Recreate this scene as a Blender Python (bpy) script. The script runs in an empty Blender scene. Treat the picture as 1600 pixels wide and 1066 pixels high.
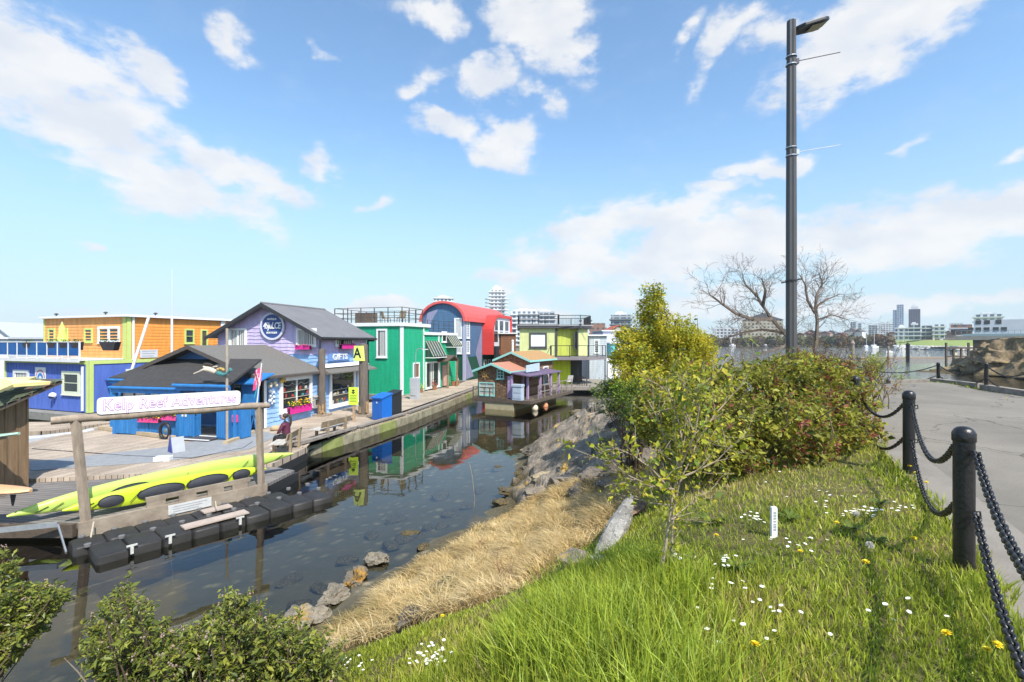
import bpy, math, random
import numpy as np
from mathutils import Vector, Matrix, noise as mnoise
R = math.radians
S = bpy.context.scene
C = S.collection
F = 755.0; CZ = 4.9            # focal length in photo pixels, camera height above the water

# ---------------------------------------------------------------- camera
cam = bpy.data.cameras.new('camera'); co = bpy.data.objects.new('camera', cam); C.objects.link(co)
co.location = (0, 0, CZ); co.rotation_euler = (R(90), 0, 0)
cam.sensor_width = 36; cam.lens = 36 * F / 1600; cam.clip_end = 5000; cam.clip_start = .05
S.camera = co

# ---------------------------------------------------------------- light
SUN_AZ, SUN_EL = R(148), R(51)          # azimuth clockwise from +Y
S.view_settings.view_transform = 'Standard'; S.view_settings.look = 'None'
S.view_settings.exposure = 0.85; S.view_settings.gamma = 1
W = bpy.data.worlds.new('World'); S.world = W; W.use_nodes = True
nt = W.node_tree; nt.nodes.clear()
def N(t, **k):
    n = nt.nodes.new(t)
    for a, b in k.items(): setattr(n, a, b)
    return n
def wmath(op, a, b=None, c=None, clamp=False):
    n = N('ShaderNodeMath', operation=op, use_clamp=clamp)
    for i, v in enumerate((a, b, c)):
        if v is None: continue
        if isinstance(v, (int, float)): n.inputs[i].default_value = v
        else: nt.links.new(v, n.inputs[i])
    return n.outputs[0]
out = N('ShaderNodeOutputWorld')
sky = N('ShaderNodeTexSky', sky_type='NISHITA', sun_disc=False)
sky.sun_elevation = SUN_EL; sky.sun_rotation = SUN_AZ; sky.air_density = 1.0; sky.dust_density = .7; sky.ozone_density = 2.2
bg = N('ShaderNodeBackground'); bg.inputs[1].default_value = .15
hsv = N('ShaderNodeHueSaturation'); hsv.inputs['Saturation'].default_value = 1.02
tint = N('ShaderNodeVectorMath', operation='MULTIPLY'); tint.inputs[1].default_value = (.88, .98, .97); nt.links.new(sky.outputs[0], tint.inputs[0]); nt.links.new(tint.outputs[0], hsv.inputs['Color']); nt.links.new(hsv.outputs[0], bg.inputs[0])
tc = N('ShaderNodeTexCoord'); sep = N('ShaderNodeSeparateXYZ'); nt.links.new(tc.outputs['Generated'], sep.inputs[0])
az = wmath('ARCTAN2', sep.outputs[0], sep.outputs[1]); el = wmath('ARCSINE', sep.outputs[2])
cmb = N('ShaderNodeCombineXYZ'); nt.links.new(az, cmb.inputs[0]); nt.links.new(el, cmb.inputs[1])
warp = N('ShaderNodeTexNoise'); warp.inputs['Scale'].default_value = 8; warp.inputs['Detail'].default_value = 4
nt.links.new(cmb.outputs[0], warp.inputs['Vector'])
wv = N('ShaderNodeVectorMath', operation='MULTIPLY_ADD'); wv.inputs[1].default_value = (.17, .11, 0)
nt.links.new(warp.outputs['Color'], wv.inputs[0]); 
off = N('ShaderNodeVectorMath', operation='SUBTRACT'); off.inputs[1].default_value = (.085, .055, 0)
nt.links.new(cmb.outputs[0], off.inputs[0]); nt.links.new(off.outputs[0], wv.inputs[2])
# clouds: centre and size of each, in the photo's pixel scale, with tilt and weight
CL = [(60,110,150,85,-8,1),(150,200,190,75,-18,1),(265,270,180,42,-22,1.1),(240,98,85,28,-22,.9),(355,265,110,30,-8,1),(430,285,70,22,-12,.8),(500,264,30,20,0,.8),
      (365,50,48,18,-30,.7),(510,80,38,10,-20,.5),(672,14,50,22,-10,.9),(835,30,100,52,-28,1.25),(918,68,22,22,0,.7),(765,125,48,32,-30,.85),(667,122,38,16,20,.6),
      (705,190,55,18,-12,.9),(785,222,55,34,-25,1.1),(850,165,35,15,-30,.5),(1075,120,20,20,50,.5),(1075,48,45,12,25,.6),(1140,52,60,22,25,.9),(1210,48,40,26,0,.7),(1330,75,130,58,22,1.15),(1435,40,130,32,12,1),
      (1290,145,40,10,10,.6),(1180,265,75,12,10,.75),(1130,303,40,12,0,.6),(1430,218,45,9,0,.6),(1575,235,38,9,15,.6),(1210,250,60,10,0,.5),
      (930,350,110,32,14,.9),(1060,340,90,26,5,.8),(1190,335,60,25,-10,.9),(1130,390,330,48,4,1.25),(1450,360,230,48,10,1.25),(1560,320,120,36,6,1.1),(900,410,120,34,0,1),
      (560,470,80,10,4,.7),(620,478,60,13,0,.8),(790,440,45,18,0,.8),(1100,470,180,22,0,.8),(1400,480,260,16,3,1),(1530,468,110,16,4,1),(950,470,170,18,0,.6),(860,478,60,14,0,.7),(125,372,18,8,0,.8),(590,315,24,9,20,.45),(330,485,60,8,0,.35),(150,485,90,9,0,.35)]
acc = None
for (px, py, rx, ry, tilt, wt) in CL:
    a = math.atan((px - 800) / F); e = math.atan((533 - py) / F * math.cos(a))
    m = N('ShaderNodeMapping', vector_type='TEXTURE')
    m.inputs['Location'].default_value = (a, e, 0); m.inputs['Rotation'].default_value = (0, 0, R(tilt))
    m.inputs['Scale'].default_value = (rx / F * math.cos(a) ** 2 * 1.35, ry / F * math.cos(a) * 1.35, 1)
    nt.links.new(wv.outputs[0], m.inputs['Vector'])
    ln = N('ShaderNodeVectorMath', operation='LENGTH'); nt.links.new(m.outputs[0], ln.inputs[0])
    v = wmath('MULTIPLY_ADD', ln.outputs['Value'], -wt, wt)
    acc = v if acc is None else wmath('SMOOTH_MAX', acc, v, .12)
# the part of the sky behind the camera gets scattered clouds of the same kind
fb = N('ShaderNodeTexNoise'); fb.inputs['Scale'].default_value = 3.0; fb.inputs['Detail'].default_value = 3
nt.links.new(tc.outputs['Generated'], fb.inputs['Vector'])
back = wmath('MULTIPLY', wmath('GREATER_THAN', 0.0, sep.outputs[1]), wmath('MULTIPLY_ADD', fb.outputs['Fac'], 3.2, -1.75))
acc = wmath('MAXIMUM', wmath('MULTIPLY', acc, wmath('GREATER_THAN', sep.outputs[1], 0.0)), back)
acc = wmath('MAXIMUM', acc, -.3)
nz = N('ShaderNodeTexNoise'); nz.inputs['Scale'].default_value = 10; nz.inputs['Detail'].default_value = 9; nz.inputs['Roughness'].default_value = .62
st = N('ShaderNodeVectorMath', operation='MULTIPLY'); st.inputs[1].default_value = (1, 1.9, 1)
nt.links.new(cmb.outputs[0], st.inputs[0]); nt.links.new(st.outputs[0], nz.inputs['Vector'])
dens = wmath('ADD', acc, wmath('MULTIPLY_ADD', nz.outputs['Fac'], 2.7, -1.27))
mr = N('ShaderNodeMapRange', interpolation_type='SMOOTHSTEP'); mr.inputs['From Min'].default_value = .02; mr.inputs['From Max'].default_value = .75
nt.links.new(dens, mr.inputs['Value'])
pres = N('ShaderNodeMapRange'); pres.inputs['From Min'].default_value = -.02; pres.inputs['From Max'].default_value = .25
nt.links.new(acc, pres.inputs['Value'])
fac = wmath('MULTIPLY', wmath('MULTIPLY', mr.outputs[0], pres.outputs[0]), .93)
shade = N('ShaderNodeMix', data_type='RGBA'); shade.inputs['A'].default_value = (.83, .87, .94, 1); shade.inputs['B'].default_value = (1, 1, 1, 1)
nz2 = N('ShaderNodeTexNoise'); nz2.inputs['Scale'].default_value = 9; nz2.inputs['Detail'].default_value = 5
nt.links.new(st.outputs[0], nz2.inputs['Vector'])
r2 = N('ShaderNodeMapRange'); r2.inputs['From Min'].default_value = .38; r2.inputs['From Max'].default_value = .6
nt.links.new(nz2.outputs['Fac'], r2.inputs['Value']); nt.links.new(r2.outputs[0], shade.inputs['Factor'])
cbg = N('ShaderNodeBackground'); cbg.inputs[1].default_value = .535
nt.links.new(shade.outputs['Result'], cbg.inputs[0])
# thin veil of haze-cloud low over the horizon
veil = N('ShaderNodeMapRange', interpolation_type='SMOOTHSTEP'); veil.inputs['From Min'].default_value = .42; veil.inputs['From Max'].default_value = .0
veil.inputs['To Max'].default_value = .80
nt.links.new(el, veil.inputs['Value'])
vbg = N('ShaderNodeBackground'); vbg.inputs[0].default_value = (.60, .78, .93, 1); vbg.inputs[1].default_value = .47
ms0 = N('ShaderNodeMixShader'); nt.links.new(veil.outputs[0], ms0.inputs[0]); nt.links.new(bg.outputs[0], ms0.inputs[1]); nt.links.new(vbg.outputs[0], ms0.inputs[2])
ms = N('ShaderNodeMixShader'); nt.links.new(fac, ms.inputs[0]); nt.links.new(ms0.outputs[0], ms.inputs[1]); nt.links.new(cbg.outputs[0], ms.inputs[2])
nt.links.new(ms.outputs[0], out.inputs[0])

sl = bpy.data.lights.new('sun', 'SUN'); so = bpy.data.objects.new('sun', sl); C.objects.link(so)
sl.energy = 3.5; sl.angle = R(.53); sl.color = (1, .95, .87)
sd = Vector((math.sin(SUN_AZ) * math.cos(SUN_EL), math.cos(SUN_AZ) * math.cos(SUN_EL), math.sin(SUN_EL)))
so.rotation_euler = sd.to_track_quat('Z', 'Y').to_euler()
S.cycles.max_bounces = 6; S.cycles.transparent_max_bounces = 12; S.cycles.caustics_reflective = False; S.cycles.caustics_refractive = False

# ---------------------------------------------------------------- helpers
def G(px, py, z=.5):
    Y = (CZ - z) * F / (py - 533); return Vector(((px - 800) / F * Y, Y, z))
def D(px, py, Y): return Vector(((px - 800) / F * Y, Y, CZ + (533 - py) / F * Y))

class MB:
    def __init__(s): s.v = []; s.f = []; s.m = []
    def add(s, vs, fs, m=0):
        b = len(s.v); s.v += [tuple(v) for v in vs]; s.f += [tuple(b + i for i in f) for f in fs]
        s.m += [m] * len(fs); return s
    def box(s, x0, x1, y0, y1, z0, z1, m=0, T=None):
        if x0 > x1: x0, x1 = x1, x0
        if y0 > y1: y0, y1 = y1, y0
        if z0 > z1: z0, z1 = z1, z0
        vs = [Vector((x, y, z)) for z in (z0, z1) for y in (y0, y1) for x in (x0, x1)]
        if T is not None: vs = [T @ v for v in vs]
        return s.add(vs, [(0, 2, 3, 1), (4, 5, 7, 6), (0, 1, 5, 4), (2, 6, 7, 3), (0, 4, 6, 2), (1, 3, 7, 5)], m)
    def prism(s, pts, ext, m=0):
        n = len(pts); e = Vector(ext); pts = [Vector(p) for p in pts]
        return s.add(pts + [p + e for p in pts], [tuple(range(n))[::-1], tuple(range(n, 2 * n))] + [(i, (i + 1) % n, n + (i + 1) % n, n + i) for i in range(n)], m)
    def tube(s, pts, r, n=8, m=0, cap=True, flat=1.0):
        pts = [Vector(p) for p in pts]; k = len(pts)
        rs = r if isinstance(r, (list, tuple)) else [r] * k
        vs = []; up = None
        for i, p in enumerate(pts):
            t = (pts[min(i + 1, k - 1)] - pts[max(i - 1, 0)]).normalized()
            if up is None:
                up = Vector((0, 0, 1)) if abs(t.z) < .9 else Vector((1, 0, 0))
            a = t.cross(up).normalized(); b = a.cross(t).normalized(); up = b
            for j in range(n):
                w = 2 * math.pi * (j + .5) / n
                vs.append(p + (a * math.cos(w) + b * math.sin(w) * flat) * rs[i])
        fs = [(i * n + j, i * n + (j + 1) % n, (i + 1) * n + (j + 1) % n, (i + 1) * n + j) for i in range(k - 1) for j in range(n)]
        if cap: fs += [tuple(range(n))[::-1], tuple((k - 1) * n + j for j in range(n))]
        return s.add(vs, fs, m)
    def bar(s, p0, p1, w, h, m=0):      # square bar
        p0 = Vector(p0); p1 = Vector(p1); t = (p1 - p0).normalized()
        up = Vector((0, 0, 1)) if abs(t.z) < .95 else Vector((0, 1, 0))
        a = t.cross(up).normalized() * w / 2; b = a.cross(t).normalized() * h / 2
        vs = [p + x * a + y * b for p in (p0, p1) for x, y in ((-1, -1), (1, -1), (1, 1), (-1, 1))]
        return s.add(vs, [(3, 2, 1, 0), (4, 5, 6, 7)] + [(i, (i + 1) % 4, 4 + (i + 1) % 4, 4 + i) for i in range(4)], m)
    def lathe(s, prof, n=16, o=(0, 0, 0), m=0, T=None):
        vs = []; o = Vector(o)
        for r, z in prof:
            for j in range(n):
                w = 2 * math.pi * j / n; v = Vector((r * math.cos(w), r * math.sin(w), z))
                vs.append((T @ v if T is not None else v) + o)
        k = len(prof)
        fs = [(i * n + j, i * n + (j + 1) % n, (i + 1) * n + (j + 1) % n, (i + 1) * n + j) for i in range(k - 1) for j in range(n)]
        fs += [tuple(range(n))[::-1], tuple((k - 1) * n + j for j in range(n))]
        return s.add(vs, fs, m)
    def ball(s, c, r, n=10, m=0, sc=(1, 1, 1), T=None):
        vs = []; c = Vector(c); k = max(4, n // 2 + 1)
        for i in range(k + 1):
            ph = math.pi * i / k
            for j in range(n):
                w = 2 * math.pi * j / n; v = Vector((r * math.sin(ph) * math.cos(w) * sc[0], r * math.sin(ph) * math.sin(w) * sc[1], -r * math.cos(ph) * sc[2]))
                vs.append((T @ v if T is not None else v) + c)
        fs = [(i * n + j, i * n + (j + 1) % n, (i + 1) * n + (j + 1) % n, (i + 1) * n + j) for i in range(k) for j in range(n)]
        return s.add(vs, fs, m)
    def build(s, name, mats, parent=None, loc=None, smooth=False, bevel=0, rotz=0):
        me = bpy.data.meshes.new(name); me.from_pydata(s.v, [], s.f)
        for mm in (mats if isinstance(mats, (list, tuple)) else [mats]): me.materials.append(mm)
        if len(set(s.m)) > 1 or (s.m and s.m[0]): me.polygons.foreach_set('material_index', s.m)
        if smooth: me.polygons.foreach_set('use_smooth', [True] * len(s.f))
        me.update()
        o = bpy.data.objects.new(name, me); C.objects.link(o)
        if parent: o.parent = parent
        if loc is not None: o.location = loc
        o.rotation_euler.z = rotz
        if smooth:
            md = o.modifiers.new('e', 'EDGE_SPLIT'); md.split_angle = R(40)
        if bevel:
            md = o.modifiers.new('b', 'BEVEL'); md.width = bevel; md.segments = 2; md.limit_method = 'ANGLE'; md.angle_limit = R(35)
        return o

def tag(o, label=None, cat=None, group=None, kind=None):
    if label: o['label'] = label
    if cat: o['category'] = cat
    if group: o['group'] = group
    if kind: o['kind'] = kind
    return o
def thing(name, label, cat, loc=(0, 0, 0), rotz=0, group=None):
    o = bpy.data.objects.new(name, None); C.objects.link(o); o.empty_display_size = .2
    o.location = loc; o.rotation_euler = (0, 0, rotz)
    return tag(o, label, cat, group)
def dup(root, loc=None, rotz=None, label=None, scale=None):
    r = root.copy(); C.objects.link(r)
    if loc is not None: r.location = loc
    if rotz is not None: r.rotation_euler.z = rotz
    if label: r['label'] = label
    if scale: r.scale = scale
    for ch in list(root.children):
        c = ch.copy(); C.objects.link(c); c.parent = r
        for g in ch.children:
            d = g.copy(); C.objects.link(d); d.parent = c
    return r

# ---------------------------------------------------------------- materials
MATS = {}
def mat(name, col, rough=.7, var=.12, scale=4, bump=.0, metal=0, spec=.5, stretch=(1, 1, 1), col2=None, bscale=None, trans=0, fine=0):
    if name in MATS: return MATS[name]
    m = bpy.data.materials.new(name); m.use_nodes = True; t = m.node_tree; b = t.nodes['Principled BSDF']
    b.inputs['Roughness'].default_value = rough; b.inputs['Metallic'].default_value = metal; b.inputs['Specular IOR Level'].default_value = spec
    L = t.links.new; c = tuple(col) + (1,)
    b.inputs['Base Color'].default_value = c
    if var or bump or col2:
        tc = t.nodes.new('ShaderNodeTexCoord'); mp = t.nodes.new('ShaderNodeMapping'); mp.inputs['Scale'].default_value = stretch
        L(tc.outputs['Object'], mp.inputs[0])
        n = t.nodes.new('ShaderNodeTexNoise'); n.inputs['Scale'].default_value = scale; n.inputs['Detail'].default_value = 6; n.inputs['Roughness'].default_value = .65
        L(mp.outputs[0], n.inputs['Vector'])
        mx = t.nodes.new('ShaderNodeMix'); mx.data_type = 'RGBA'
        r = t.nodes.new('ShaderNodeMapRange'); r.inputs['From Min'].default_value = .3; r.inputs['From Max'].default_value = .7
        L(n.outputs['Fac'], r.inputs['Value']); L(r.outputs[0], mx.inputs['Factor'])
        if col2: A, B = c, tuple(col2) + (1,)
        else: A, B = tuple(min(1, x * (1 + var)) for x in col) + (1,), tuple(x * (1 - var) for x in col) + (1,)
        mx.inputs['A'].default_value = A; mx.inputs['B'].default_value = B
        L(mx.outputs['Result'], b.inputs['Base Color'])
        if 'siding' in name or 'kiosk' in name:      # rain streaks and faded patches
            mg = t.nodes.new('ShaderNodeMapping'); mg.inputs['Scale'].default_value = (2.6, 2.6, .35); L(tc.outputs['Object'], mg.inputs[0])
            ng = t.nodes.new('ShaderNodeTexNoise'); ng.inputs['Scale'].default_value = 1.6; ng.inputs['Detail'].default_value = 8; ng.inputs['Roughness'].default_value = .7; L(mg.outputs[0], ng.inputs['Vector'])
            rg_ = t.nodes.new('ShaderNodeMapRange'); rg_.inputs['From Min'].default_value = .3; rg_.inputs['From Max'].default_value = .62; rg_.inputs['To Min'].default_value = .74; rg_.inputs['To Max'].default_value = 1.06; L(ng.outputs['Fac'], rg_.inputs['Value'])
            vs_ = t.nodes.new('ShaderNodeVectorMath'); vs_.operation = 'SCALE'; L(mx.outputs['Result'], vs_.inputs[0]); L(rg_.outputs[0], vs_.inputs['Scale']); L(vs_.outputs[0], b.inputs['Base Color'])
        if bump:
            n2 = t.nodes.new('ShaderNodeTexNoise'); n2.inputs['Scale'].default_value = bscale or scale * 4; n2.inputs['Detail'].default_value = 5
            L(mp.outputs[0], n2.inputs['Vector'])
            bp = t.nodes.new('ShaderNodeBump'); bp.inputs['Strength'].default_value = bump; bp.inputs['Distance'].default_value = .02
            L(n2.outputs['Fac'], bp.inputs['Height']); L(bp.outputs[0], b.inputs['Normal'])
    MATS[name] = m; return m
def leafmat(name, col, trans=.35, rough=.5, var=.25):
    if name in MATS: return MATS[name]
    m = bpy.data.materials.new(name); m.use_nodes = True; t = m.node_tree; L = t.links.new
    b = t.nodes['Principled BSDF']; b.inputs['Roughness'].default_value = rough; b.inputs['Specular IOR Level'].default_value = .35
    tc = t.nodes.new('ShaderNodeTexCoord'); n = t.nodes.new('ShaderNodeTexNoise'); n.inputs['Scale'].default_value = 3.5; n.inputs['Detail'].default_value = 5
    L(tc.outputs['Object'], n.inputs['Vector'])
    r = t.nodes.new('ShaderNodeMapRange'); r.inputs['From Min'].default_value = .33; r.inputs['From Max'].default_value = .67
    L(n.outputs['Fac'], r.inputs['Value'])
    mx = t.nodes.new('ShaderNodeMix'); mx.data_type = 'RGBA'; L(r.outputs[0], mx.inputs['Factor'])
    mx.inputs['A'].default_value = tuple(x * (1 + var) for x in col) + (1,); mx.inputs['B'].default_value = tuple(x * (1 - var) for x in col) + (1,)
    L(mx.outputs['Result'], b.inputs['Base Color'])
    tr = t.nodes.new('ShaderNodeBsdfTranslucent'); L(mx.outputs['Result'], tr.inputs['Color'])
    ms = t.nodes.new('ShaderNodeMixShader'); ms.inputs[0].default_value = trans
    L(b.outputs[0], ms.inputs[1]); L(tr.outputs[0], ms.inputs[2]); L(ms.outputs[0], t.nodes['Material Output'].inputs['Surface'])
    MATS[name] = m; return m
def plankmat(name, c1, c2, ang=0, w=.14, length=3.2, gap=.006, gapcol=(.02, .018, .015), rough=.85):
    m = bpy.data.materials.new(name); m.use_nodes = True; t = m.node_tree; L = t.links.new; b = t.nodes['Principled BSDF']
    b.inputs['Roughness'].default_value = rough; b.inputs['Specular IOR Level'].default_value = .25
    tc = t.nodes.new('ShaderNodeTexCoord'); mp = t.nodes.new('ShaderNodeMapping'); mp.inputs['Rotation'].default_value = (0, 0, ang)
    L(tc.outputs['Object'], mp.inputs[0])
    br = t.nodes.new('ShaderNodeTexBrick'); br.inputs['Scale'].default_value = 1; br.inputs['Brick Width'].default_value = length; br.inputs['Row Height'].default_value = w
    br.inputs['Mortar Size'].default_value = gap; br.inputs['Mortar Smooth'].default_value = .1; br.inputs['Bias'].default_value = 0; br.offset = .37; br.offset_frequency = 2
    br.inputs['Color1'].default_value = tuple(c1) + (1,); br.inputs['Color2'].default_value = tuple(c2) + (1,); br.inputs['Mortar'].default_value = tuple(gapcol) + (1,)
    L(mp.outputs[0], br.inputs['Vector'])
    st = t.nodes.new('ShaderNodeMapping'); st.inputs['Scale'].default_value = (.8, 14, 1); L(mp.outputs[0], st.inputs[0])
    n = t.nodes.new('ShaderNodeTexNoise'); n.inputs['Scale'].default_value = 2.2; n.inputs['Detail'].default_value = 7; n.inputs['Roughness'].default_value = .7; L(st.outputs[0], n.inputs['Vector'])
    n3 = t.nodes.new('ShaderNodeTexNoise'); n3.inputs['Scale'].default_value = .7; n3.inputs['Detail'].default_value = 4; L(mp.outputs[0], n3.inputs['Vector'])
    ad = t.nodes.new('ShaderNodeMath'); ad.operation = 'ADD'; L(n.outputs['Fac'], ad.inputs[0]); L(n3.outputs['Fac'], ad.inputs[1])
    r = t.nodes.new('ShaderNodeMapRange'); r.inputs['From Min'].default_value = .7; r.inputs['From Max'].default_value = 1.3; r.inputs['To Min'].default_value = .62; r.inputs['To Max'].default_value = 1.3
    L(ad.outputs[0], r.inputs['Value'])
    vm = t.nodes.new('ShaderNodeVectorMath'); vm.operation = 'SCALE'; L(br.outputs['Color'], vm.inputs[0]); L(r.outputs[0], vm.inputs['Scale'])
    L(vm.outputs[0], b.inputs['Base Color'])
    bp = t.nodes.new('ShaderNodeBump'); bp.inputs['Strength'].default_value = .5; bp.inputs['Distance'].default_value = .01; bp.invert = True
    L(br.outputs['Fac'], bp.inputs['Height']); L(bp.outputs[0], b.inputs['Normal'])
    MATS[name] = m; return m
M_white = mat('white_paint', (.80, .80, .78), .5, .05, 3, .08)
M_offwhite = mat('off_white_paint', (.72, .72, .70), .6, .08, 4)
M_black = mat('black_paint', (.018, .018, .02), .32, .2, 6, .05)
M_darkmetal = mat('dark_metal', (.05, .05, .055), .45, .2, 5)
M_wood = mat('weathered_wood', (.30, .24, .18), .85, .3, 5, .4, stretch=(1, 1, 1), bscale=24)
M_woodgrey = mat('grey_wood', (.27, .235, .20), .88, .32, 4, .5, bscale=20)
M_wooddark = mat('dark_wood', (.10, .075, .055), .85, .35, 4, .5, bscale=20)
M_rope = mat('rope', (.45, .40, .30), .9, .2, 30)
M_steel = mat('galvanised', (.5, .51, .52), .4, .15, 8, metal=.7)
def glassmat(name, col, rough=.04, spec=.8):
    return mat(name, col, rough, 0, spec=spec)
M_glass = glassmat('window_glass', (.025, .03, .033), .05, .9)
M_glassgreen = glassmat('tinted_glass', (.03, .05, .045), .05, .9)
M_curtain = mat('curtain', (.62, .62, .58), .9, .12, 6, .2, stretch=(8, 8, .5))
# ---------------------------------------------------------------- terrain
SH = [(-5.6, -4), (-5.2, 0), (-4.9, 4), (-4.3, 6.5), (-3.67, 7.9), (-3.2, 9.3), (-2.5, 10.7), (-1.6, 12.25), (-.2, 15), (.3, 17.9), (1.25, 23.6), (3.6, 29), (6.6, 34.8), (10.6, 43.5), (12.4, 43.5), (13.8, 35), (14.5, 27), (17, 24), (24, 21), (30, 14), (34, 4), (35, -4)]
CP = [(*p, 0.0) for p in SH]
def cpx(px, py, z): v = G(px, py, z); CP.append((v.x, v.y, z))
CP += [(3.04, 3.25, 3.35), (4.6, 5.6, 3.35), (5.5, 8, 3.33), (2, 1, 3.35), (.8, 1.2, 3.32), (2.07, 3.84, 3.32), (10, 3, 3.35), (8, 12, 3.3), (13, 18.4, 3.22), (16.8, 19, 3.2), (15.8, 16.2, 3.25),
       (3.4, 7.3, 3.2), (5.8, 10, 3.27), (6.2, 14, 3.1), (8, 18, 2.9), (11, 21, 2.6), (0, -3, 3.3), (5, -5, 3.35), (-2.5, -3, 2.9), (20, 3, 3.35), (20, 12, 3.2), (22, -5, 3.35), (15, 8, 3.33), (12, -2, 3.35), (13, 13, 3.3), (10, 17, 3.2), (27, 3, 3.0), (24, 12, 2.6),
       (8, 26, 2.2), (10.8, 34, 1.5), (11.6, 41, .7), (5, 22, 2.2), (3.4, 15, 2.0), (4.2, 18.5, 2.2), (5, 12, 2.9), (-1.3, 1.2, 2.75), (-2.7, 2.9, 1.7), (-3.6, 5.0, .9), (-3.4, .5, 1.8)]
for a in [(850, 965, 2.75), (700, 965, 2.1), (560, 1012, 1.45), (995, 800, 2.35), (880, 895, 2.15), (800, 1066, 2.95), (600, 1066, 2.25), (460, 1040, 1.2), (800, 850, 1.0), (900, 800, 1.15), (700, 900, .8), (600, 950, .55), (860, 775, .7), (950, 770, 1.4), (1060, 800, 3.1), (1000, 900, 3.1)]: cpx(*a)
# sea bed: the shoreline pushed outwards
def offs(d):
    o = []
    for i, (x, y) in enumerate(SH):
        a = SH[max(i - 1, 0)]; b = SH[min(i + 1, len(SH) - 1)]
        tx, ty = b[0] - a[0], b[1] - a[1]; l = math.hypot(tx, ty); o.append((x - ty / l * d, y + tx / l * d))
    return o
CP += [(*p, -.28) for p in offs(1.6)] + [(*p, -.62) for p in offs(4)[::2]] + [(*p, -1.7) for p in offs(9)[::2]] + [(x, y, -3) for x, y in [(-30, -8), (-30, 20), (-30, 50), (-10, 62), (20, 62), (45, 50), (50, 20), (50, -8), (-18, 35), (-15, 8), (32, 38)]]
CP = np.array(CP)
def _U(r2): return .5 * r2 * np.log(r2 + 1e-9)
_A = CP[:, None, :2] - CP[None, :, :2]; _K = _U((_A ** 2).sum(-1)) + np.eye(len(CP)) * .25
_P = np.c_[np.ones(len(CP)), CP[:, :2]]
_M = np.block([[_K, _P], [_P.T, np.zeros((3, 3))]])
_w = np.linalg.solve(_M, np.r_[CP[:, 2], 0, 0, 0])
def hgt(x, y):
    x = np.atleast_1d(np.asarray(x, float)); y = np.atleast_1d(np.asarray(y, float)); o = np.empty(len(x))
    for i in range(0, len(x), 20000):
        X = x[i:i + 20000]; Y = y[i:i + 20000]
        o[i:i + 20000] = _U((X[:, None] - CP[:, 0]) ** 2 + (Y[:, None] - CP[:, 1]) ** 2) @ _w[:-3] + _w[-3] + _w[-2] * X + _w[-1] * Y
    return np.clip(o, -3.2, 3.42)
def H1(x, y): return float(hgt(x, y)[0])
def ghit(px, py):           # where the ray through a photo pixel meets the ground
    t = np.concatenate([np.arange(1.2, 12, .04), np.arange(12, 60, .15)])
    X = (px - 800) / F * t; Z = CZ + (533 - py) / F * t; h = hgt(X, t)
    k = np.where(Z <= h)[0]
    if len(k) == 0: return None
    i = k[0]; return Vector((X[i], t[i], h[i]))
def inpoly(x, y, poly):
    x = np.asarray(x); y = np.asarray(y); r = np.zeros(x.shape, bool); n = len(poly)
    for i in range(n):
        (x0, y0), (x1, y1) = poly[i], poly[(i + 1) % n]
        c = ((y0 > y) != (y1 > y)) & (x < (x1 - x0) * (y - y0) / (y1 - y0 + 1e-12) + x0); r ^= c
    return r
# path edge lines
PL = [(1.0, -6), (1.5, -2), (1.9, .6), (2.25, 1.8), (2.62, 2.5), (3.1, 3.1), (3.62, 3.94), (4.5, 5.5), (5.28, 7.0), (6.0, 8.6), (7.0, 11), (8.8, 14.3), (10.6, 16.8), (12.4, 18.0)]
PG = [(1.55, -6), (2.05, -2), (2.4, .6), (2.75, 1.75), (3.14, 2.45), (3.55, 2.98), (4.0, 3.8), (4.86, 5.35), (5.62, 6.9), (6.3, 8.45), (7.25, 10.8), (9.0, 14.1), (10.8, 16.6), (12.6, 17.8)]
PFAR = [(18.5, -6), (18.0, 0), (16.5, 5), (14.6, 9), (14.4, 11), (14.3, 12.6), (14.9, 14), (15.35, 15.3), (15.6, 16.3), (15.8, 17.2), (15.8, 18.0), (15.4, 18.4), (14.2, 18.35), (12.6, 17.8)]
PPOLY = PG + PFAR[::-1][1:]
PALL = PL + PFAR[::-1]
def grid(xs, ys):
    X, Y = np.meshgrid(xs, ys); return X.ravel(), Y.ravel()
def npmesh(name, V, Fq, mats, mi=None, smooth=True, parent=None):
    me = bpy.data.meshes.new(name); k = Fq.shape[1]
    me.vertices.add(len(V)); me.vertices.foreach_set('co', np.asarray(V, np.float32).ravel())
    me.loops.add(Fq.size); me.loops.foreach_set('vertex_index', Fq.ravel().astype(np.int32))
    me.polygons.add(len(Fq)); me.polygons.foreach_set('loop_start', np.arange(0, Fq.size, k, dtype=np.int32))
    me.polygons.foreach_set('loop_total', np.full(len(Fq), k, np.int32))
    if mi is not None: me.polygons.foreach_set('material_index', mi.astype(np.int32))
    me.polygons.foreach_set('use_smooth', np.full(len(Fq), smooth))
    for mm in (mats if isinstance(mats, (list, tuple)) else [mats]): me.materials.append(mm)
    me.update(calc_edges=True); me.validate()
    o = bpy.data.objects.new(name, me); C.objects.link(o)
    if parent: o.parent = parent
    return o
def gridfaces(nx, ny):
    i = np.arange(nx - 1)[None, :] + np.arange(ny - 1)[:, None] * nx; i = i.ravel()
    return np.c_[i, i + 1, i + 1 + nx, i + nx]
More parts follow.
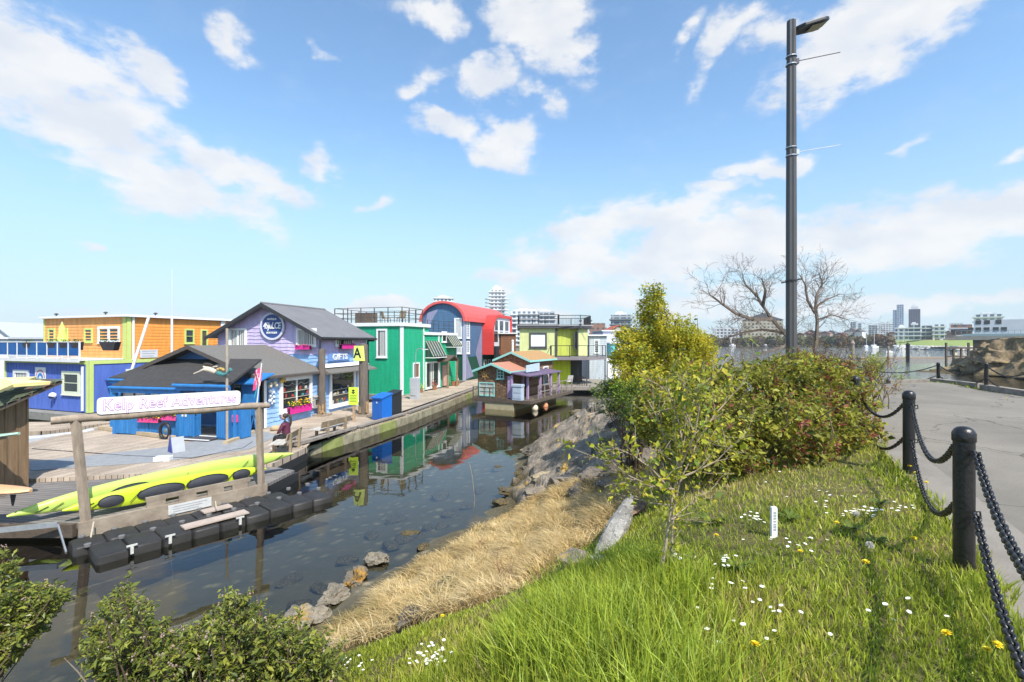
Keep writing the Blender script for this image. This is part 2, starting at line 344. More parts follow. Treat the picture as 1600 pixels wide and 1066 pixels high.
# soil material: earth, moss and weed by height, darker wet mud and cobbles under water
def soilmat():
    m = bpy.data.materials.new('shore_soil'); m.use_nodes = True; t = m.node_tree; L = t.links.new; b = t.nodes['Principled BSDF']; b.inputs['Roughness'].default_value = .95; b.inputs['Specular IOR Level'].default_value = .15
    tc = t.nodes.new('ShaderNodeTexCoord'); sp = t.nodes.new('ShaderNodeSeparateXYZ'); L(tc.outputs['Object'], sp.inputs[0])
    def nz(sc, d=6):
        n = t.nodes.new('ShaderNodeTexNoise'); n.inputs['Scale'].default_value = sc; n.inputs['Detail'].default_value = d; L(tc.outputs['Object'], n.inputs['Vector']); return n.outputs['Fac']
    def mix(f, a, c):
        x = t.nodes.new('ShaderNodeMix'); x.data_type = 'RGBA'
        if isinstance(f, float): x.inputs['Factor'].default_value = f
        else: L(f, x.inputs['Factor'])
        for s_, v in (('A', a), ('B', c)):
            if isinstance(v, tuple): x.inputs[s_].default_value = v + (1,)
            else: L(v, x.inputs[s_])
        return x.outputs['Result']
    def rng(v, a, c):
        r = t.nodes.new('ShaderNodeMapRange'); r.inputs['From Min'].default_value = a; r.inputs['From Max'].default_value = c; L(v, r.inputs['Value']); return r.outputs[0]
    land = mix(rng(nz(1.3), .4, .62), (.10, .105, .03), (.17, .13, .07))
    land = mix(rng(nz(9), .45, .7), land, (.06, .05, .03))
    vo = t.nodes.new('ShaderNodeTexVoronoi'); vo.inputs['Scale'].default_value = 2.6; vo.feature = 'F1'
    wn = t.nodes.new('ShaderNodeVectorMath'); wn.operation = 'MULTIPLY_ADD'; wn.inputs[1].default_value = (.35, .35, 0)
    nn = t.nodes.new('ShaderNodeTexNoise'); nn.inputs['Scale'].default_value = 2; L(tc.outputs['Object'], nn.inputs['Vector']); L(nn.outputs['Color'], wn.inputs[0]); L(tc.outputs['Object'], wn.inputs[2]); L(wn.outputs[0], vo.inputs['Vector'])
    stones = mix(rng(vo.outputs['Distance'], .1, .42), (.36, .31, .21), (.11, .10, .065))
    sea = mix(rng(nz(2.0), .42, .62), (.125, .11, .078), stones)
    f = rng(sp.outputs[2], .02, .2)
    fw = t.nodes.new('ShaderNodeMath'); fw.operation = 'MULTIPLY_ADD'; fw.inputs[1].default_value = .35; L(nz(3), fw.inputs[0]); L(sp.outputs[2], fw.inputs[2])
    weed = mix(rng(nz(24), .42, .6), (.05, .04, .02), (.17, .13, .06)); shore = mix(rng(fw.outputs[0], .42, .58), weed, land)
    L(mix(f, sea, shore), b.inputs['Base Color'])
    bp = t.nodes.new('ShaderNodeBump'); bp.inputs['Strength'].default_value = .6; bp.inputs['Distance'].default_value = .05; L(nz(14), bp.inputs['Height']); L(bp.outputs[0], b.inputs['Normal'])
    return m
M_soil = soilmat()
xs = np.concatenate([np.arange(-32, -9, .8), np.arange(-9, 12, .14), np.arange(12, 52, .5)]); ys = np.concatenate([np.arange(-8, 1, .5), np.arange(1, 26, .14), np.arange(26, 64, .5)])
X, Y = grid(xs, ys); Z = hgt(X, Y)
def vnoise(X, Y, s, seed=0):
    rg = np.random.RandomState(seed); o = np.zeros_like(X)
    for k in range(7):
        a = rg.rand() * 6.28; f = s * (1.0 + rg.rand()); o += np.sin(X * f * np.cos(a) + Y * f * np.sin(a) + rg.rand() * 6.28)
    return o / 3.5
rough = np.clip((3.2 - Z) * .5, .12, 1) * np.where(Z < -.1, .6, 1)
Zr = Z + rough * (.05 * vnoise(X, Y, 1.6, 1) + .03 * vnoise(X, Y, 5, 2)) - .015
ip = inpoly(X, Y, PALL); Zr[ip] = Z[ip] - .09
ground = npmesh('ground', np.c_[X, Y, Zr], gridfaces(len(xs), len(ys)), M_soil); tag(ground, kind='structure')

# deep bed under the whole harbour
sb = MB(); sb.add([(-3000, -60, -3.3), (3000, -60, -3.3), (3000, 3000, -3.3), (-3000, 3000, -3.3)], [(0, 1, 2, 3)])
tag(sb.build('seabed', mat('deep_mud', (.03, .034, .034), .95, .3, .2)), kind='structure')

# water
def watermat():
    m = bpy.data.materials.new('harbour_water'); m.use_nodes = True; t = m.node_tree; L = t.links.new; t.nodes.clear()
    o = t.nodes.new('ShaderNodeOutputMaterial'); tc = t.nodes.new('ShaderNodeTexCoord')
    def nz(sc, d, stretch=(1, 1, 1)):
        mp = t.nodes.new('ShaderNodeMapping'); mp.inputs['Scale'].default_value = stretch; L(tc.outputs['Object'], mp.inputs[0])
        n = t.nodes.new('ShaderNodeTexNoise'); n.inputs['Scale'].default_value = sc; n.inputs['Detail'].default_value = d; n.inputs['Roughness'].default_value = .5; L(mp.outputs[0], n.inputs['Vector']); return n.outputs['Fac']
    # calm inner basin, ruffled open water beyond
    sp = t.nodes.new('ShaderNodeSeparateXYZ'); L(tc.outputs['Object'], sp.inputs[0])
    cr = t.nodes.new('ShaderNodeMapRange'); cr.inputs['From Min'].default_value = 24; cr.inputs['From Max'].default_value = 110; cr.inputs['To Min'].default_value = .0; cr.inputs['To Max'].default_value = .6; L(sp.outputs[1], cr.inputs['Value'])
    b1 = t.nodes.new('ShaderNodeBump'); b1.inputs['Strength'].default_value = .13; b1.inputs['Distance'].default_value = .02; L(nz(1.3, 1.2, (1, 1.5, 1)), b1.inputs['Height'])
    b2 = t.nodes.new('ShaderNodeBump'); b2.inputs['Distance'].default_value = .12; L(nz(1.1, 5, (1, 2.2, 1)), b2.inputs['Height']); L(b1.outputs[0], b2.inputs['Normal']); L(cr.outputs[0], b2.inputs['Strength'])
    g = t.nodes.new('ShaderNodeBsdfGlossy'); g.inputs['Roughness'].default_value = .015; g.inputs['Color'].default_value = (.95, .94, .93, 1); L(b2.outputs[0], g.inputs['Normal'])
    tr = t.nodes.new('ShaderNodeBsdfTransparent'); tr.inputs['Color'].default_value = (.63, .64, .55, 1)
    fr = t.nodes.new('ShaderNodeFresnel'); fr.inputs['IOR'].default_value = 1.36; L(b2.outputs[0], fr.inputs['Normal'])
    ad = t.nodes.new('ShaderNodeMath'); ad.operation = 'MULTIPLY_ADD'; ad.inputs[1].default_value = 1.0; ad.inputs[2].default_value = .015; ad.use_clamp = True; L(fr.outputs[0], ad.inputs[0])
    ms = t.nodes.new('ShaderNodeMixShader'); L(ad.outputs[0], ms.inputs[0]); L(tr.outputs[0], ms.inputs[1]); L(g.outputs[0], ms.inputs[2]); L(ms.outputs[0], o.inputs['Surface'])
    return m
wb = MB(); wb.add([(-3000, -60, 0), (3000, -60, 0), (3000, 3000, 0), (-3000, 3000, 0)], [(0, 1, 2, 3)])
tag(wb.build('water', watermat()), kind='structure')

# ---------------------------------------------------------------- path
def asphalt():
    m = mat('asphalt', (.215, .193, .160), .9, .1, 1.2, .25, bscale=160, spec=.2)
    t = m.node_tree; L = t.links.new; b = t.nodes['Principled BSDF']; src = b.inputs['Base Color'].links[0].from_socket
    tc = t.nodes.new('ShaderNodeTexCoord'); v = t.nodes.new('ShaderNodeTexNoise'); v.inputs['Scale'].default_value = 190; v.inputs['Detail'].default_value = 2; L(tc.outputs['Object'], v.inputs['Vector'])
    r = t.nodes.new('ShaderNodeMapRange'); r.inputs['From Min'].default_value = .35; r.inputs['From Max'].default_value = .65; r.inputs['To Min'].default_value = .72; r.inputs['To Max'].default_value = 1.28; L(v.outputs['Fac'], r.inputs['Value'])
    # sealed cracks and petal litter
    vo = t.nodes.new('ShaderNodeTexVoronoi'); vo.inputs['Scale'].default_value = 9; L(tc.outputs['Object'], vo.inputs['Vector'])
    lt = t.nodes.new('ShaderNodeMath'); lt.operation = 'LESS_THAN'; lt.inputs[1].default_value = .05; L(vo.outputs['Distance'], lt.inputs[0])
    n = t.nodes.new('ShaderNodeTexNoise'); n.inputs['Scale'].default_value = .8; L(tc.outputs['Object'], n.inputs['Vector'])
    g = t.nodes.new('ShaderNodeMath'); g.operation = 'GREATER_THAN'; g.inputs[1].default_value = .5; L(n.outputs['Fac'], g.inputs[0])
    mm = t.nodes.new('ShaderNodeMath'); mm.operation = 'MULTIPLY'; L(lt.outputs[0], mm.inputs[0]); L(g.outputs[0], mm.inputs[1])
    sc = t.nodes.new('ShaderNodeVectorMath'); sc.operation = 'SCALE'; L(src, sc.inputs[0]); L(r.outputs[0], sc.inputs['Scale'])
    mx = t.nodes.new('ShaderNodeMix'); mx.data_type = 'RGBA'; L(mm.outputs[0], mx.inputs['Factor']); L(sc.outputs[0], mx.inputs['A']); mx.inputs['B'].default_value = (.34, .30, .23, 1)
    # long wandering cracks and darker patches
    wn = t.nodes.new('ShaderNodeTexNoise'); wn.inputs['Scale'].default_value = 1.1; wn.inputs['Detail'].default_value = 5; L(tc.outputs['Object'], wn.inputs['Vector'])
    wa = t.nodes.new('ShaderNodeVectorMath'); wa.operation = 'MULTIPLY_ADD'; wa.inputs[1].default_value = (1.1, 1.1, 0); L(wn.outputs['Color'], wa.inputs[0]); L(tc.outputs['Object'], wa.inputs[2])
    ve = t.nodes.new('ShaderNodeTexVoronoi'); ve.feature = 'DISTANCE_TO_EDGE'; ve.inputs['Scale'].default_value = .42; L(wa.outputs[0], ve.inputs['Vector'])
    le = t.nodes.new('ShaderNodeMapRange'); le.inputs['From Min'].default_value = .002; le.inputs['From Max'].default_value = .007; le.inputs['To Min'].default_value = .45; le.inputs['To Max'].default_value = 1; L(ve.outputs['Distance'], le.inputs['Value'])
    pn = t.nodes.new('ShaderNodeTexNoise'); pn.inputs['Scale'].default_value = .35; pn.inputs['Detail'].default_value = 3; L(tc.outputs['Object'], pn.inputs['Vector'])
    pr = t.nodes.new('ShaderNodeMapRange'); pr.inputs['From Min'].default_value = .4; pr.inputs['From Max'].default_value = .6; pr.inputs['To Min'].default_value = .86; pr.inputs['To Max'].default_value = 1.08; L(pn.outputs['Fac'], pr.inputs['Value'])
    m2 = t.nodes.new('ShaderNodeMath'); m2.operation = 'MULTIPLY'; L(le.outputs[0], m2.inputs[0]); L(pr.outputs[0], m2.inputs[1])
    s2 = t.nodes.new('ShaderNodeVectorMath'); s2.operation = 'SCALE'; L(mx.outputs['Result'], s2.inputs[0]); L(m2.outputs[0], s2.inputs['Scale'])
    L(s2.outputs[0], b.inputs['Base Color']); return m
def resample(pl, n):
    pl = np.array(pl); d = np.r_[0, np.cumsum(np.hypot(*np.diff(pl, axis=0).T))]; s = np.linspace(0, d[-1], n)
    return np.c_[np.interp(s, d, pl[:, 0]), np.interp(s, d, pl[:, 1])]
def strip(name, A, B, n, k, dz, m):
    a = resample(A, n); b = resample(B, n); w = np.linspace(0, 1, k); P = a[:, None] * (1 - w[None, :, None]) + b[:, None] * w[None, :, None]; P = P.reshape(-1, 2)
    return npmesh(name, np.c_[P, hgt(P[:, 0], P[:, 1]) + dz], gridfaces(k, n), m)
tag(strip('path', PG, PFAR, 60, 24, .004, asphalt()), kind='structure')
tag(strip('kerb_strip', [(a[0] + .018, a[1] - .008) for a in PG], PL, 60, 4, .008, mat('pale_concrete', (.225, .198, .165), .9, .14, 2.5, .3, bscale=60)), kind='structure')
sk = [(1.62, -6), (2.7, 1.2), (3.62, 2.9), (4.9, 5.3), (6.4, 8.4), (9.1, 14), (12.6, 17.7)]
# ---------------------------------------------------------------- house builder
class House:
    def __init__(s, name, label, cat, corner, d, group=None):
        s.ang = -math.atan2(d[0], d[1])
        s.r = thing(name, label, cat, corner, s.ang, group)
        s.M = Matrix.Translation(Vector(corner)) @ Matrix.Rotation(s.ang, 4, 'Z'); s.I = s.M.inverted()
    def px(s, face, off, px, py):        # photo pixel -> (u, z) on the wall plane
        o = s.I @ Vector((0, 0, CZ)); d = s.I.to_3x3() @ Vector(((px - 800) / F, 1, (533 - py) / F))
        if face == 'F': t = (off - o.y) / d.y; p = o + d * t; return p.x, p.z
        t = (off - o.x) / d.x; p = o + d * t; return p.y, p.z
    def rect(s, face, off, x0, y0, x1, y1):
        xm, ym = (x0 + x1) / 2, (y0 + y1) / 2
        u0 = s.px(face, off, x0, ym)[0]; u1 = s.px(face, off, x1, ym)[0]; z1 = s.px(face, off, xm, y0)[1]; z0 = s.px(face, off, xm, y1)[1]
        return min(u0, u1), max(u0, u1), z0, z1
def fbox(mb, face, off, u0, u1, o0, o1, z0, z1, m=0):
    if face == 'F': mb.box(u0, u1, off - o1, off - o0, z0, z1, m)
    else: mb.box(off + o0, off + o1, u0, u1, z0, z1, m)
def fpt(face, off, u, o, z): return Vector((u, off - o, z)) if face == 'F' else Vector((off + o, u, z))
def window(h, face, off, r, fr=M_white, w=.09, pane=M_glass, nx=1, ny=1, out=.07, mw=.035, sill=True, curtain=None, name='window'):
    u0, u1, z0, z1 = r; mb = MB()
    fbox(mb, face, off, u0, u1, 0, out, z1 - w, z1); fbox(mb, face, off, u0, u1, 0, out, z0, z0 + w)
    fbox(mb, face, off, u0, u0 + w, 0, out, z0 + w, z1 - w); fbox(mb, face, off, u1 - w, u1, 0, out, z0 + w, z1 - w)
    for i in range(1, nx):
        u = u0 + w + (u1 - u0 - 2 * w) * i / nx; fbox(mb, face, off, u - mw / 2, u + mw / 2, .012, out - .012, z0 + w, z1 - w)
    for i in range(1, ny):
        z = z0 + w + (z1 - z0 - 2 * w) * i / ny; fbox(mb, face, off, u0 + w, u1 - w, .014, out - .016, z - mw / 2, z + mw / 2)
    if sill: fbox(mb, face, off, u0 - .04, u1 + .04, 0, out + .04, z0 - .05, z0 - .001)
    wn = mb.build(name, fr, h.r)
    p = MB(); fbox(p, face, off, u0 + w, u1 - w, .004, .02 if not curtain else .008, z0 + w, z1 - w); p.build('pane', pane, wn)
    if curtain:
        c = MB(); n = 26; du = (u1 - u0 - 2 * w) / n
        for k in curtain:      # (from, to) fractions of the width
            a = int(k[0] * n); b = int(k[1] * n)
            for i in range(a, b):
                s0 = .012 + .012 * math.sin(i * 1.9); s1 = .012 + .012 * math.sin((i + 1) * 1.9)
                q = [fpt(face, off, u0 + w + i * du, s0, z0 + w), fpt(face, off, u0 + w + (i + 1) * du, s1, z0 + w), fpt(face, off, u0 + w + (i + 1) * du, s1, z1 - w), fpt(face, off, u0 + w + i * du, s0, z1 - w)]
                c.add(q, [(0, 1, 2, 3)])
        c.build('curtain', M_curtain, wn)
    return wn
def clap(mb, face, off, rng, z0, z1, pitch=.2, mfun=lambda z: 0, wav=0, seed=0, tk=.028):
    rd = random.Random(seed); n = int(round((z1 - z0) / pitch)); pitch = (z1 - z0) / n
    for i in range(n):
        za = z0 + i * pitch; zb = za + pitch - .001
        a0, a1 = rng(za); b0, b1 = rng(zb)
        if b1 - b0 < .02: b0 = b1 = (b0 + b1) / 2
        if a1 - a0 < .05: break
        k = max(1, int((a1 - a0) / .18)) if wav else 1
        bot = []; ph = rd.random() * 9
        for j in range(k + 1):
            f = j / k; u = a0 + (a1 - a0) * f
            dz = wav * (math.sin(u * 3.1 + ph) * .45 + math.sin(u * 7.3 + ph * 2) * .35 + rd.uniform(-.3, .3)) - wav * .6 if wav and i else 0
            bot.append((u, za + dz))
        top = [(b0 + (b1 - b0) * j / k, zb) for j in range(k + 1)]
        vs = [fpt(face, off, u, tk, z) for u, z in bot] + [fpt(face, off, u, .006, z) for u, z in top] + [fpt(face, off, u, .001, z) for u, z in bot]
        K = k + 1; fs = []
        for j in range(k):
            fs.append((j, j + 1, K + j + 1, K + j)); fs.append((2 * K + j, 2 * K + j + 1, j + 1, j))
        fs += [(0, K, 2 * K), (k, 3 * K - 1, 2 * K - 1)]
        if face == 'R' or True: pass
        mb.add(vs, fs, mfun((za + zb) / 2))
def gable_body(mb, xl, xr, y0, y1, z0, ze, zr, m=0):
    xc = (xl + xr) / 2
    mb.prism([(xl, y0, z0), (xr, y0, z0), (xr, y0, ze), (xc, y0, zr), (xl, y0, ze)], (0, y1 - y0, 0), m)
def chevron(mb, xl, xr, y0, y1, ze, zr, th, m=0, ov=.35):
    xc = (xl + xr) / 2; sl = (zr - ze) / (xc - xl); dz = ov * sl
    mb.prism([(xl - ov, y0, ze - dz), (xc, y0, zr), (xr + ov, y0, ze - dz), (xr + ov, y0, ze - dz + th), (xc, y0, zr + th * 1.05), (xl - ov, y0, ze - dz + th)], (0, y1 - y0, 0), m)
    return xl - ov, xr + ov, ze - dz
def hull(h, x0, x1, y0, y1, z1=.45, m=None):
    mb = MB(); mb.box(x0, x1, y0, y1, -.4, z1); mb.build('float_hull', m or mat('concrete_hull', (.24, .23, .20), .9, .25, 3, .3), h.r)
def text_mesh(name, body, size, m, parent, M, ext=.008, align='CENTER', scx=1, bold=0, shear=0, spacing=1):
    cu = bpy.data.curves.new(name, 'FONT'); cu.body = body; cu.size = size; cu.extrude = ext; cu.align_x = align; cu.align_y = 'CENTER'; cu.offset = bold; cu.shear = shear; cu.space_character = spacing
    cu.resolution_u = 4
    t = bpy.data.objects.new('t', cu); C.objects.link(t)
    dg = bpy.context.evaluated_depsgraph_get(); dg.update()
    me = bpy.data.meshes.new_from_object(t.evaluated_get(dg)); bpy.data.objects.remove(t); bpy.data.curves.remove(cu)
    me.name = name; me.transform(Matrix.Diagonal((scx, 1, 1, 1))); me.transform(M); me.materials.clear(); me.materials.append(m)
    o = bpy.data.objects.new(name, me); C.objects.link(o); o.parent = parent; return o
def wallM(face, off, u, o, z, roll=0):      # frame of lettering standing on a wall
    p = fpt(face, off, u, o, z)
    b = Matrix.Rotation(R(90), 4, 'X') if face == 'F' else Matrix.Rotation(R(90), 4, 'Z') @ Matrix.Rotation(R(90), 4, 'X')
    return Matrix.Translation(p) @ b @ Matrix.Rotation(roll, 4, 'Z')
def shingles(name, c1, c2, w=.3, hgt_=.14, rot=(0, 0, 0)):
    m = plankmat(name, c1, c2, 0, hgt_, w, .008, (c1[0] * .35, c1[1] * .35, c1[2] * .35)); m.node_tree.nodes['Mapping'].inputs['Rotation'].default_value = rot
    m.node_tree.nodes['Brick Texture'].offset = .5; return m

# ================================================================ annex (single storey shop with the shingle roof)
DN = (.221, .975)
P_blue = mat('sky_blue_siding', (.30, .49, .80), .6, .12, 2.5, .15, stretch=(1, 1, 3)); P_lil = mat('lilac_siding', (.56, .47, .70), .6, .10, 2.5, .12, stretch=(1, 1, 3)); P_deep = mat('deep_blue_paint', (.02, .15, .50), .5, .15, 3, .15)
P_navy = mat('gable_blue', (.10, .22, .50), .6, .12, 3, .1)
M_roofsh = mat('asphalt_shingle', (.20, .185, .165), .95, .35, 14, .5, bscale=60, col2=(.11, .105, .095))
h = House('gift_shop', 'single storey light blue shop with grey shingle gable roof and flower box window', 'shop', (-12.5, 24.2, .5), DN)
HA = h; W_ = 7.5; L_ = 4.7
mb = MB(); gable_body(mb, -W_, -.04, .04, L_ + .6, .0, 2.66, 4.05)
clap(mb, 'R', -.04, lambda z: (0, L_), 0.02, 2.66, .235, wav=.055, seed=3, tk=.045)
hw = W_ / 2
def rgA(z): k = max(0, (z - 2.66) / (4.02 - 2.66)); return -W_ + hw * k, -hw * k
clap(mb, 'F', .04, rgA, .1, 4.0, .235, mfun=lambda z: 1, wav=.0)
mb.build('wall', [P_blue, P_navy], h.r)
rf = MB(); chevron(rf, -W_, 0, -.75, L_ + .02, 2.66, 4.05, .12, ov=.35); rf.build('roof', M_roofsh, h.r)
fa = MB(); xc = -hw; sl = 1.39 / hw
for sx in (-1, 1):
    a = Vector((xc, -.78, 4.05)); b = Vector((xc + sx * (hw + .36), -.78, 4.05 - sl * (hw + .36)))
    fa.prism([a + Vector((0, 0, .14)), b + Vector((0, 0, .14)), b + Vector((0, 0, -.06)), a + Vector((0, 0, -.06))], (0, .028, 0))
fa.box(.352, .40, -.75, L_, 2.50, 2.60); fa.build('fascia', mat('brown_trim', (.09, .075, .065), .7, .2, 4), h.r)
pipe = MB(); pipe.box(-.06, .07, -.10, .02, .02, 2.55); pipe.box(-.02, .36, -.09, 0, 2.44, 2.5); pipe.build('drainpipe', M_black, h.r)
vb = MB(); vb.box(-.02, .05, .05, .24, .02, 2.6); vb.build('corner_trim', M_white, h.r)
w1 = window(h, 'R', 0, h.rect('R', 0, 436, 588, 486, 641), w=.2, nx=2, out=.10, mw=.05, curtain=None)
u0, u1, z0, z1 = h.rect('R', 0, 446, 630, 480, 644)
def flowerbox(name, label, parent_h, face, off, u0, u1, z0, z1, boxm, flowers, seed, n=60, bushy=.18, out=.1, lat=True):
    t = thing(name, label, 'flower box', parent_h.M @ fpt(face, off, (u0 + u1) / 2, out, z0), parent_h.ang); T = Matrix.Translation(-fpt(face, off, (u0 + u1) / 2, out, z0))
    b = MB(); bd = .2
    fbox(b, face, off, u0, u1, out, out + .015, z0, z1); fbox(b, face, off, u0, u1, out + bd - .015, out + bd, z0, z1); fbox(b, face, off, u0, u0 + .015, out, out + bd, z0, z1); fbox(b, face, off, u1 - .015, u1, out, out + bd, z0, z1); fbox(b, face, off, u0, u1, out + .015, out + bd - .015, z0, z1 - .04, 1)
    if lat:
        k = int((u1 - u0) / .09)
        for i in range(k + 1): u = u0 + (u1 - u0 - .03) * i / k; fbox(b, face, off, u, u + .03, out + bd, out + bd + .015, z0, z1)
    b.v = [tuple(T @ Vector(v)) for v in b.v]; b.build('box', [boxm, mat('potting_soil', (.03, .02, .015), .95, .2)], t)
    rd = random.Random(seed)
    lf = MB()
    for i in range(n * 4):
        c = T @ fpt(face, off, rd.uniform(u0, u1), out + rd.uniform(0, bd + .08), z1 + rd.uniform(-.05, bushy)); s = rd.uniform(.03, .055)
        q = Matrix.Rotation(rd.uniform(0, 6.3), 3, 'Z') @ Matrix.Rotation(rd.uniform(0, 1.5), 3, 'X')
        lf.add([c + q @ Vector(p) for p in ((-s, 0, 0), (0, -s * .5, .01), (s, 0, 0), (0, s * .5, .01))], [(0, 1, 2, 3)])
    lf.build('foliage', leafmat('planter_leaf', (.06, .13, .02)), t)
    fl = MB()
    for i in range(n):
        c = T @ fpt(face, off, rd.uniform(u0, u1), out + rd.uniform(0, bd + .1), z1 + rd.uniform(.0, bushy + .04)); fl.ball(c, rd.uniform(.03, .055), 6, rd.randrange(len(flowers)), (1, 1, .6))
    fl.build('blossoms', flowers, t)
    return t
FY = mat('yellow_petal', (.90, .70, .02), .6, .1); FO = mat('orange_petal', (.8, .22, .03), .6, .1); FP = mat('pink_petal', (.75, .08, .28), .6, .1); FR = mat('red_petal', (.6, .03, .04), .6, .1); FW = mat('white_petal', (.85, .85, .82), .6, .03)
M_pinkbox = mat('magenta_paint', (.62, .03, .28), .5, .1)
flowerbox('flower_box', 'magenta flower box of yellow and orange blooms under the ground floor shop window', h, 'R', 0, u0, u1, z0, z1 - .12, M_pinkbox, [FY, FY, FO, leafmat('planter_leaf', (.06, .13, .02))], 4, 90, .3)
def display(wn, h, face, off, r, seed, garland=True):
    u0, u1, z0, z1 = r; rd = random.Random(seed); pal = [mat('goods_red', (.45, .05, .04), .6), mat('goods_teal', (.06, .25, .25), .6), mat('goods_cream', (.55, .50, .40), .6), mat('goods_ochre', (.45, .28, .06), .6), mat('goods_blue', (.06, .12, .35), .6)]
    b = MB()
    for i in range(26):
        u = rd.uniform(u0 + .25, u1 - .25); z = z0 + .22 + (0 if i < 16 else rd.choice((.55, .9))); w = rd.uniform(.04, .1); hh = rd.uniform(.06, .26); fbox(b, face, off, u - w, u + w, .021, .045, z, z + hh, rd.randrange(5))
    for z in (.53, .88): fbox(b, face, off, u0 + .22, u1 - .22, .021, .06, z0 + .22 + z - .04, z0 + .22 + z - .015, 2)
    b.build('shelf_goods', pal, wn)
    if garland:
        b = MB(); n = 24
        for i in range(n): f = i / (n - 1); p = fpt(face, off, u0 + .25 + (u1 - u0 - .5) * f, .05, z1 - .35 - .12 * abs(math.sin(f * 9.4))); b.ball(p, .022, 5)
        b.build('garland', M_offwhite, wn)
display(w1, h, 'R', 0, h.rect('R', 0, 436, 588, 486, 641), 2)
# hanging ornaments on the annex wall
def at_wall(h, face, off, px, py, o=.05): u, z = h.px(face, off, px, py); return h.M @ fpt(face, off, u, o, z)
c = at_wall(h, 'R', 0, 422, 620, .06); t = thing('wall_ornament', 'blue and white anchor shaped wall plaque left of the flower box window', 'ornament', c, h.ang)
b = MB(); b.box(0, .03, -.22, .22, -.42, .42); b.build('board', mat('plaque_blue', (.16, .27, .45), .6, .2), t)
b = MB()
for i in range(9): b.ball((.05, .16 * math.sin(i * 2.1), -.34 + i * .08), .05 + .02 * (i % 3), 7)
b.build('shells', M_white, t)
b = MB(); c = at_wall(h, 'R', 0, 423, 600, .12); rd = random.Random(5)
for i in range(7): b.ball((rd.uniform(-.05, .05), rd.uniform(-.28, .28), rd.uniform(-.09, .09)), rd.uniform(.07, .12), 8)
tag(b.build('shell_garland', mat('cream_shell', (.62, .56, .42), .6, .2), None, c, True, rotz=h.ang), 'cream bunch of shells hanging under the shop eave at its corner', 'ornament')
b = MB(); c = at_wall(h, 'R', 0, 437, 595, .14)
b.ball((0, 0, 0), .15, 12, 0, (.5, 1, .9)); b.prism([(0, .12, 0), (0, .27, .12), (0, .27, -.12)], (.03, 0, 0)); b.prism([(0, -.05, .1), (0, .08, .24), (0, .1, .1)], (.03, 0, 0))
tag(b.build('fish_ornament', mat('golden_fish', (.62, .42, .08), .5, .25, 12), None, c, True, rotz=h.ang), 'golden wooden fish hanging under the shop eave above the window', 'ornament')
c = at_wall(h, 'R', 0, 491, 629, .0); b = MB(); b.box(0, .18, -.2, .2, -.32, .32); b.box(.18, .20, -.12, .12, -.1, .18, 1); b.prism([(0, -.23, .32), (.24, -.23, .32), (0, -.23, .42)], (0, .46, 0))
tag(b.build('meter_box', [mat('grey_box', (.34, .34, .34), .6, .1), M_darkmetal], None, c, rotz=h.ang), 'grey electricity meter box on the blue wall beside the timber pile', 'meter box')

# ================================================================ purple and blue two storey house
K2 = HA.M @ Vector((0, 4.77, 0))
h = House('boutique_house', 'two storey lilac over blue wooden shop with grey metal gable roof and round sign', 'house', K2, DN); HB = h
W_ = 7.3; L_ = 5.4; ze = 4.78; zr = 6.62; hw = W_ / 2; zsplit = 3.62
mb = MB(); gable_body(mb, -W_, -.04, .04, L_, 0, ze, zr)
mf = lambda z: 1 if z > zsplit else 0
clap(mb, 'R', -.04, lambda z: (0, L_), .02, ze, .235, mfun=mf, wav=.05, seed=8, tk=.045)
def rgB(z): k = max(0, (z - ze) / (zr - ze)); return -W_ + hw * k, -hw * k
clap(mb, 'F', .04, rgB, 1.8, 6.55, .225, mfun=mf, wav=.035, seed=9, tk=.04)
mb.build('wall', [P_blue, P_lil], h.r)
M_metalroof = mat('grey_metal_roof', (.20, .195, .20), .5, .12, 1.5, .05, spec=.4)
rf = MB(); xa, xb, zl = chevron(rf, -W_, 0, -.55, L_ + .45, ze, zr, .07, ov=.42)
sl = (zr - ze) / hw
for sx in (-1, 1):
    for i in range(19):
        y = -.5 + i * (L_ + .9) / 18
        a = Vector((-hw, y, zr + .075)); b_ = Vector((-hw + sx * (hw + .42), y, zr - sl * (hw + .42) + .075)); rf.bar(a, b_, .035, .035)
rf.tube([(-hw, -.56, zr + .09), (-hw, L_ + .46, zr + .09)], .07, 8); rf.build('roof', M_metalroof, h.r)
fa = MB()
for y0 in (-.58, L_ + .45):
    for sx in (-1, 1):
        a = Vector((-hw, y0, zr)); b_ = Vector((-hw + sx * (hw + .43), y0, zr - sl * (hw + .43)))
        fa.prism([a + Vector((0, 0, .09)), b_ + Vector((0, 0, .09)), b_ + Vector((0, 0, -.14)), a + Vector((0, 0, -.14))], (0, .03, 0))
fa.box(.42, .46, -.55, L_ + .45, zl - .10, zl + .06); fa.build('fascia', mat('black_fascia', (.03, .03, .033), .6, .2), h.r)
g = MB(); g.tube([(.50, -.5, zl + .02), (.50, L_ + .5, zl - .03)], .06, 8); g.box(.0, .5, L_ + .1, L_ + .17, zl - .2, zl - .06); g.box(-.02, .08, L_ + .06, L_ + .16, .1, zl - .1); g.build('gutter', M_black, h.r)
g = MB(); g.box(-.05, .06, -.10, -.0, .0, ze - .25); g.build('drainpipe', mat('slate_pipe', (.12, .13, .16), .5, .1), h.r)
window(h, 'F', 0, h.rect('F', 0, 358, 513, 386, 543), w=.13, nx=2, curtain=[(0, 1)])
window(h, 'F', 0, h.rect('F', 0, 463.5, 513, 495, 541.5), w=.13, nx=2, curtain=[(0, .46), (.54, 1)])
r__ = h.rect('R', 0, 523, 514, 550.5, 541); window(h, 'R', 0, (r__[0], r__[1], r__[2], min(r__[3], ze - .04)), w=.13, nx=2, curtain=[(0, .3), (.55, 1)])
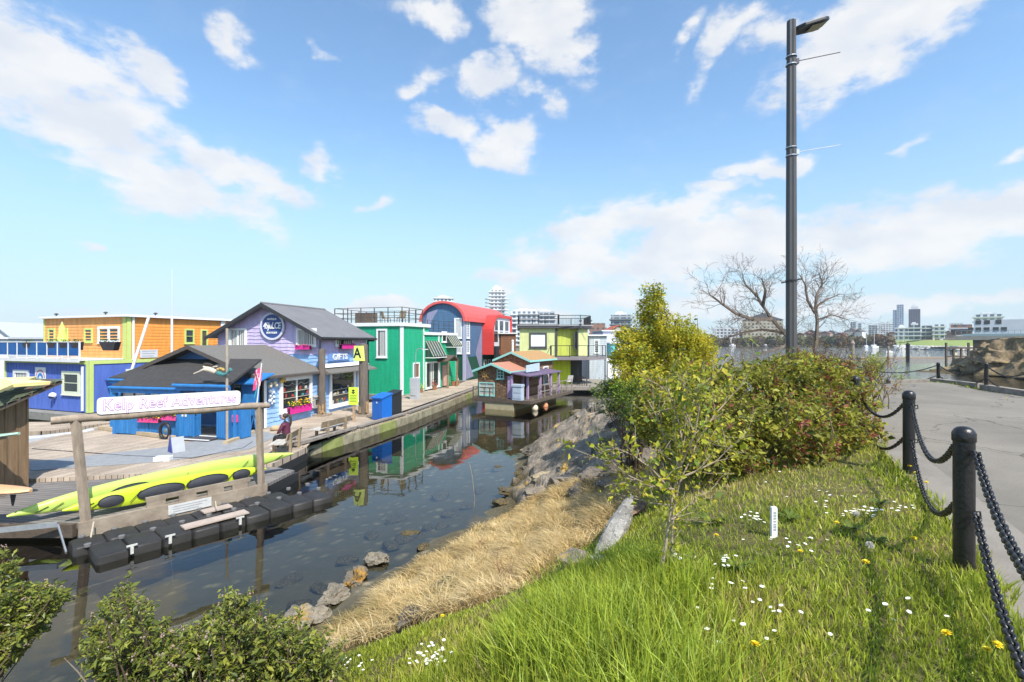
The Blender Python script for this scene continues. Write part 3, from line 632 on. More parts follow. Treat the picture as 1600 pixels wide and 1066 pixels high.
display(window(h, 'R', 0, h.rect('R', 0, 514, 578, 554, 633.5), w=.2, nx=1, out=.1), h, 'R', 0, h.rect('R', 0, 514, 578, 554, 633.5), 3)
window(h, 'R', 0, (4.1, 5.0, h.rect('R', 0, 514, 578, 554, 633)[2], h.rect('R', 0, 514, 578, 554, 633)[3]), w=.12, out=.09)
flowerbox('flower_box', 'magenta flower box on the upstairs gable window beside the round sign', h, 'F', 0, *h.rect('F', 0, 466, 540, 488, 546), M_pinkbox, [FP, FR], 5, 12, .03)
flowerbox('flower_box', 'magenta flower box on the upstairs side window over the white lettering', h, 'R', 0, *h.rect('R', 0, 528, 538, 549, 545), M_pinkbox, [FP, FR], 6, 12, .03)
# awning strip over the side window
aw = MB(); aw.prism([(.0, -.1, 2.75), (.75, -.1, 2.50), (.75, -.1, 2.42), (.0, -.1, 2.42)], (0, L_ + .2, 0)); aw.build('side_canopy', M_roofsh, h.r)
aw = MB(); aw.prism([(.02, .06, 3.0), (.18, .06, 2.78), (.02, .06, 2.78)], (0, L_ - .1, 0)); aw.build('flashing', M_white, h.r)
# round sign
u, z = h.px('F', 0, 427, 510); c = h.M @ fpt('F', 0, u, .05, z)
t = thing('round_sign', 'round navy sign with white rim and white script lettering on the lilac gable', 'sign', c, h.ang); rs = .86
rot = Matrix.Rotation(R(90), 3, 'X')
b = MB(); b.lathe([(rs, 0), (rs, .06), (rs - .02, .08), (rs - .13, .08), (rs - .14, .05)], 40, T=rot); b.build('rim', mat('sign_rim', (.62, .62, .70), .5, .05), t)
b = MB(); b.lathe([(rs - .14, .04), (rs - .14, .062)], 40, T=rot); b.build('disc', mat('navy_disc', (.035, .07, .24), .45, .05), t)
Tm = lambda y, x=0: Matrix.Translation((x, -.085, y)) @ Matrix.Rotation(R(90), 4, 'X')
text_mesh('lettering', '4SJuLCE', .54, M_white, t, Tm(.02), bold=.012, scx=.72, shear=.15, spacing=.92); text_mesh('lettering', 'ANTIQUE', .15, M_white, t, Tm(.43), bold=.006); text_mesh('lettering', 'BOUTIQUE', .15, M_white, t, Tm(-.40), bold=.006)
# white lettering on a wavy blue board
r_ = h.rect('R', 0, 511.5, 549, 544.5, 567); u, z = (r_[0] + r_[1]) / 2, (r_[2] + r_[3]) / 2
t = thing('shop_sign', 'pale blue board with raised white GIFTS lettering on the side wall', 'sign', h.M @ fpt('R', 0, u, .05, z), h.ang); hu = (r_[1] - r_[0]) / 2
pts = [(-hu + 2 * hu * i / 16, -.24 + .02 * math.sin(i * .9)) for i in range(17)] + [(hu - 2 * hu * i / 16, .24 + .025 * math.sin(i * 1.1)) for i in range(17)]
b = MB(); b.prism([(0, p[0], p[1]) for p in pts], (.04, 0, 0)); b.build('board', mat('cornflower_board', (.16, .30, .62), .6, .1), t)
text_mesh('lettering', 'GIFTS', .50, M_white, t, wallM('R', 0, .05, .055, .0), bold=.014, scx=hu * 1.05, ext=.02, spacing=1.08)

# ================================================================ porch shed in front of the annex
h = House('kayak_kiosk', 'deep blue wooden kiosk porch with black roof and open doorway under the shop gable', 'kiosk', HA.M @ Vector((-.9, -2.3, 0)), DN); HS = h
P_shed = mat('kiosk_blue', (.03, .20, .50), .55, .15, 3, .2, stretch=(6, 6, 1)); M_blackroof = mat('black_roofing', (.045, .042, .04), .9, .3, 5, .4, bscale=60)
rf = MB()
rf.prism([(-6.6, -.5, 2.22), (-6.6, 2.3, 3.38), (-6.6, 2.3, 3.46), (-6.6, -.5, 2.30)], (2.6, 0, 0)); rf.add([(-4.0, -.75, 2.42), (-.65, -.75, 2.42), (-2.0, 2.3, 3.40), (-4.0, 2.3, 3.40), (-4.0, -.75, 2.52), (-.65, -.75, 2.52), (-2.0, 2.3, 3.50), (-4.0, 2.3, 3.50)], [(3, 2, 1, 0), (4, 5, 6, 7), (0, 1, 5, 4), (1, 2, 6, 5), (2, 3, 7, 6), (3, 0, 4, 7)])
rf.prism([(-7.6, .3, 2.5), (-7.6, 2.3, 3.1), (-7.6, 2.3, 3.2), (-7.6, .3, 2.6)], (2.0, 0, 0)); rf.build('roof', M_blackroof, h.r)
b = MB(); b.tube([(-6.65, -.55, 2.22), (-3.95, -.55, 2.22)], .07, 8); b.tube([(-4.05, -.8, 2.42), (-.6, -.8, 2.42)], .08, 8); b.tube([(-7.65, .25, 2.5), (-5.6, .25, 2.5)], .06, 8)
b.box(-6.6, -4.0, -.5, -.42, 1.98, 2.2); b.box(-4.0, -.65, -.72, -.64, 2.18, 2.40); b.box(-7.6, -5.6, .3, .36, 2.3, 2.48); b.build('eave_beam', mat('kiosk_trim', (.03, .20, .52), .5, .15), h.r)
for x in (-7.5, -6.55, -5.3, -4.1, -3.25, -.72): b = MB(); b.box(x - .06, x + .06, -.42 if x > -7 else .3, -.3 if x > -7 else .42, 0, 2.15); b.build('post', P_shed, h.r)
b = MB(); r0 = random.Random(2)
for i in range(23): x = -6.5 + i * .10; b.box(x, x + .094, -.4, -.37 - r0.uniform(0, .006), .05, .92)
for i in range(9): x = -4.1 + i * .10; b.box(x, x + .094, -.41, -.38, .05, 1.0)
b.box(-6.5, -3.2, -.43, -.33, .92, .98); b.build('counter_wall', P_shed, h.r)
b = MB(); b.box(-6.5, -4.1, -.1, -.06, 1.35, 1.95)
for i in range(6): b.box(-6.5 + i * .47, -6.45 + i * .47, -.14, -.1, 1.35, 1.95, 1)
b.box(-6.5, -4.1, -.14, -.1, 1.62, 1.66, 1); b.build('screen_panel', [M_offwhite, M_darkmetal], h.r)
for x0, x1, y in ((-4.15, -3.3, -.55), ): 
    b = MB(); b.box(x0, x1, y, y + .05, .05, 1.35)
    for xa_ in (x0 + .06, (x0 + x1) / 2 + .03):
        for i in range(3): b.box(xa_ + i * .11, xa_ + .095 + i * .11, y - .03, y, .12, 1.27)
    dd = b.build('door', P_shed, h.r)
    for s_ in (-.11, .04): k = MB(); k.box((x0 + x1) / 2 + s_, (x0 + x1) / 2 + s_ + .07, y - .05, y - .03, 1.0, 1.12); k.build('hinge', M_white, dd)
b = MB(); b.box(-3.2, -2.05, 1.6, 1.64, .05, 2.3); b.box(-3.1, -2.7, 1.55, 1.6, .1, 2.2, 1); b.box(-2.55, -2.15, 1.55, 1.6, .1, 2.2, 1); b.build('glazed_door', [mat('khaki_frame', (.30, .28, .17), .7, .1), M_glassgreen], h.r)
b = MB()
for x0, x1, y in ((-1.95, -1.25, -.5), (-1.2, -.45, -.2)):
    b = MB(); b.box(x0, x1, y, y + .6, .05, 1.42)
    for i in range(4): b.box(x0 + .04 + i * (x1 - x0 - .05) / 4, x0 + .04 + (i + .85) * (x1 - x0 - .05) / 4, y - .025, y, .12, 1.36)
    b.build('locker', P_shed, h.r)
b = MB(); b.box(-.5, .95, 1.2, 1.24, .85, 2.35)
for i in range(14): b.box(-.5 + i * .104, -.41 + i * .104, 1.175, 1.2, .85, 2.35)
b.prism([(-.6, .9, 2.35), (-.6, 2.2, 2.75), (-.6, 2.2, 2.81), (-.6, .9, 2.41)], (1.65, 0, 0)); b.bar((-.3, 1.22, .85), (-.1, 1.22, .05), .06, .06); b.bar((.5, 1.22, .85), (.75, 1.22, .05), .06, .06); b.bar((.2, 1.22, .05), (.5, 1.22, .85), .04, .04)
b.build('side_panel', P_shed, h.r)
b = MB()
for k in range(7): b.box(-7.45, -6.65, .28, .31, 1.15 + k * .14, 1.2 + k * .14)
for k in range(6): b.box(-7.4 + k * .14, -7.36 + k * .14, .26, .29, 1.1, 2.1)
b.box(-7.45, -6.65, .28, .33, .35, .5); b.build('lattice', P_shed, h.r)
kx = lambda x: float(np.interp(x, [-7.6, -6.6, -4.1, -3.2, -2.0, -.45, 3], [-6.2, -5.05, -1.2, -.15, .85, 1.9, 5.35]))
for o_ in [o for ch in h.r.children for o in (ch,) + tuple(ch.children)]:
    f_ = (lambda x: .62 + (x + .6) * .64) if o_.name.startswith('side_panel') else kx
    for v in o_.data.vertices: v.co.x = f_(v.co.x)
flowerbox('flower_box', 'pink flower tub on the left end of the kiosk counter', h, 'F', -.4, kx(-5.5), kx(-4.75), .66, .86, FP, [FP, FR, FY], 11, 40, .12, out=.0)
flowerbox('flower_box', 'pink flower tub on the kiosk counter beside its double door', h, 'F', -.41, kx(-4.6), kx(-4.1), .8, 1.0, FP, [FP, FR, FY], 12, 30, .1, out=.0)
b = MB(); c = h.M @ Vector((kx(-.8), -.24, .95)); b.box(-.12, .12, -.1, 0, -.16, .1); b.prism([(-.12, -.1, .1), (-.12, 0, .1), (-.12, -.02, .17), (-.12, -.08, .17)], (.24, 0, 0)); b.box(-.08, .08, -.11, -.1, .0, .02, 1)
tag(b.build('mailbox', [mat('pink_paint', (.75, .06, .25), .5, .08), M_black], None, c, rotz=h.ang), 'small pink mailbox fixed to the blue locker', 'mailbox')
# wheel leaning by the door
b = MB(); c = h.M @ Vector((-1.5, -.85, .37))
ring = [Vector((.26 * math.cos(a), -.02, .34 * math.sin(a))) for a in [i * math.pi / 12 for i in range(25)]]
t = thing('tyre', 'black tyre leaning against the blue double door of the kiosk', 'tyre', c, h.ang); b.tube(ring, .07, 8, cap=False); b.build('rubber', M_black, t, smooth=True); b = MB(); b.ball((0, 0, 0), .11, 8, 0, (1, .4, 1)); b.build('hub', mat('grey_green', (.14, .18, .16), .6), t)
# mermaid figurehead over the porch roof
c = h.M @ Vector((1.3, -.95, 3.05))
t = thing('mermaid_statue', 'painted mermaid figurehead reaching forward above the black kiosk roof', 'statue', c, h.ang)
def skinbody(name, verts, edges, m, parent, sub=2, loc=None, root=0):
    me = bpy.data.meshes.new(name); me.from_pydata([v[:3] for v in verts], edges, []); me.materials.append(m)
    o = bpy.data.objects.new(name, me); C.objects.link(o)
    if parent: o.parent = parent
    if loc is not None: o.location = loc
    sk = o.modifiers.new('skin', 'SKIN'); sk.use_smooth_shade = True
    for i, v in enumerate(verts):
        d = me.skin_vertices[0].data[i]; r = v[3]; d.radius = r if isinstance(r, tuple) else (r, r); d.use_root = (i == root)
    sb_ = o.modifiers.new('s', 'SUBSURF'); sb_.levels = sub; sb_.render_levels = sub
    return o
PALE = mat('pale_skin_paint', (.66, .55, .42), .5, .1)
skinbody('torso', [(0, 0, 0, (.13, .16)), (-.3, 0, .1, (.14, .17)), (-.62, 0, .2, (.16, .19)), (-.85, 0, .3, .07), (-.98, 0, .38, (.11, .12)), (-.78, -.16, .18, .075), (-1.05, -.2, .05, .055), (-1.35, -.22, -.06, .045), (-1.5, -.22, -.12, .04), (-.6, .18, .2, .07), (-.4, .26, .32, .055), (-.1, .2, .36, .045)], [(0, 1), (1, 2), (2, 3), (3, 4), (2, 5), (5, 6), (6, 7), (7, 8), (2, 9), (9, 10), (10, 11)], PALE, t)
skinbody('fish_tail', [(.02, 0, 0, .18), (.3, 0, -.1, .17), (.6, 0, -.16, .12), (.85, 0, -.06, .07), (1.0, 0, .1, (.03, .13)), (1.1, .1, .25, (.02, .12)), (1.12, -.12, .22, (.02, .12))], [(0, 1), (1, 2), (2, 3), (3, 4), (4, 5), (4, 6)], mat('teal_scales', (.06, .20, .20), .5, .4, 14), t)
skinbody('hair', [(-.98, 0, .47, .10), (-.75, .02, .5, .11), (-.5, .03, .48, .1), (-.25, .03, .42, .06)], [(0, 1), (1, 2), (2, 3)], mat('dark_hair', (.05, .035, .025), .7, .3), t, 1)
b = MB()
for i in range(5): b.ball((.15 + .1 * i, .0 + .06 * (i % 2), .18 + .05 * math.sin(i)), .10, 8)
b.build('shell_cluster', mat('gold_brown', (.40, .27, .08), .6, .3, 12), t, smooth=True)
b = MB(); b.tube([(.45, .12, -3.05), (.45, .12, 1.9)], .055, 8); b.bar((0, .1, -.1), (.5, .12, -.25), .06, .06); b.build('mast', mat('pale_pole', (.36, .30, .24), .8, .2), t)
for ch in t.children:
    if not ch.name.startswith('mast'): ch.scale = (.68, .68, .68)

# ================================================================ orange over blue floating house
h = House('orange_house', 'two storey house, blue below and orange siding above, with blue glass balcony', 'house', (-25.3, 28.9, .5), (.347, .938)); HO = h
P_or = mat('orange_siding', (.86, .33, .06), .6, .07, 2, .1, stretch=(1, 1, 3)); P_or2 = mat('light_orange_siding', (.87, .40, .12), .6, .06, 2, .1); P_bl = mat('royal_blue_siding', (.09, .16, .52), .6, .08, 2, .1, stretch=(4, 4, .6)); P_lime = mat('lime_trim', (.55, .66, .20), .55, .06)
z2 = 3.12; zt = 5.95
mb = MB(); mb.box(-8.7, 0, 0, 9.5, 0.1, z2, 0)
for i in range(28): mb.box(-8.7 + i * .31, -8.67 + i * .31, -.015, 0, .15, z2, 0)
mb.build('lower_wall', [P_bl], h.r)
mb = MB(); mb.box(-8.7, -.03, 2.05, 11.5, z2, zt, 0); clap(mb, 'F', 2.05, lambda z: (-8.7, -.03), z2, zt, .2, mfun=lambda z: 1); clap(mb, 'R', -.03, lambda z: (2.05, 11.5), z2, zt, .2); mb.build('upper_wall', [P_or, P_or2], h.r)
mb = MB()
for (f, o, a, c_, za, zb) in (('F', 0, -8.72, 0.0, z2 - .12, z2 + .1), ('R', 0, 0, 9.5, z2 - .12, z2 + .1), ('F', 0, -.22, 0.0, 0.1, z2 - .12), ('R', 0, 0.0, .22, 0.1, z2 - .12), ('F', 2.05, -.3, 0, z2 + .1, zt), ('R', 0, 2.05, 2.3, z2 + .1, zt), ('F', 0, -8.72, -8.55, .1, z2 - .12), ('F', 2.05, -8.72, -8.58, z2 + .1, zt)): fbox(mb, f, o, a, c_, .012, .05, za, zb)
mb.build('corner_trim', P_lime, h.r)
mb = MB(); mb.box(-8.95, .25, 1.8, 11.8, zt, zt + .06); mb.box(-8.9, .2, 1.85, 11.7, zt + .06, zt + .16); mb.build('flat_roof', M_offwhite, h.r)
for q_ in ((.03, .1, 2.35, 2.47, z2 + .05, zt), (.03, .1, 8.6, 8.95, z2, zt + .02), (-.55, -.45, -.12, -.03, .2, z2 - .25)): mb = MB(); mb.box(*q_); mb.build('downpipe', M_white, h.r)
mb = MB(); mb.box(-8.9, -.25, -.35, 2.05, z2 + .1, z2 + .18); mb.box(-8.9, -.25, -.4, -.35, z2 + .0, z2 + .2); mb.build('balcony_deck', M_offwhite, h.r)
rail = MB(); n = 8
for i in range(n + 1): x = -8.8 + i * 8.45 / n; rail.box(x - .035, x + .035, -.33, -.26, z2 + .18, z2 + 1.2)
rail.box(-8.85, -.3, -.34, -.25, z2 + 1.2, z2 + 1.25); rail.box(-8.85, -.3, -.33, -.27, z2 + .34, z2 + .38); rl = rail.build('balcony_rail', M_white, h.r)
P_bglass = mat('blue_glass', (.006, .09, .30), .35, .3, 1.2, spec=.25)
for i in range(n): x = -8.8 + i * 8.45 / n; g = MB(); g.box(x + .05, x + 8.45 / n - .05, -.31, -.29, z2 + .40, z2 + 1.18); g.build('glass_panel', P_bglass, rl)
for r_ in ((76, 513, 87, 535), (132.5, 513, 145.5, 535)): window(h, 'F', 2.05, h.rect('F', 2.05, *r_), fr=P_lime, w=.12, nx=1, ny=1)
window(h, 'F', 2.05, h.rect('F', 2.05, 154, 510, 188, 536), w=.16, nx=2, mw=.2)
window(h, 'F', 2.05, h.rect('F', 2.05, 95, 513, 107, 536), fr=P_lime, w=.12, pane=mat('green_door', (.30, .42, .28), .5))
window(h, 'F', 0, h.rect('F', 0, 22, 578, 46, 606), fr=M_offwhite, w=.2, curtain=[(0, 1)]); window(h, 'F', 0, h.rect('F', 0, 98, 580, 126, 617), fr=mat('cream_trim', (.70, .74, .55), .5, .05), w=.2, ny=2)
window(h, 'R', 0, (2.0, 3.9, 1.2, 2.6), fr=mat('cream_trim', (.70, .74, .55), .5, .05), w=.25); window(h, 'R', 0, h.rect('R', 0, 288, 514, 303, 537), fr=P_lime, w=.1, ny=2)
window(h, 'R', 0, h.rect('R', 0, 313, 515, 324, 552), fr=P_lime, w=.1, pane=mat('brown_door', (.10, .07, .04), .6), name='door')
hull(h, -9.2, .6, -.7, 9.8, .05)
# plaque on the orange wall, round logo sign on the blue wall
u0, u1, z0, z1 = h.rect('R', 0, 218, 546.5, 245.5, 559); t = thing('wall_plaque', 'white rectangular plaque of faint lettering on the orange wall', 'sign', h.M @ Vector((0, (u0 + u1) / 2, (z0 + z1) / 2)), h.ang)
b = MB(); b.box(.03, .07, (u0 - u1) / 2, (u1 - u0) / 2, (z0 - z1) / 2, (z1 - z0) / 2); b.build('board', mat('greyish_white', (.62, .62, .63), .5, .05), t)
b = MB()
for k in range(3): b.box(.07, .074, (u0 - u1) * .4, (u1 - u0) * (.4 - .06 * k), .15 - k * .16, .19 - k * .16)
b.build('lettering', mat('grey_letter', (.33, .33, .36), .6), t)
u0, u1, z0, z1 = h.rect('F', 0, 51, 574, 78, 601); t = thing('logo_sign', 'white square sign with round blue whale emblem on the blue wall', 'sign', h.M @ Vector(((u0 + u1) / 2, 0, (z0 + z1) / 2)), h.ang); q = (z1 - z0) / 2
b = MB(); b.box(-q, q, -.05, -.02, -q, q); b.build('board', M_white, t)
b = MB(); b.prism([(q * .55 * math.cos(a), -.055, -q * .25 + q * .62 * math.sin(a)) for a in [i * math.pi / 10 for i in range(11)]] + [(q * .28 * math.cos(a), -.055, -q * .28 + q * .3 * math.sin(a)) for a in [math.pi - i * math.pi / 8 for i in range(9)]], (0, .005, 0))
b.build('emblem', mat('emblem_blue', (.05, .22, .55), .5), t); b = MB()
for i in range(13): a = math.pi * (i + .5) / 13; b.box(q * .8 * math.cos(a) - .04, q * .8 * math.cos(a) + .04, -.056, -.05, -q * .2 + q * .85 * math.sin(a) - .06, -q * .2 + q * .85 * math.sin(a) + .05)
b.build('lettering', mat('emblem_red', (.5, .18, .22), .5), t)
b = MB(); c = at_wall(h, 'F', 0, 87, 618, .15); t = thing('buoy', 'white and dark round buoy hanging on the royal blue wall', 'buoy', c, h.ang); b.ball((0, 0, 0), .2, 12); b.build('float_ball', M_white, t, smooth=True); b = MB(); b.ball((0, -.03, -.06), .185, 12, 0, (1, 1, .7)); b.tube([(0, 0, .18), (0, .05, .5)], .01, 5); b.build('lower_band', mat('navy_rubber', (.03, .04, .12), .5), t, smooth=True)
# planters behind the balcony glass, folded parasol, roof cowls
for i, px_ in enumerate((43, 82, 100.5, 118, 170)):
    u, z = h.px('F', -.25, px_, 540); lab = ['leftmost', 'second from left', 'middle', 'fourth from left', 'rightmost'][i]
    t = thing('planter', lab + ' of the five dark planters hung on the blue glass balcony rail', 'planter', h.M @ Vector((u, -.2, z2 + .95)), h.ang, 'planters on the balcony rail'); w = (.45, .45, .42, .42, .75)[i]
    b = MB(); b.prism([(-w, -.14, .28), (w, -.14, .28), (w * .6, -.1, -.22), (-w * .6, -.1, -.22)], (0, .3, 0)); b.build('pot', mat('planter_dark', (.04, .035, .04), .8, .3), t)
    rd = random.Random(i); b = MB()
    for k in range(70):
        c = Vector((rd.uniform(-w, w), rd.uniform(-.15, .15), .28 + rd.uniform(-.02, .16))); s = .05; q_ = Matrix.Rotation(rd.uniform(0, 6.3), 3, 'Z') @ Matrix.Rotation(rd.uniform(0, 1.5), 3, 'X')
        b.add([c + q_ @ Vector(p) for p in ((-s, 0, 0), (0, -s * .5, .01), (s, 0, 0), (0, s * .5, .01))], [(0, 1, 2, 3)])
    b.build('foliage', leafmat('planter_leaf', (.06, .13, .02)), t)
c = h.M @ Vector((h.px('F', 1.0, 97, 530)[0], 1.0, z2 + .18)); t = thing('folded_parasol', 'folded lime green parasol standing on the orange house balcony', 'parasol', c, h.ang)
b = MB(); b.tube([(0, 0, 0), (0, 0, 2.35)], .025, 6); b.build('pole', M_white, t); b = MB(); b.lathe([(.26, .75), (.3, 1.0), (.2, 1.5), (.17, 1.9), (.05, 2.25), (.01, 2.3)], 9); b.build('canopy', mat('lime_cloth', (.62, .78, .16), .8, .15), t)
for i, (px_, lab) in enumerate(((88, 'left'), (165, 'middle'), (243, 'right'))):
    b = MB(); b.lathe([(.05, 0), (.05, .16), (.12, .17), (.12, .23), (.03, .27)], 10); u = h.px('F' if i < 2 else 'R', 2.6 if i < 2 else -1, px_, 490)[0]
    tag(b.build('roof_vent', M_darkmetal, None, h.M @ (Vector((u, 2.6, zt + .15)) if i < 2 else Vector((-1, u, zt + .15)))), lab + 'most of three small metal vent cowls on the orange house roof' if i != 1 else 'middle of three small metal vent cowls on the orange house roof', 'roof vent', 'vents on the orange house')

# ================================================================ green house
h = House('green_house', 'bright green wooden house with white corner trim and railed roof terrace', 'house', (-8.9, 39.1, .5), (.31, .95)); HG = h
P_gr = mat('kelly_green_siding', (.012, .40, .20), .6, .08, 2, .12, stretch=(1, 1, 3)); h2 = 5.62
mb = MB(); mb.box(-6.5, -.02, .02, 4.6, 0, h2); clap(mb, 'F', .02, lambda z: (-6.5, -.02), .02, h2, .16, tk=.022); clap(mb, 'R', -.02, lambda z: (.02, 3.5), .02, h2, .16, tk=.022)
mb.box(-6.5, -.02, 4.6, 10.5, 0, 4.95); clap(mb, 'R', -.02, lambda z: (3.5, 10.5), .02, 4.95, .16, tk=.022); mb.build('wall', P_gr, h.r)
mb = MB(); mb.box(-6.7, .14, -.14, 4.7, h2, h2 + .28); mb.box(-.3, .12, 3.5, 10.6, 4.95, 5.2); mb.box(-6.6, -.3, 4.7, 10.6, 4.95, 5.2)
for (f, o, a, c_, zb) in (('F', 0, -.16, 0.03, h2), ('R', 0, 0, .16, h2), ('R', 0, 3.5, 3.66, h2), ('R', 0, 6.4, 6.6, 4.95), ('R', 0, 10.34, 10.5, 4.95)): fbox(mb, f, o, a, c_, .005, .05, .02, zb)
mb.build('white_trim', M_white, h.r)
window(h, 'F', 0, h.rect('F', 0, 588.5, 514, 605, 559), w=.15, curtain=[(.2, .95)])
window(h, 'R', 0, h.rect('R', 0, 645, 566.5, 655, 591.5), w=.12, pane=mat('warm_pane', (.22, .12, .08), .2))
wn = window(h, 'R', 0, h.rect('R', 0, 664.5, 565, 687, 606), w=.14, nx=2, curtain=[(.3, .6)], pane=M_glassgreen)
window(h, 'R', 0, h.rect('R', 0, 690, 518, 697.5, 535), w=.12)
for (r_, zs) in (((665, 533, 686, 557), 0), ((697, 523, 712, 541), 0)):
    u0, u1, z0, z1 = h.rect('R', 0, *r_); b = MB(); b.prism([(0, u0, z1), (.75, u0, z0 + .05), (.75, u0, z0 - .05), (0, u0, z0 - .05)], (0, u1 - u0, 0))
    for k in range(6): y = u0 + .03 + k * (u1 - u0 - .1) / 5; b.prism([(.0, y, z1 + .03), (.77, y, z0 + .08), (.77, y, z0 + .02), (.0, y, z1 - .03)], (0, .05, 0), 1)
    b.build('greenhouse_awning', [M_glassgreen, mat('cream_rib', (.62, .58, .38), .6)], h.r); b = MB(); b.box(.0, .8, u0 - .05, u1 + .05, z0 - .12, z0 - .052); b.build('awning_sill', M_white, h.r)
u0, u1, z0, z1 = h.rect('R', .6, 689, 555, 710, 603)
b = MB(); b.prism([(-.0, u0, z1 - .35), (.65, (u0 + u1) / 2, z1 + .1), (.65, (u0 + u1) / 2, z1), (0, u0, z1 - .45)], (.6, 0, 0)) if False else None
b = MB(); um = (u0 + u1) / 2 + .4; b.prism([(0, u0 + .3, z1 - .5), (0, um, z1), (0, u1, z1 - .5), (0, u1, z1 - .62), (0, um, z1 - .12), (0, u0 + .3, z1 - .62)], (1.1, 0, 0)); b.build('porch_roof', M_wooddark, h.r)
for u_ in (u0 + .6, u1 - .3): b = MB(); b.tube([(1.0, u_, 0), (.9, u_ + .25, 1.2), (1.0, u_ + .1, z1 - .55)], [.12, .09, .1], 7); b.build('driftwood_post', mat('driftwood', (.24, .14, .08), .85, .3, 6, .4), h.r)
b = MB(); b.box(.01, .06, um - .45, um + .45, .1, 2.1); b.build('door', mat('blush_door', (.55, .35, .28), .6), h.r)
def railing(h, pts, z0, hh, m, name='railing', every=.9, mid=(.5,), bars=0, r=.022):
    b = MB()
    for a, c_ in zip(pts[:-1], pts[1:]):
        a = Vector(a); c_ = Vector(c_); L = (c_ - a).length; n = max(1, round(L / every))
        for k in range(n + 1): p = a.lerp(c_, k / n); b.box(p.x - r, p.x + r, p.y - r, p.y + r, z0, z0 + hh)
        for f in (1,) + tuple(mid): b.bar((a.x, a.y, z0 + hh * f), (c_.x, c_.y, z0 + hh * f), r * 1.5, r * 1.6)
        if bars:
            n = int(L / bars)
            for k in range(n + 1): p = a.lerp(c_, k / n); b.box(p.x - .008, p.x + .008, p.y - .008, p.y + .008, z0 + .1, z0 + hh)
    return b.build(name, m, h.r)
railing(h, [(0, 3.4, 0), (0, .0, 0), (-6.5, .0, 0), (-6.5, 4.5, 0)], h2 + .28, 1.25, M_darkmetal, every=1.25, mid=(.66, .33), r=.028); railing(h, [(0, 3.4, 0), (-2, 4.5, 0), (-6.5, 4.5, 0)], h2 + .28, 1.25, M_darkmetal, every=1.5, mid=(.66, .33), r=.025); railing(h, [(-.2, 4.7, 0), (-.2, 10.3, 0)], 5.2, 1.1, M_darkmetal, every=1.1, mid=(.66, .33), r=.022)
b = MB(); b.box(-5.2, -3.5, 1.0, 1.8, h2 + .28, h2 + 1.2); tag(b.build('planter_box', M_wooddark, None, h.M.translation, rotz=h.ang), 'dark wooden box standing on the green house roof terrace', 'box')
hull(h, -6.9, .25, -.3, 10.8, .02)
rd = random.Random(3)
for i, (u_, w__, lab) in enumerate(((4.6, .22, 'terracotta pot of red flowers left of the green house door'), (8.6, .26, 'terracotta pot of foliage right of the green house door'), (9.6, .2, 'small pot of white flowers at the far corner of the green house'), (2.2, .16, 'small pot with yellow flowers under the narrow green house window'))):
    t = thing('flower_pot', lab, 'flower pot', h.M @ Vector((.55, u_, .02)), 0); b = MB(); b.lathe([(w__ * .7, 0), (w__, w__ * 1.5), (w__ * 1.1, w__ * 1.5), (w__ * 1.1, w__ * 1.7)], 12); b.build('pot', mat('terracotta', (.36, .15, .07), .8, .15), t); b = MB(); c2 = MB()
    for k in range(60):
        c = Vector((rd.gauss(0, w__ * .6), rd.gauss(0, w__ * .6), w__ * 1.7 + abs(rd.gauss(0, w__)))); s = .06; q_ = Matrix.Rotation(rd.uniform(0, 6.3), 3, 'Z') @ Matrix.Rotation(rd.uniform(0, 1.5), 3, 'X'); b.add([c + q_ @ Vector(p) for p in ((-s, 0, 0), (0, -s * .5, .01), (s, 0, 0), (0, s * .5, .01))], [(0, 1, 2, 3)])
        if k % 3 == 0: c2.ball(c + Vector((0, 0, .04)), .035, 5)
    b.build('foliage', leafmat('planter_leaf', (.06, .13, .02)), t)
    if i != 1: c2.build('blossoms', (FR, FR, FW, FY)[i], t)
def chair_small(name, label, loc, rz, m, m2, s=1):
    t = thing(name, label, 'chair', loc, rz); b = MB(); b.box(-.28, .28, -.28, .28, .38, .46); b.build('seat', m, t); b = MB(); b.prism([(-.28, .22, .44), (-.28, .42, 1.0), (-.28, .48, 1.0), (-.28, .28, .44)], (.56, 0, 0)); b.build('backrest', m, t)
    for sx in (-1, 1):
        for sy in (-1, 1): b = MB(); b.bar((sx * .26, sy * .26, 0), (sx * .26, sy * .26, .38), .04, .04); b.build('leg', m2, t)
    t.scale = (s, s, s); return t
M_tan = mat('tan_canvas', (.30, .25, .17), .8, .15)
chair_small('deck_chair', 'tan deck chair on the green house terrace beside the dark box', h.M @ Vector((-2.3, 1.3, h2 + .28)), h.ang + 2.6, M_tan, M_darkmetal); chair_small('deck_chair', 'tan deck chair at the corner of the green house terrace', h.M @ Vector((-.8, 1.2, h2 + .28)), h.ang - 2.2, M_tan, M_darkmetal)

# ================================================================ round roofed blue and red house
h = House('arched_house', 'tall blue house with barrel shaped red roof and red rounded window bay', 'house', (-5.3, 53.7, .5), (.31, .95)); HR = h
W_ = 5.2; ze = 6.7; zr = 8.75; n = 14
arc = [(-W_ / 2 + W_ / 2 * math.cos(math.pi * i / n) * 1.0, ze - .1 + (zr - ze) * math.sin(math.pi * i / n)) for i in range(n + 1)]
P_rb = mat('slate_blue_siding', (.075, .16, .28), .6, .12, 2, .1); P_gn = mat('dark_green_siding', (.012, .08, .045), .6, .1); P_gy = mat('pale_violet_siding', (.27, .28, .42), .6, .1); P_red = mat('bright_red_paint', (.60, .05, .04), .5, .08, 2); P_redroof = mat('coral_red_roof', (.64, .10, .09), .6, .1, 2)
mb = MB(); mb.prism([(-W_, .03, 0), (0, .03, 0)] + [(x, .03, z) for x, z in arc], (0, 14, 0), 0)
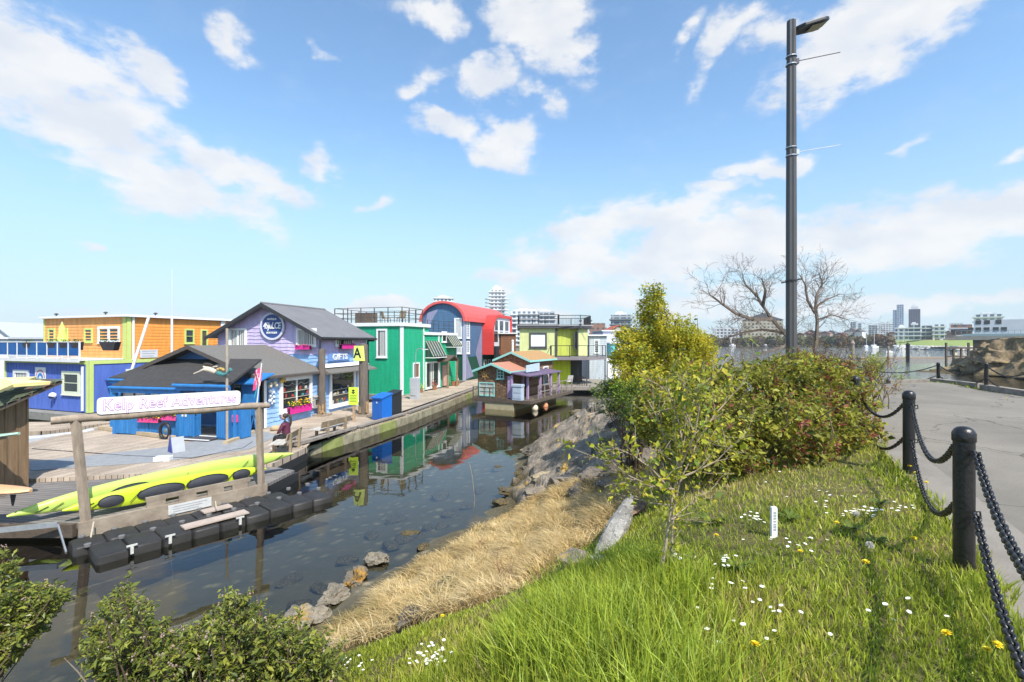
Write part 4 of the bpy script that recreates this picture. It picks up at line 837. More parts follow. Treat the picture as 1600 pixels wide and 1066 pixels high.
def rgR(z):
    if z <= ze: return -W_, 0
    k = min(1, (z - ze + .1) / (zr - ze)); w = W_ / 2 * math.sqrt(max(0, 1 - k * k)); return -W_ / 2 - w, -W_ / 2 + w
clap(mb, 'F', .03, rgR, .02, zr - .12, .2, mfun=lambda z: 1 if z < 2.9 else 0); clap(mb, 'R', 0, lambda z: (.03, 14), .02, ze - .1, .2, mfun=lambda z: 1 if z < 2.6 else 0)
mb.build('wall', [P_rb, P_gn], h.r)
# angular colour panels of the side wall
b = MB(); b.add([(.035, 3.2, 3.0), (.035, 5.2, .2), (.035, 5.2, 6.0)], [(0, 1, 2)]); b.build('painted_panel', P_gy, h.r); b = MB(); b.add([(.035, .2, 3.4), (.035, 2.6, .3), (.035, .2, .1)], [(0, 1, 2)]); b.build('painted_panel', P_gy, h.r); b = MB(); b.add([(-3.2, -.005, 8.0), (-5.0, -.005, 5.2), (-4.6, -.005, 7.6)], [(0, 1, 2)]); b.build('painted_panel', P_gy, h.r)
rf = MB(); o1 = [(-W_ / 2 + (W_ / 2 + .28) * math.cos(math.pi * i / n), ze - .1 + (zr - ze + .25) * math.sin(math.pi * i / n)) for i in range(n + 1)]
rf.prism([(x, -.35, z) for x, z in o1] + [(x, -.35, z) for x, z in arc[::-1]], (0, 14.7, 0)); rf.build('roof', P_redroof, h.r)
b = MB(); fbox(b, 'R', 0, -.05, .2, .01, .08, 0, ze); fbox(b, 'F', 0, -.18, .0, .01, .06, 0, ze - .1); b.build('corner_trim', mat('lavender_trim', (.42, .44, .56), .6, .05), h.r)
for r_ in ((710, 497, 722, 529), (710, 533, 722, 553)): window(h, 'F', 0, h.rect('F', 0, *r_), w=.16, pane=mat('pale_blind', (.55, .55, .55), .7))
for r_ in ((728.5, 497, 733.5, 529), (728.5, 533, 733.5, 553)): window(h, 'R', 0, h.rect('R', 0, *r_), w=.14, pane=mat('pale_blind', (.55, .55, .55), .7))
window(h, 'R', 0, (5.9, 6.7, .8, 2.1), w=.12); window(h, 'R', 0, (7.3, 8.1, .8, 2.1), w=.12)
y0b, y1b, zb, ztb = 5.4, 13.0, 2.75, 7.7; ex = 1.35; rr = 2.3
prof = [(y0b, zb), (y1b, zb), (y1b, ztb)] + [(y0b + rr - rr * math.sin(a), ztb - rr + rr * math.cos(a)) for a in [i * math.pi / 2 / 8 for i in range(9)]]
inn = [(y0b + .55, zb + .55), (y1b - .4, zb + .55), (y1b - .4, ztb - .35)] + [(y0b + .55 + (rr - .4) - (rr - .4) * math.sin(a), ztb - .35 - (rr - .4) + (rr - .4) * math.cos(a)) for a in [i * math.pi / 2 / 8 for i in range(9)]]
b = MB(); K = len(prof)
vs = [(0, y, z) for y, z in prof] + [(ex, y, z) for y, z in prof] + [(ex, y, z) for y, z in inn] + [(ex - .2, y, z) for y, z in inn]
fs = []
for i in range(K):
    j = (i + 1) % K; fs += [(i, j, K + j, K + i), (K + i, K + j, 2 * K + j, 2 * K + i), (2 * K + i, 2 * K + j, 3 * K + j, 3 * K + i)]
b.add(vs, fs); bay = b.build('window_bay', P_red, h.r)
b = MB(); b.prism([(ex - .22, y, z) for y, z in inn], (.04, 0, 0)); b.build('panel', mat('bay_panel', (.66, .66, .68), .6, .05), bay)
b = MB()
for k in range(3):
    ya = y0b + 1.0 + k * 2.1
    for (za, zc_) in ((4.3, 5.6), (5.75, 6.95)): b.box(ex - .18, ex - .15, ya + (.35 if za > 5 and k == 0 else 0), ya + 1.3, za, zc_)
b.build('pane', M_glass, bay)
hull(h, -5.6, .4, -.4, 14.5, .02)

# ================================================================ yellow green house at the end
h = House('lime_house', 'two storey pale yellow and lime house with black railed flat roof and balcony', 'house', (7.7, 47.4, .6), (0.03, 1.0)); HY = h
P_py = mat('pale_yellow_siding', (.64, .67, .30), .6, .06, 2, .08); P_yg = mat('yellow_green_siding', (.52, .58, .10), .6, .06, 2, .08); P_lm = mat('lime_siding', (.56, .66, .01), .55, .05, 2, .08); M_char = mat('charcoal_trim', (.06, .06, .065), .6, .15)
zt = 5.55; zf = 2.75
mb = MB(); mb.box(-6.95, -3.3, .0, 8, zf, zt, 0); mb.box(-3.3, -1.1, 1.6, 8, zf, zt, 1); mb.prism([(-1.1, 1.6, zf), (-1.1, 1.0, zf), (.0, 2.2, zf), (.0, 8, zf), (-1.1, 8, zf)], (0, 0, zt - zf), 0)
mb.box(-4.2, -1.9, .6, 7, 0, zf, 2); mb.box(-6.6, -4.2, .3, 7, 0, zf, 0); mb.box(-1.9, -.5, 3.0, 7, 0, zf, 3)
for k in range(12): fbox(mb, 'F', .6, -4.15, -2.95, .001, .02, .1 + k * .21, .1 + k * .21 + .18, 2); fbox(mb, 'F', .3, -6.5, -4.3, .001, .02, .1 + k * .21, .1 + k * .21 + .18, 0)
mb.build('wall', [P_py, P_yg, P_lm, M_char], h.r)
mb = MB(); mb.box(-7.2, -3.1, -.3, 8.2, zt, zt + .28); mb.prism([(-3.1, 1.2, zt), (-1.3, .9, zt), (-.9, .7, zt), (.4, 2.2, zt), (.4, 8.2, zt), (-3.1, 8.2, zt)], (0, 0, .28)); mb.build('flat_roof', M_char, h.r)
mb = MB(); mb.box(-7.25, -3.05, -.35, -.3, zt + .26, zt + .36); mb.box(-3.05, .42, .9, .95, zt + .26, zt + .36); mb.build('roof_edge', mat('grey_edge', (.35, .35, .36), .6), h.r)
railing(h, [(.3, 7.9, 0), (.3, 2.3, 0), (-.9, .9, 0), (-3.1, 1.3, 0), (-3.1, -.2, 0), (-7.1, -.2, 0), (-7.1, 7.9, 0), (.3, 7.9, 0)], zt + .28, 1.05, M_black, every=1.6, mid=(.08,), bars=.14, r=.035)
window(h, 'F', 0, h.rect('F', 0, 827, 520, 854.5, 544), fr=M_char, w=.16, pane=mat('white_blind', (.74, .74, .76), .6, .03))
window(h, 'F', 1.6, h.rect('F', 1.6, 863, 522, 871, 547), fr=M_char, w=.1, pane=M_glass, name='door'); window(h, 'F', 1.2, (-1.5, -1.05, 3.5, 5.2), fr=M_char, w=.1); window(h, 'R', 0, (3.0, 4.2, 3.0, 5.2), fr=M_white, w=.1)
b = MB(); b.box(-3.45, -3.25, -.1, .1, zf - .3, zt); b.box(-1.2, -1.08, .9, 1.02, 0, zt); b.build('corner_post', M_char, h.r)
b = MB(); b.prism([(-3.9, -1.2, zf), (-.4, -1.2, zf), (1.6, .4, zf), (1.6, 2.6, zf), (0, 2.6, zf), (-3.9, 2.0, zf)], (0, 0, -.28)); b.build('balcony', mat('mauve_grey', (.22, .19, .20), .7), h.r)
railing(h, [(-3.9, 0, 0), (-3.9, -1.15, 0), (-.4, -1.15, 0), (1.55, .4, 0), (1.55, 2.5, 0)], zf, 1.1, M_black, name='balcony_rail', every=1.6, mid=(.1,), r=.035)
for x, y in ((-3.8, -1.1), (-.5, -1.1), (1.5, .5)): b = MB(); b.box(x - .05, x + .05, y - .05, y + .05, 0, zf - .28); b.build('balcony_post', M_char, h.r)
b = MB(); b.prism([(-6.6, .2, 2.4), (-4.3, .2, 2.4), (-4.3, -.6, 1.6), (-6.6, -.6, 1.6)], (0, .04, .04)); b.build('awning', mat('dusty_pink', (.45, .36, .33), .8, .08), h.r)
for k in range(5): pass
b = MB(); b.box(-7.2, 2.0, -2.2, 7.5, -.25, 0); b.box(-7.2, 2.0, -2.25, -2.2, -.3, .02); b.build('deck', M_woodgrey, h.r); hull(h, -6.8, 1.4, -1.0, 7.5, -.26, M_black)
chair_small('patio_chair', 'dark patio chair with pale cushion on the lime house lower deck, left one', h.M @ Vector((-2.2, -.7, 0)), h.ang + 3.5, mat('cushion', (.6, .58, .55), .8, .1), M_black); chair_small('patio_chair', 'dark patio chair on the lime house lower deck, right of the pale cushioned one', h.M @ Vector((-1.0, -.5, 0)), h.ang + 2.6, M_black, M_black)
c = h.M @ Vector((1.9, -1.6, .1))
t = thing('canoe', 'yellow kayak hung upright at the corner of the lime house deck', 'kayak', c, .3)
skinbody('hull', [(0, 0, -.6, (.02, .1)), (.15, 0, -.2, (.14, .16)), (.3, 0, .3, (.18, .2)), (.25, 0, .8, (.15, .16)), (.1, 0, 1.2, (.02, .08))], [(0, 1), (1, 2), (2, 3), (3, 4)], mat('pale_yellow_plastic', (.72, .62, .12), .5, .1), t, 1)

# ================================================================ small shingled boat house on a float
dB = Vector((3.9, 7.5)).normalized()
h = House('shingle_boathouse', 'small brown shingled houseboat with turquoise eaves and two gabled roofs', 'houseboat', (.0, 34.4, .75), (dB.x, dB.y)); HW = h
M_shw = shingles('cedar_shingles', (.16, .085, .045), (.32, .20, .12), .13, .11, (R(90), 0, 0)); M_turq = mat('turquoise_trim', (.30, .62, .56), .6, .06)
mb = MB(); gable_body(mb, -2.85, -.15, 0, 2.8, 0, 1.95, 2.45); gable_body(mb, -2.6, .1, 2.5, 7.2, 0, 2.65, 3.2); mb.build('wall', M_shw, h.r)
for (xl, xr, y0, y1, ze_, zr_, m_, nm) in ((-2.95, -.1, -.35, 2.7, 1.97, 2.48, mat('salmon_shingle', (.42, .19, .12), .9, .2, 10, .4), 'roof'), (-2.75, .2, 2.3, 7.6, 2.67, 3.25, mat('ochre_shingle', (.38, .22, .09), .9, .2, 10, .4), 'roof')):
    b = MB(); chevron(b, xl, xr, y0, y1, ze_, zr_, .09, ov=.15); ro = b.build(nm, m_, h.r); b = MB(); xc = (xl + xr) / 2; hw = (xr - xl) / 2 + .17; sl = (zr_ - ze_) / ((xr - xl) / 2)
    for sx in (-1, 1):
        a = Vector((xc, y0 - .03, zr_)); e_ = Vector((xc + sx * hw, y0 - .03, zr_ - sl * hw)); b.prism([a + Vector((0, 0, .1)), e_ + Vector((0, 0, .1)), e_ + Vector((0, 0, -.07)), a + Vector((0, 0, -.07))], (0, .028, 0))
    b.box(xr + .15, xr + .18, y0, y1, ze_ - .12, ze_ + .02); b.build('bargeboard', M_turq, ro)
window(h, 'F', 0, h.rect('F', 0, 777, 577, 787.5, 592), fr=M_turq, w=.06, nx=2, ny=3, mw=.04); window(h, 'F', 0, h.rect('F', 0, 749, 597.5, 773, 618.5), fr=M_turq, w=.07, nx=2, ny=3, pane=mat('faded_shutter', (.48, .42, .38), .8, .15), mw=.03)
window(h, 'R', .1, (3.2, 4.2, 1.4, 2.2), fr=M_turq, w=.07, nx=2); window(h, 'R', .1, (5.2, 6.2, .6, 2.1), fr=M_white, w=.1)
P_lav = mat('lavender_paint', (.42, .30, .48), .6, .12)
for x, y in ((.05, -.1), (.05, 1.6), (1.3, 2.0), (1.3, 4.0), (.95, .6), (1.3, 5.6)): b = MB(); b.box(x - .07, x + .07, y - .07, y + .07, 0, 1.75); b.build('veranda_post', P_lav, h.r)
b = MB()
for k in range(6): b.box(-.30, -.03, -.12, -.06, .1 + k * .26, .35 + k * .26)
b.build('corner_boards', P_lav, h.r)
b = MB(); b.prism([(-.1, -.3, 1.95), (1.5, -.3, 1.72), (1.5, -.3, 1.66), (-.1, -.3, 1.85)], (0, 6.2, 0)); b.build('veranda_roof', mat('purple_roof', (.13, .09, .15), .8, .2), h.r)
b = MB(); b.box(-3.1, 1.7, -.45, 7.9, -.22, 0.0); b.build('deck', M_wooddark, h.r); b = MB(); b.box(-2.0, .3, -.38, 7.5, -1.2, -.22); b.build('float_hull', mat('sand_concrete', (.42, .36, .22), .85, .15, 3), h.r)
b = MB(); b.prism([(.8, .6, 1.9), (.8, 2.9, 1.9), (.8, 2.9, 2.5), (.8, .6, 2.4)], (.05, 0, 0)); b.build('screen_board', mat('pale_teal_board', (.46, .56, .62), .7, .2, 6), h.r)
railing(h, [(1.6, 1.0, 0), (1.6, 7.8, 0)], 0, .95, M_woodgrey, every=1.1, mid=(.5,), r=.03); railing(h, [(-3.0, -.4, 0), (-.2, -.4, 0)], 0, .8, M_wooddark, every=.5, mid=(.1,), r=.03)
b = MB(); c = h.M @ Vector((.6, -.25, 0)); b.box(-.36, .36, -.2, .25, 0, .95); b.box(-.4, .4, -.25, .3, .95, 1.12)
for k in range(2): b.box(-.3, .3, -.22, -.2, .12 + k * .4, .45 + k * .4)
tag(b.build('dock_locker', mat('pale_blue_plastic', (.44, .50, .58), .5, .08), None, c, rotz=h.ang, bevel=.02), 'pale blue grey dock cabinet at the front corner of the shingled houseboat', 'locker')
def wheel_orn(c, ang):
    t = thing('ship_wheel', 'gold coloured ship wheel mounted on the shingled houseboat gable', 'ornament', c, ang); b = MB(); b.tube([(.2 * math.cos(a), 0, .2 * math.sin(a)) for a in [i * math.pi / 8 for i in range(17)]], .03, 6, cap=False); b.ball((0, 0, 0), .1, 8, 0, (1, .5, 1)); b.build('rim', mat('ochre_wood', (.45, .27, .09), .6, .15), t, smooth=True); b = MB()
    for i in range(8): a = i * math.pi / 4 + .2; b.bar((0, 0, 0), (.42 * math.cos(a), 0, .42 * math.sin(a)), .03, .03)
    b.build('spokes', mat('ochre_wood', (.45, .27, .09), .6, .15), t)
wheel_orn(at_wall(h, 'F', 0, 757.5, 585, .08), h.ang)
def buoy(c, r, m, label):
    t = thing('fender_buoy', label, 'buoy', c, 0); b = MB(); b.ball((0, 0, 0), r, 14, 0, (1, 1, 1.08)); b.build('ball', m, t, smooth=True); b = MB(); b.lathe([(.05, r * .98), (.05, r * 1.2), (.02, r * 1.25)], 8); b.tube([(0, 0, r * 1.2), (-.15, .2, r * 1.2 + .4)], .012, 5); b.build('eye', M_rope, t)
buoy(Vector((G(836, 640, .1).x, 34.2, .14)), .24, mat('cream_buoy', (.72, .62, .45), .5, .08), 'round cream coloured fender buoy hanging low at the houseboat corner'); buoy(D(851, 634, 36.2), .26, mat('orange_buoy', (.72, .30, .14), .5, .1), 'round orange fender buoy hanging beside the houseboat railing')

# ================================================================ further float homes
def simple_house(name, label, px0, px1, ytop, Y, depth, m, roofm, zb=.4, wins=(), gable=0, fr=M_white, pane=M_glass, ang=0, wtrim=None):
    x0 = (px0 - 800) / F * Y; x1 = (px1 - 800) / F * Y; zt_ = CZ + (533 - ytop) / F * Y
    h = House(name, label, 'house', (x1, Y, zb), (math.sin(ang), math.cos(ang))); w = x1 - x0; H_ = zt_ - zb
    mb = MB()
    if gable: gable_body(mb, -w, 0, 0, depth, 0, H_ - gable, H_ - .1)
    else: mb.box(-w, 0, 0, depth, 0, H_ - .15)
    clap(mb, 'F', 0, lambda z: (-w, 0), 0.02, H_ - max(gable, .15), .22); mb.build('wall', m, h.r)
    b = MB()
    if gable: chevron(b, -w, 0, -.3, depth + .3, H_ - gable, H_ - .1, .1, ov=.25)
    else: b.box(-w - .2, .2, -.25, depth, H_ - .15, H_)
    b.build('roof', roofm, h.r)
    for r_ in wins: window(h, 'F', 0, h.rect('F', 0, *r_), fr=fr, w=.1, pane=pane, nx=1)
    hull(h, -w - .2, .2, -.3, depth, .02); return h
P_brn = mat('rust_brown_siding', (.20, .085, .035), .7, .15, 2, .1)
simple_house('brown_house', 'low rust brown house between the red bay and the lime house', 782, 806, 520, 61, 7, P_brn, M_offwhite)
simple_house('grey_house', 'pale grey panelled house right of the lime house', 921, 948, 523, 56, 8, mat('pale_grey_siding', (.50, .55, .58), .6, .05), M_white, wins=((928, 531, 936, 552),))
simple_house('lilac_grey_house', 'pale lilac grey house with low white roof behind the grey panelled house', 942, 975, 516, 66, 8, mat('pale_violet_wall', (.48, .50, .62), .6, .06), M_offwhite, wins=((952, 536, 958, 543),))
simple_house('teal_house', 'turquoise float house half hidden behind the yellow green tree', 955, 1010, 535, 62, 7, mat('teal_siding', (.12, .46, .50), .6, .08), M_white, wins=((966, 542, 976, 556), (984, 542, 992, 556)))
simple_house('white_house', 'white float house with small dark windows below the teal house', 950, 985, 562, 58, 6, M_white, M_offwhite, wins=((956, 575, 962, 585), (968, 575, 975, 585)))
simple_house('red_roof_house', 'distant house showing only a red gabled roof above the grey houses', 950, 985, 508, 110, 9, mat('beige_wall', (.45, .40, .33), .7, .05), mat('red_tile', (.42, .08, .05), .8, .15), gable=1.5)
simple_house('shed_house', 'grey metal roofed shed at the far left edge of the harbour', -40, 21, 503, 48, 9, M_offwhite, mat('pale_metal_roof', (.46, .48, .50), .5, .08), gable=1.6)
simple_house('white_boatshed', 'low white boat shed in front of the grey roofed shed at the left edge', -30, 14, 527, 40, 5, M_white, M_offwhite)
simple_house('green_arch_house', 'pale house with green door seen between orange house and lilac gable', 322, 352, 512, 46, 7, mat('cream_wall', (.60, .60, .50), .7, .05), M_white, wins=((332, 522, 344, 533),), pane=FP)
# ---------------------------------------------------------------- docks
DT = .5
M_deck = plankmat('deck_planks', (.50, .41, .32), (.37, .30, .235), R(106.5), .15, 3.4, .008)
M_deckx = plankmat('walkway_planks', (.52, .42, .32), (.38, .31, .235), R(0), .15, 2.6, .008)
M_fascia = mat('dock_fascia', (.40, .37, .24), .9, .35, 2.2, .4, bscale=18, col2=(.16, .13, .09)); M_algae = mat('algae_board', (.26, .29, .09), .85, .3, 2, .3)
A0 = Vector((-10.7, 11.9)); B0 = Vector((-7.75, 15.2))
t = thing('dock', 'weathered plank dock platform in front of the blue kiosk and shops', 'dock', (0, 0, 0))
P0 = [(-24, 15.5), (-15.2, 15.45), (-11.9, 16.1), (-9.4, 17.2), (-8.95, 20.0), (-11.0, 24.5), (-9.2, 36), (-30, 36), (-24, 26.6), (-20.8, 25.2), (-20.9, 20.3), (-24, 20.0)]
P0 = [(-24, 15.5), (-15.2, 15.45), (-11.9, 16.1), (-8.6, 17.4), (-8.5, 20.0), (-9.5, 24.2), (-12.4, 24.2), (-12.4, 36), (-19.5, 36), (-19.8, 27.5), (-21.4, 25.4), (-20.9, 20.3), (-24, 20.0)]
b = MB(); b.prism([(x, y, DT) for x, y in P0], (0, 0, -.22)); b.build('deck', M_deck, t)
b = MB(); b.prism([(x, y, DT - .23) for x, y in [(p[0] * .985 - .1, p[1] * .995 + .1) for p in P0]], (0, 0, -.5)); b.build('floats', M_black, t)
# the lower kayak landing along the water
P1 = [(-24, 11.8), (A0.x, A0.y), (B0.x, B0.y), (-7.6, 16.9), (-8.6, 17.38), (-11.9, 16.08), (-15.2, 15.43), (-24, 15.48)]
t = thing('kayak_landing', 'low weathered plank landing along the water under the yellow kayaks', 'dock', (0, 0, 0))
M_deck2 = plankmat('landing_planks', (.235, .215, .20), (.17, .155, .145), R(10), .15, 3.4, .008)
b = MB(); b.prism([(x, y, DT - .12) for x, y in P1], (0, 0, -.1)); b.build('deck', M_deck2, t)
b = MB()
def along(mb, a, c_, z0, z1, w, m=0):
    a = Vector(a[:2]); c_ = Vector(c_[:2]); d = (c_ - a).normalized(); n_ = Vector((d.y, -d.x)) * w
    mb.prism([(a.x, a.y, z0), (c_.x, c_.y, z0), (c_.x + n_.x, c_.y + n_.y, z0), (a.x + n_.x, a.y + n_.y, z0)], (0, 0, z1 - z0), m)
along(b, A0, B0, .06, .44, .14); b.build('edge_beam', mat('beam_wood', (.36, .30, .23), .85, .3, 2.2, .5, bscale=14, col2=(.20, .155, .115)), t)
b = MB(); along(b, (-24, 11.8), A0 - Vector((.02, 0)), .10, .42, .12); b.build('edge_beam', M_wooddark, t)
dn = (B0 - A0).normalized(); n2 = Vector((dn.y, -dn.x))
b = MB(); s0 = A0 + dn * 1.35; e0 = A0 + dn * 3.95; along(b, s0 + n2 * .0, e0, .60, .72, .09)
for f in (0, .28, .55, .8): a = s0 + (e0 - s0) * f + dn * .02; along(b, a, a + dn * .42, .44, .598, .085)
b.build('rail_plank', mat('beam_wood', (.36, .30, .23)), t)
b = MB(); b.prism([(x * .99, y + .15, .26) for x, y in P1], (0, 0, -.5)); b.build('floats', M_black, t)
c = A0 + dn * 2.35 + n2 * .15; b = MB(); b.box(-.52, .52, -.02, 0, -.13, .13); 
for k in range(3): b.box(-.42, .40 - k * .1, -.024, -.02, .06 - k * .065, .08 - k * .065, 1)
tag(b.build('notice_board', [mat('weathered_white', (.56, .56, .54), .8, .12, 8), mat('grey_letter', (.33, .33, .36))], None, (c.x, c.y, .28), rotz=math.atan2(dn.y, dn.x)), 'white notice board with faded lines of print fixed to the landing edge beam', 'sign')
# walkway
E_ = [(-8.9, 19.95), (-7.6, 24.2), (-6.15, 29), (-4.7, 36), (-3.35, 43.5), (-2.2, 50), (-1.2, 58)]
WL = [(-9.5, 24.2)]
t = thing('walkway', 'long plank walkway running past the shops and green house', 'walkway', (0, 0, 0))
inn = [(-12.3, 19.5)] if False else [(-1.2 - 3.4, 58), (-2.2 - 3.1, 50), (-7.6, 43.5), (-8.6, 39.3), (-10.0, 34.8), (-12.0, 30), (-12.38, 24.25), (-9.48, 24.25), (-8.48, 19.95)]
b = MB(); b.prism([(x, y, DT + .02) for x, y in E_ + inn], (0, 0, -.25)); M_deckx.node_tree.nodes['Mapping'].inputs['Rotation'].default_value = (0, 0, R(-14)); b.build('deck', M_deckx, t)
b = MB(); rdm = random.Random(4)
for i in range(len(E_) - 1):
    a = Vector(E_[i]); c_ = Vector(E_[i + 1]); n = max(1, round((c_ - a).length / 1.6))
    for k in range(n): p = a.lerp(c_, k / n); q = a.lerp(c_, (k + 1) / n - .01); along(b, p, q, -.02, .42, .1, 1 if rdm.random() < .13 else 0)
b.build('side_boards', [M_fascia, M_algae], t)
b = MB()
for i in range(len(E_) - 1): along(b, Vector(E_[i]) - Vector((.1, 0)), Vector(E_[i + 1]) - Vector((.1, 0)), -.5, .05, .08)
b.build('floats', M_black, t)
for i in range(len(E_) - 1):
    a = Vector(E_[i]); c_ = Vector(E_[i + 1]); n = max(1, round((c_ - a).length / 3.6))
    for k in range(n):
        p = a.lerp(c_, k / n); q = a.lerp(c_, (k + .93) / n); b = MB(); zt_ = .17 + .03 * rdm.random(); along(b, p + Vector((-.18, .0)), q + Vector((-.18, 0)), DT + .075, DT + zt_, .22)
        for f in (.06, .94): m_ = p.lerp(q, f); along(b, m_ + Vector((-.18, 0)) - (q - p).normalized() * .12, m_ + Vector((-.18, 0)) + (q - p).normalized() * .12, DT + .02, DT + .074, .2)
        b.build('kerb_timber', M_woodgrey, t)
# timber kerb before the kiosk
b = MB(); b.bar(G(155, 668, .6), G(272, 684, .6), .16, .16); tag(b.build('kerb_log', mat('pale_timber', (.46, .36, .23), .8, .2, 4, .3)), 'pale squared timber lying on the dock in front of the blue kiosk', 'timber')
b = MB(); b.bar(G(352, 692, .57), G(404, 672, .57), .22, .12); tag(b.build('kerb_log', mat('pale_timber', (.46, .36, .23))), 'pale squared timber on the dock before the blue side panel', 'timber')
# finger dock and grey boards left of the platform
b = MB(); b.prism([(-30, 24.0, .35), (-23.4, 24.4, .35), (-22.2, 27.4, .35), (-30, 27.0, .35)], (0, 0, -.25)); tag(b.build('finger_dock', M_deckx), 'small plank finger dock beside the blue house at the left', 'dock')
t = thing('boat_hull', 'upturned pale grey skiff lying beside the far edge of the dock', 'boat', (-20.5, 22.6, .35), R(52)); b = MB(); b.prism([(-1.9, 0, .38), (-1.3, -.35, .0), (1.5, -.4, .0), (1.9, -.3, .1), (1.9, .3, .1), (1.5, .4, .0), (-1.3, .35, 0)], (0, 0, .16)); b.build('hull', mat('pale_grey_hull', (.48, .50, .52), .5, .08), t)
t.location = (-21.9, 22.4, .32); b = MB(); b.prism([(-1.4, -.36, -.2), (1.8, -.42, -.2), (1.8, .42, -.2), (-1.4, .36, -.2)], (0, 0, .2)); b.build('gunwale', mat('hull_blue', (.09, .20, .42), .5, .1), t)

# timber piles
def pile(name, label, c, r, top, seed):
    t = thing(name, label, 'pile', (c.x, c.y, 0)); rd = random.Random(seed); prof = [(r * 1.04, -2.5), (r * 1.05, .5), (r * .9, .7), (r * 1.03, 1.3), (r, 2), (r * .98, top - .1), (r * .8, top), (.02, top + .05)]; b = MB(); b.lathe(prof, 18); 
    b.v = [(x * (1 + .05 * math.sin(5 * math.atan2(y, x) + z)), y * (1 + .05 * math.sin(4 * math.atan2(y, x) + z * 2)), z) for x, y, z in b.v]
    b.build('shaft', mat('creosote_pile', (.13, .105, .085), .9, .35, 2.5, .8, bscale=12, stretch=(3, 3, .5)), t, smooth=True)
    b = MB()
    for k in range(14): a = rd.uniform(0, 6.3); b.box(-.05, .05, -.02, .02, 0, rd.uniform(.2, .75), 0, Matrix.Translation((r * 1.06 * math.cos(a), r * 1.06 * math.sin(a), rd.uniform(.52, .8))) @ Matrix.Rotation(a + 1.57, 4, 'Z'))
    b.build('peeled_sleeve', mat('peeled_wood', (.50, .33, .16), .85, .4, 6, .4, col2=(.2, .13, .08)), t)
    b = MB(); b.box(-r - .22, r + .22, -r - .22, -r - .04, .52, .62); b.box(-r - .22, r + .22, r + .04, r + .22, .52, .62); b.box(-r - .22, -r - .04, -r - .04, r + .04, .52, .62); b.box(r + .04, r + .22, -r - .04, r + .04, .52, .62); b.build('collar', M_wood, t, rotz=-.22); return t
pile('timber_pile', 'dark timber pile by the corner of the lilac and blue shop', G(503, 650, .5), .20, 4.42, 1)
p2 = G(568, 650, .5); pile('timber_pile', 'dark timber pile carrying the lime coloured letter A sign', p2, .26, 4.72, 2)
t = thing('dock_letter_sign', 'lime yellow double board with black letter A on top of the pile', 'sign', (p2.x - .25, p2.y - .32, 4.18), -.12)
b = MB(); b.prism([(-.24, 0, -.44), (.24, 0, -.44), (.20, 0, .44), (-.20, 0, .44)], (0, -.03, 0)); b.build('board', mat('lime_board', (.66, .80, .16), .5, .04), t)
b = MB(); b.prism([(.245, -.03, -.44), (.42, .22, -.44), (.38, .22, .44), (.205, -.03, .44)], (0, .03, 0)); b.build('side_board', mat('lime_board', (.66, .80, .16)), t)
text_mesh('lettering', 'A', .82, M_black, t, Matrix.Translation((0, -.036, 0)) @ Matrix.Rotation(R(90), 4, 'X'), ext=.004, bold=.018, scx=.8)
t = thing('notice_sign', 'lime yellow notice with small black symbol and print on a wooden post', 'sign', G(553, 659, .5), -.15)
b = MB(); b.box(-.06, .06, -.04, .04, 0, 1.0); b.box(-.13, .13, -.12, .12, 0, .06); b.build('post', mat('tan_post', (.42, .28, .17), .8, .2, 5, .3), t)
b = MB(); b.box(-.27, .27, -.07, -.045, .92, 1.88); b.build('board', mat('bright_lime_board', (.62, .85, .06), .5, .03), t)
b = MB(); b.prism([(.08 * math.cos(a), -.072, 1.70 + .06 * math.sin(a)) for a in [i * math.pi / 8 for i in range(16)]], (0, -.004, 0)); b.prism([(-.12, -.072, 1.62), (.12, -.072, 1.62), (.0, -.072, 1.5)], (0, -.004, 0))
for k in range(5): b.box(-.19, .19 - .05 * (k % 2), -.076, -.07, 1.42 - k * .08, 1.44 - k * .08)
b.build('lettering', M_black, t)
# benches
def bench(name, label, c, rz, L=1.75):
    t = thing(name, label, 'bench', c, rz)      # local x along the bench, +y towards the water
    b = MB(); b.box(-L / 2, L / 2, -.50, -.32, .38, .42); b.box(-L / 2, L / 2, -.30, -.12, .38, .42); b.box(-L / 2, L / 2, -.10, .06, .38, .42); b.build('seat', mat('pale_bench', (.50, .47, .42), .8, .15, 5, .2), t)
    b = MB(); b.prism([(-L / 2, .12, .50), (L / 2, .12, .50), (L / 2, .19, .78), (-L / 2, .19, .78)], (0, .05, 0)); b.build('backrest', mat('bench_plank', (.30, .23, .15), .85, .25, 3, .5, bscale=20), t)
    for sx in (-1, 1): b = MB(); x = sx * L * .3; b.prism([(x, .16, -.25), (x, .26, -.25), (x, .29, .75), (x, .21, .75)], (.10, 0, 0)); b.build('leg', mat('bench_plank', (.30, .23, .15)), t); b = MB(); b.box(x, x + .1, -.48, .17, .31, .379); b.box(x, x + .1, -.44, -.34, .0, .33); b.build('bracket', mat('bench_plank', (.30, .23, .15)), t)
    return t
we = math.atan2(E_[1][1] - E_[0][1], E_[1][0] - E_[0][0])
bc = G(455, 705, .5)
b1 = bench('bench', 'wooden bench with the person in the maroon jacket sitting on it', (-8.95, 19.9, .5), we + R(180), 1.7); 
b1.location = (-8.98, 19.5, .5); b1.rotation_euler.z = R(-84)
bench('bench', 'empty wooden bench backing onto the water beside the walkway edge', (-8.35, 22.6, .5), we + R(180), 2.1)
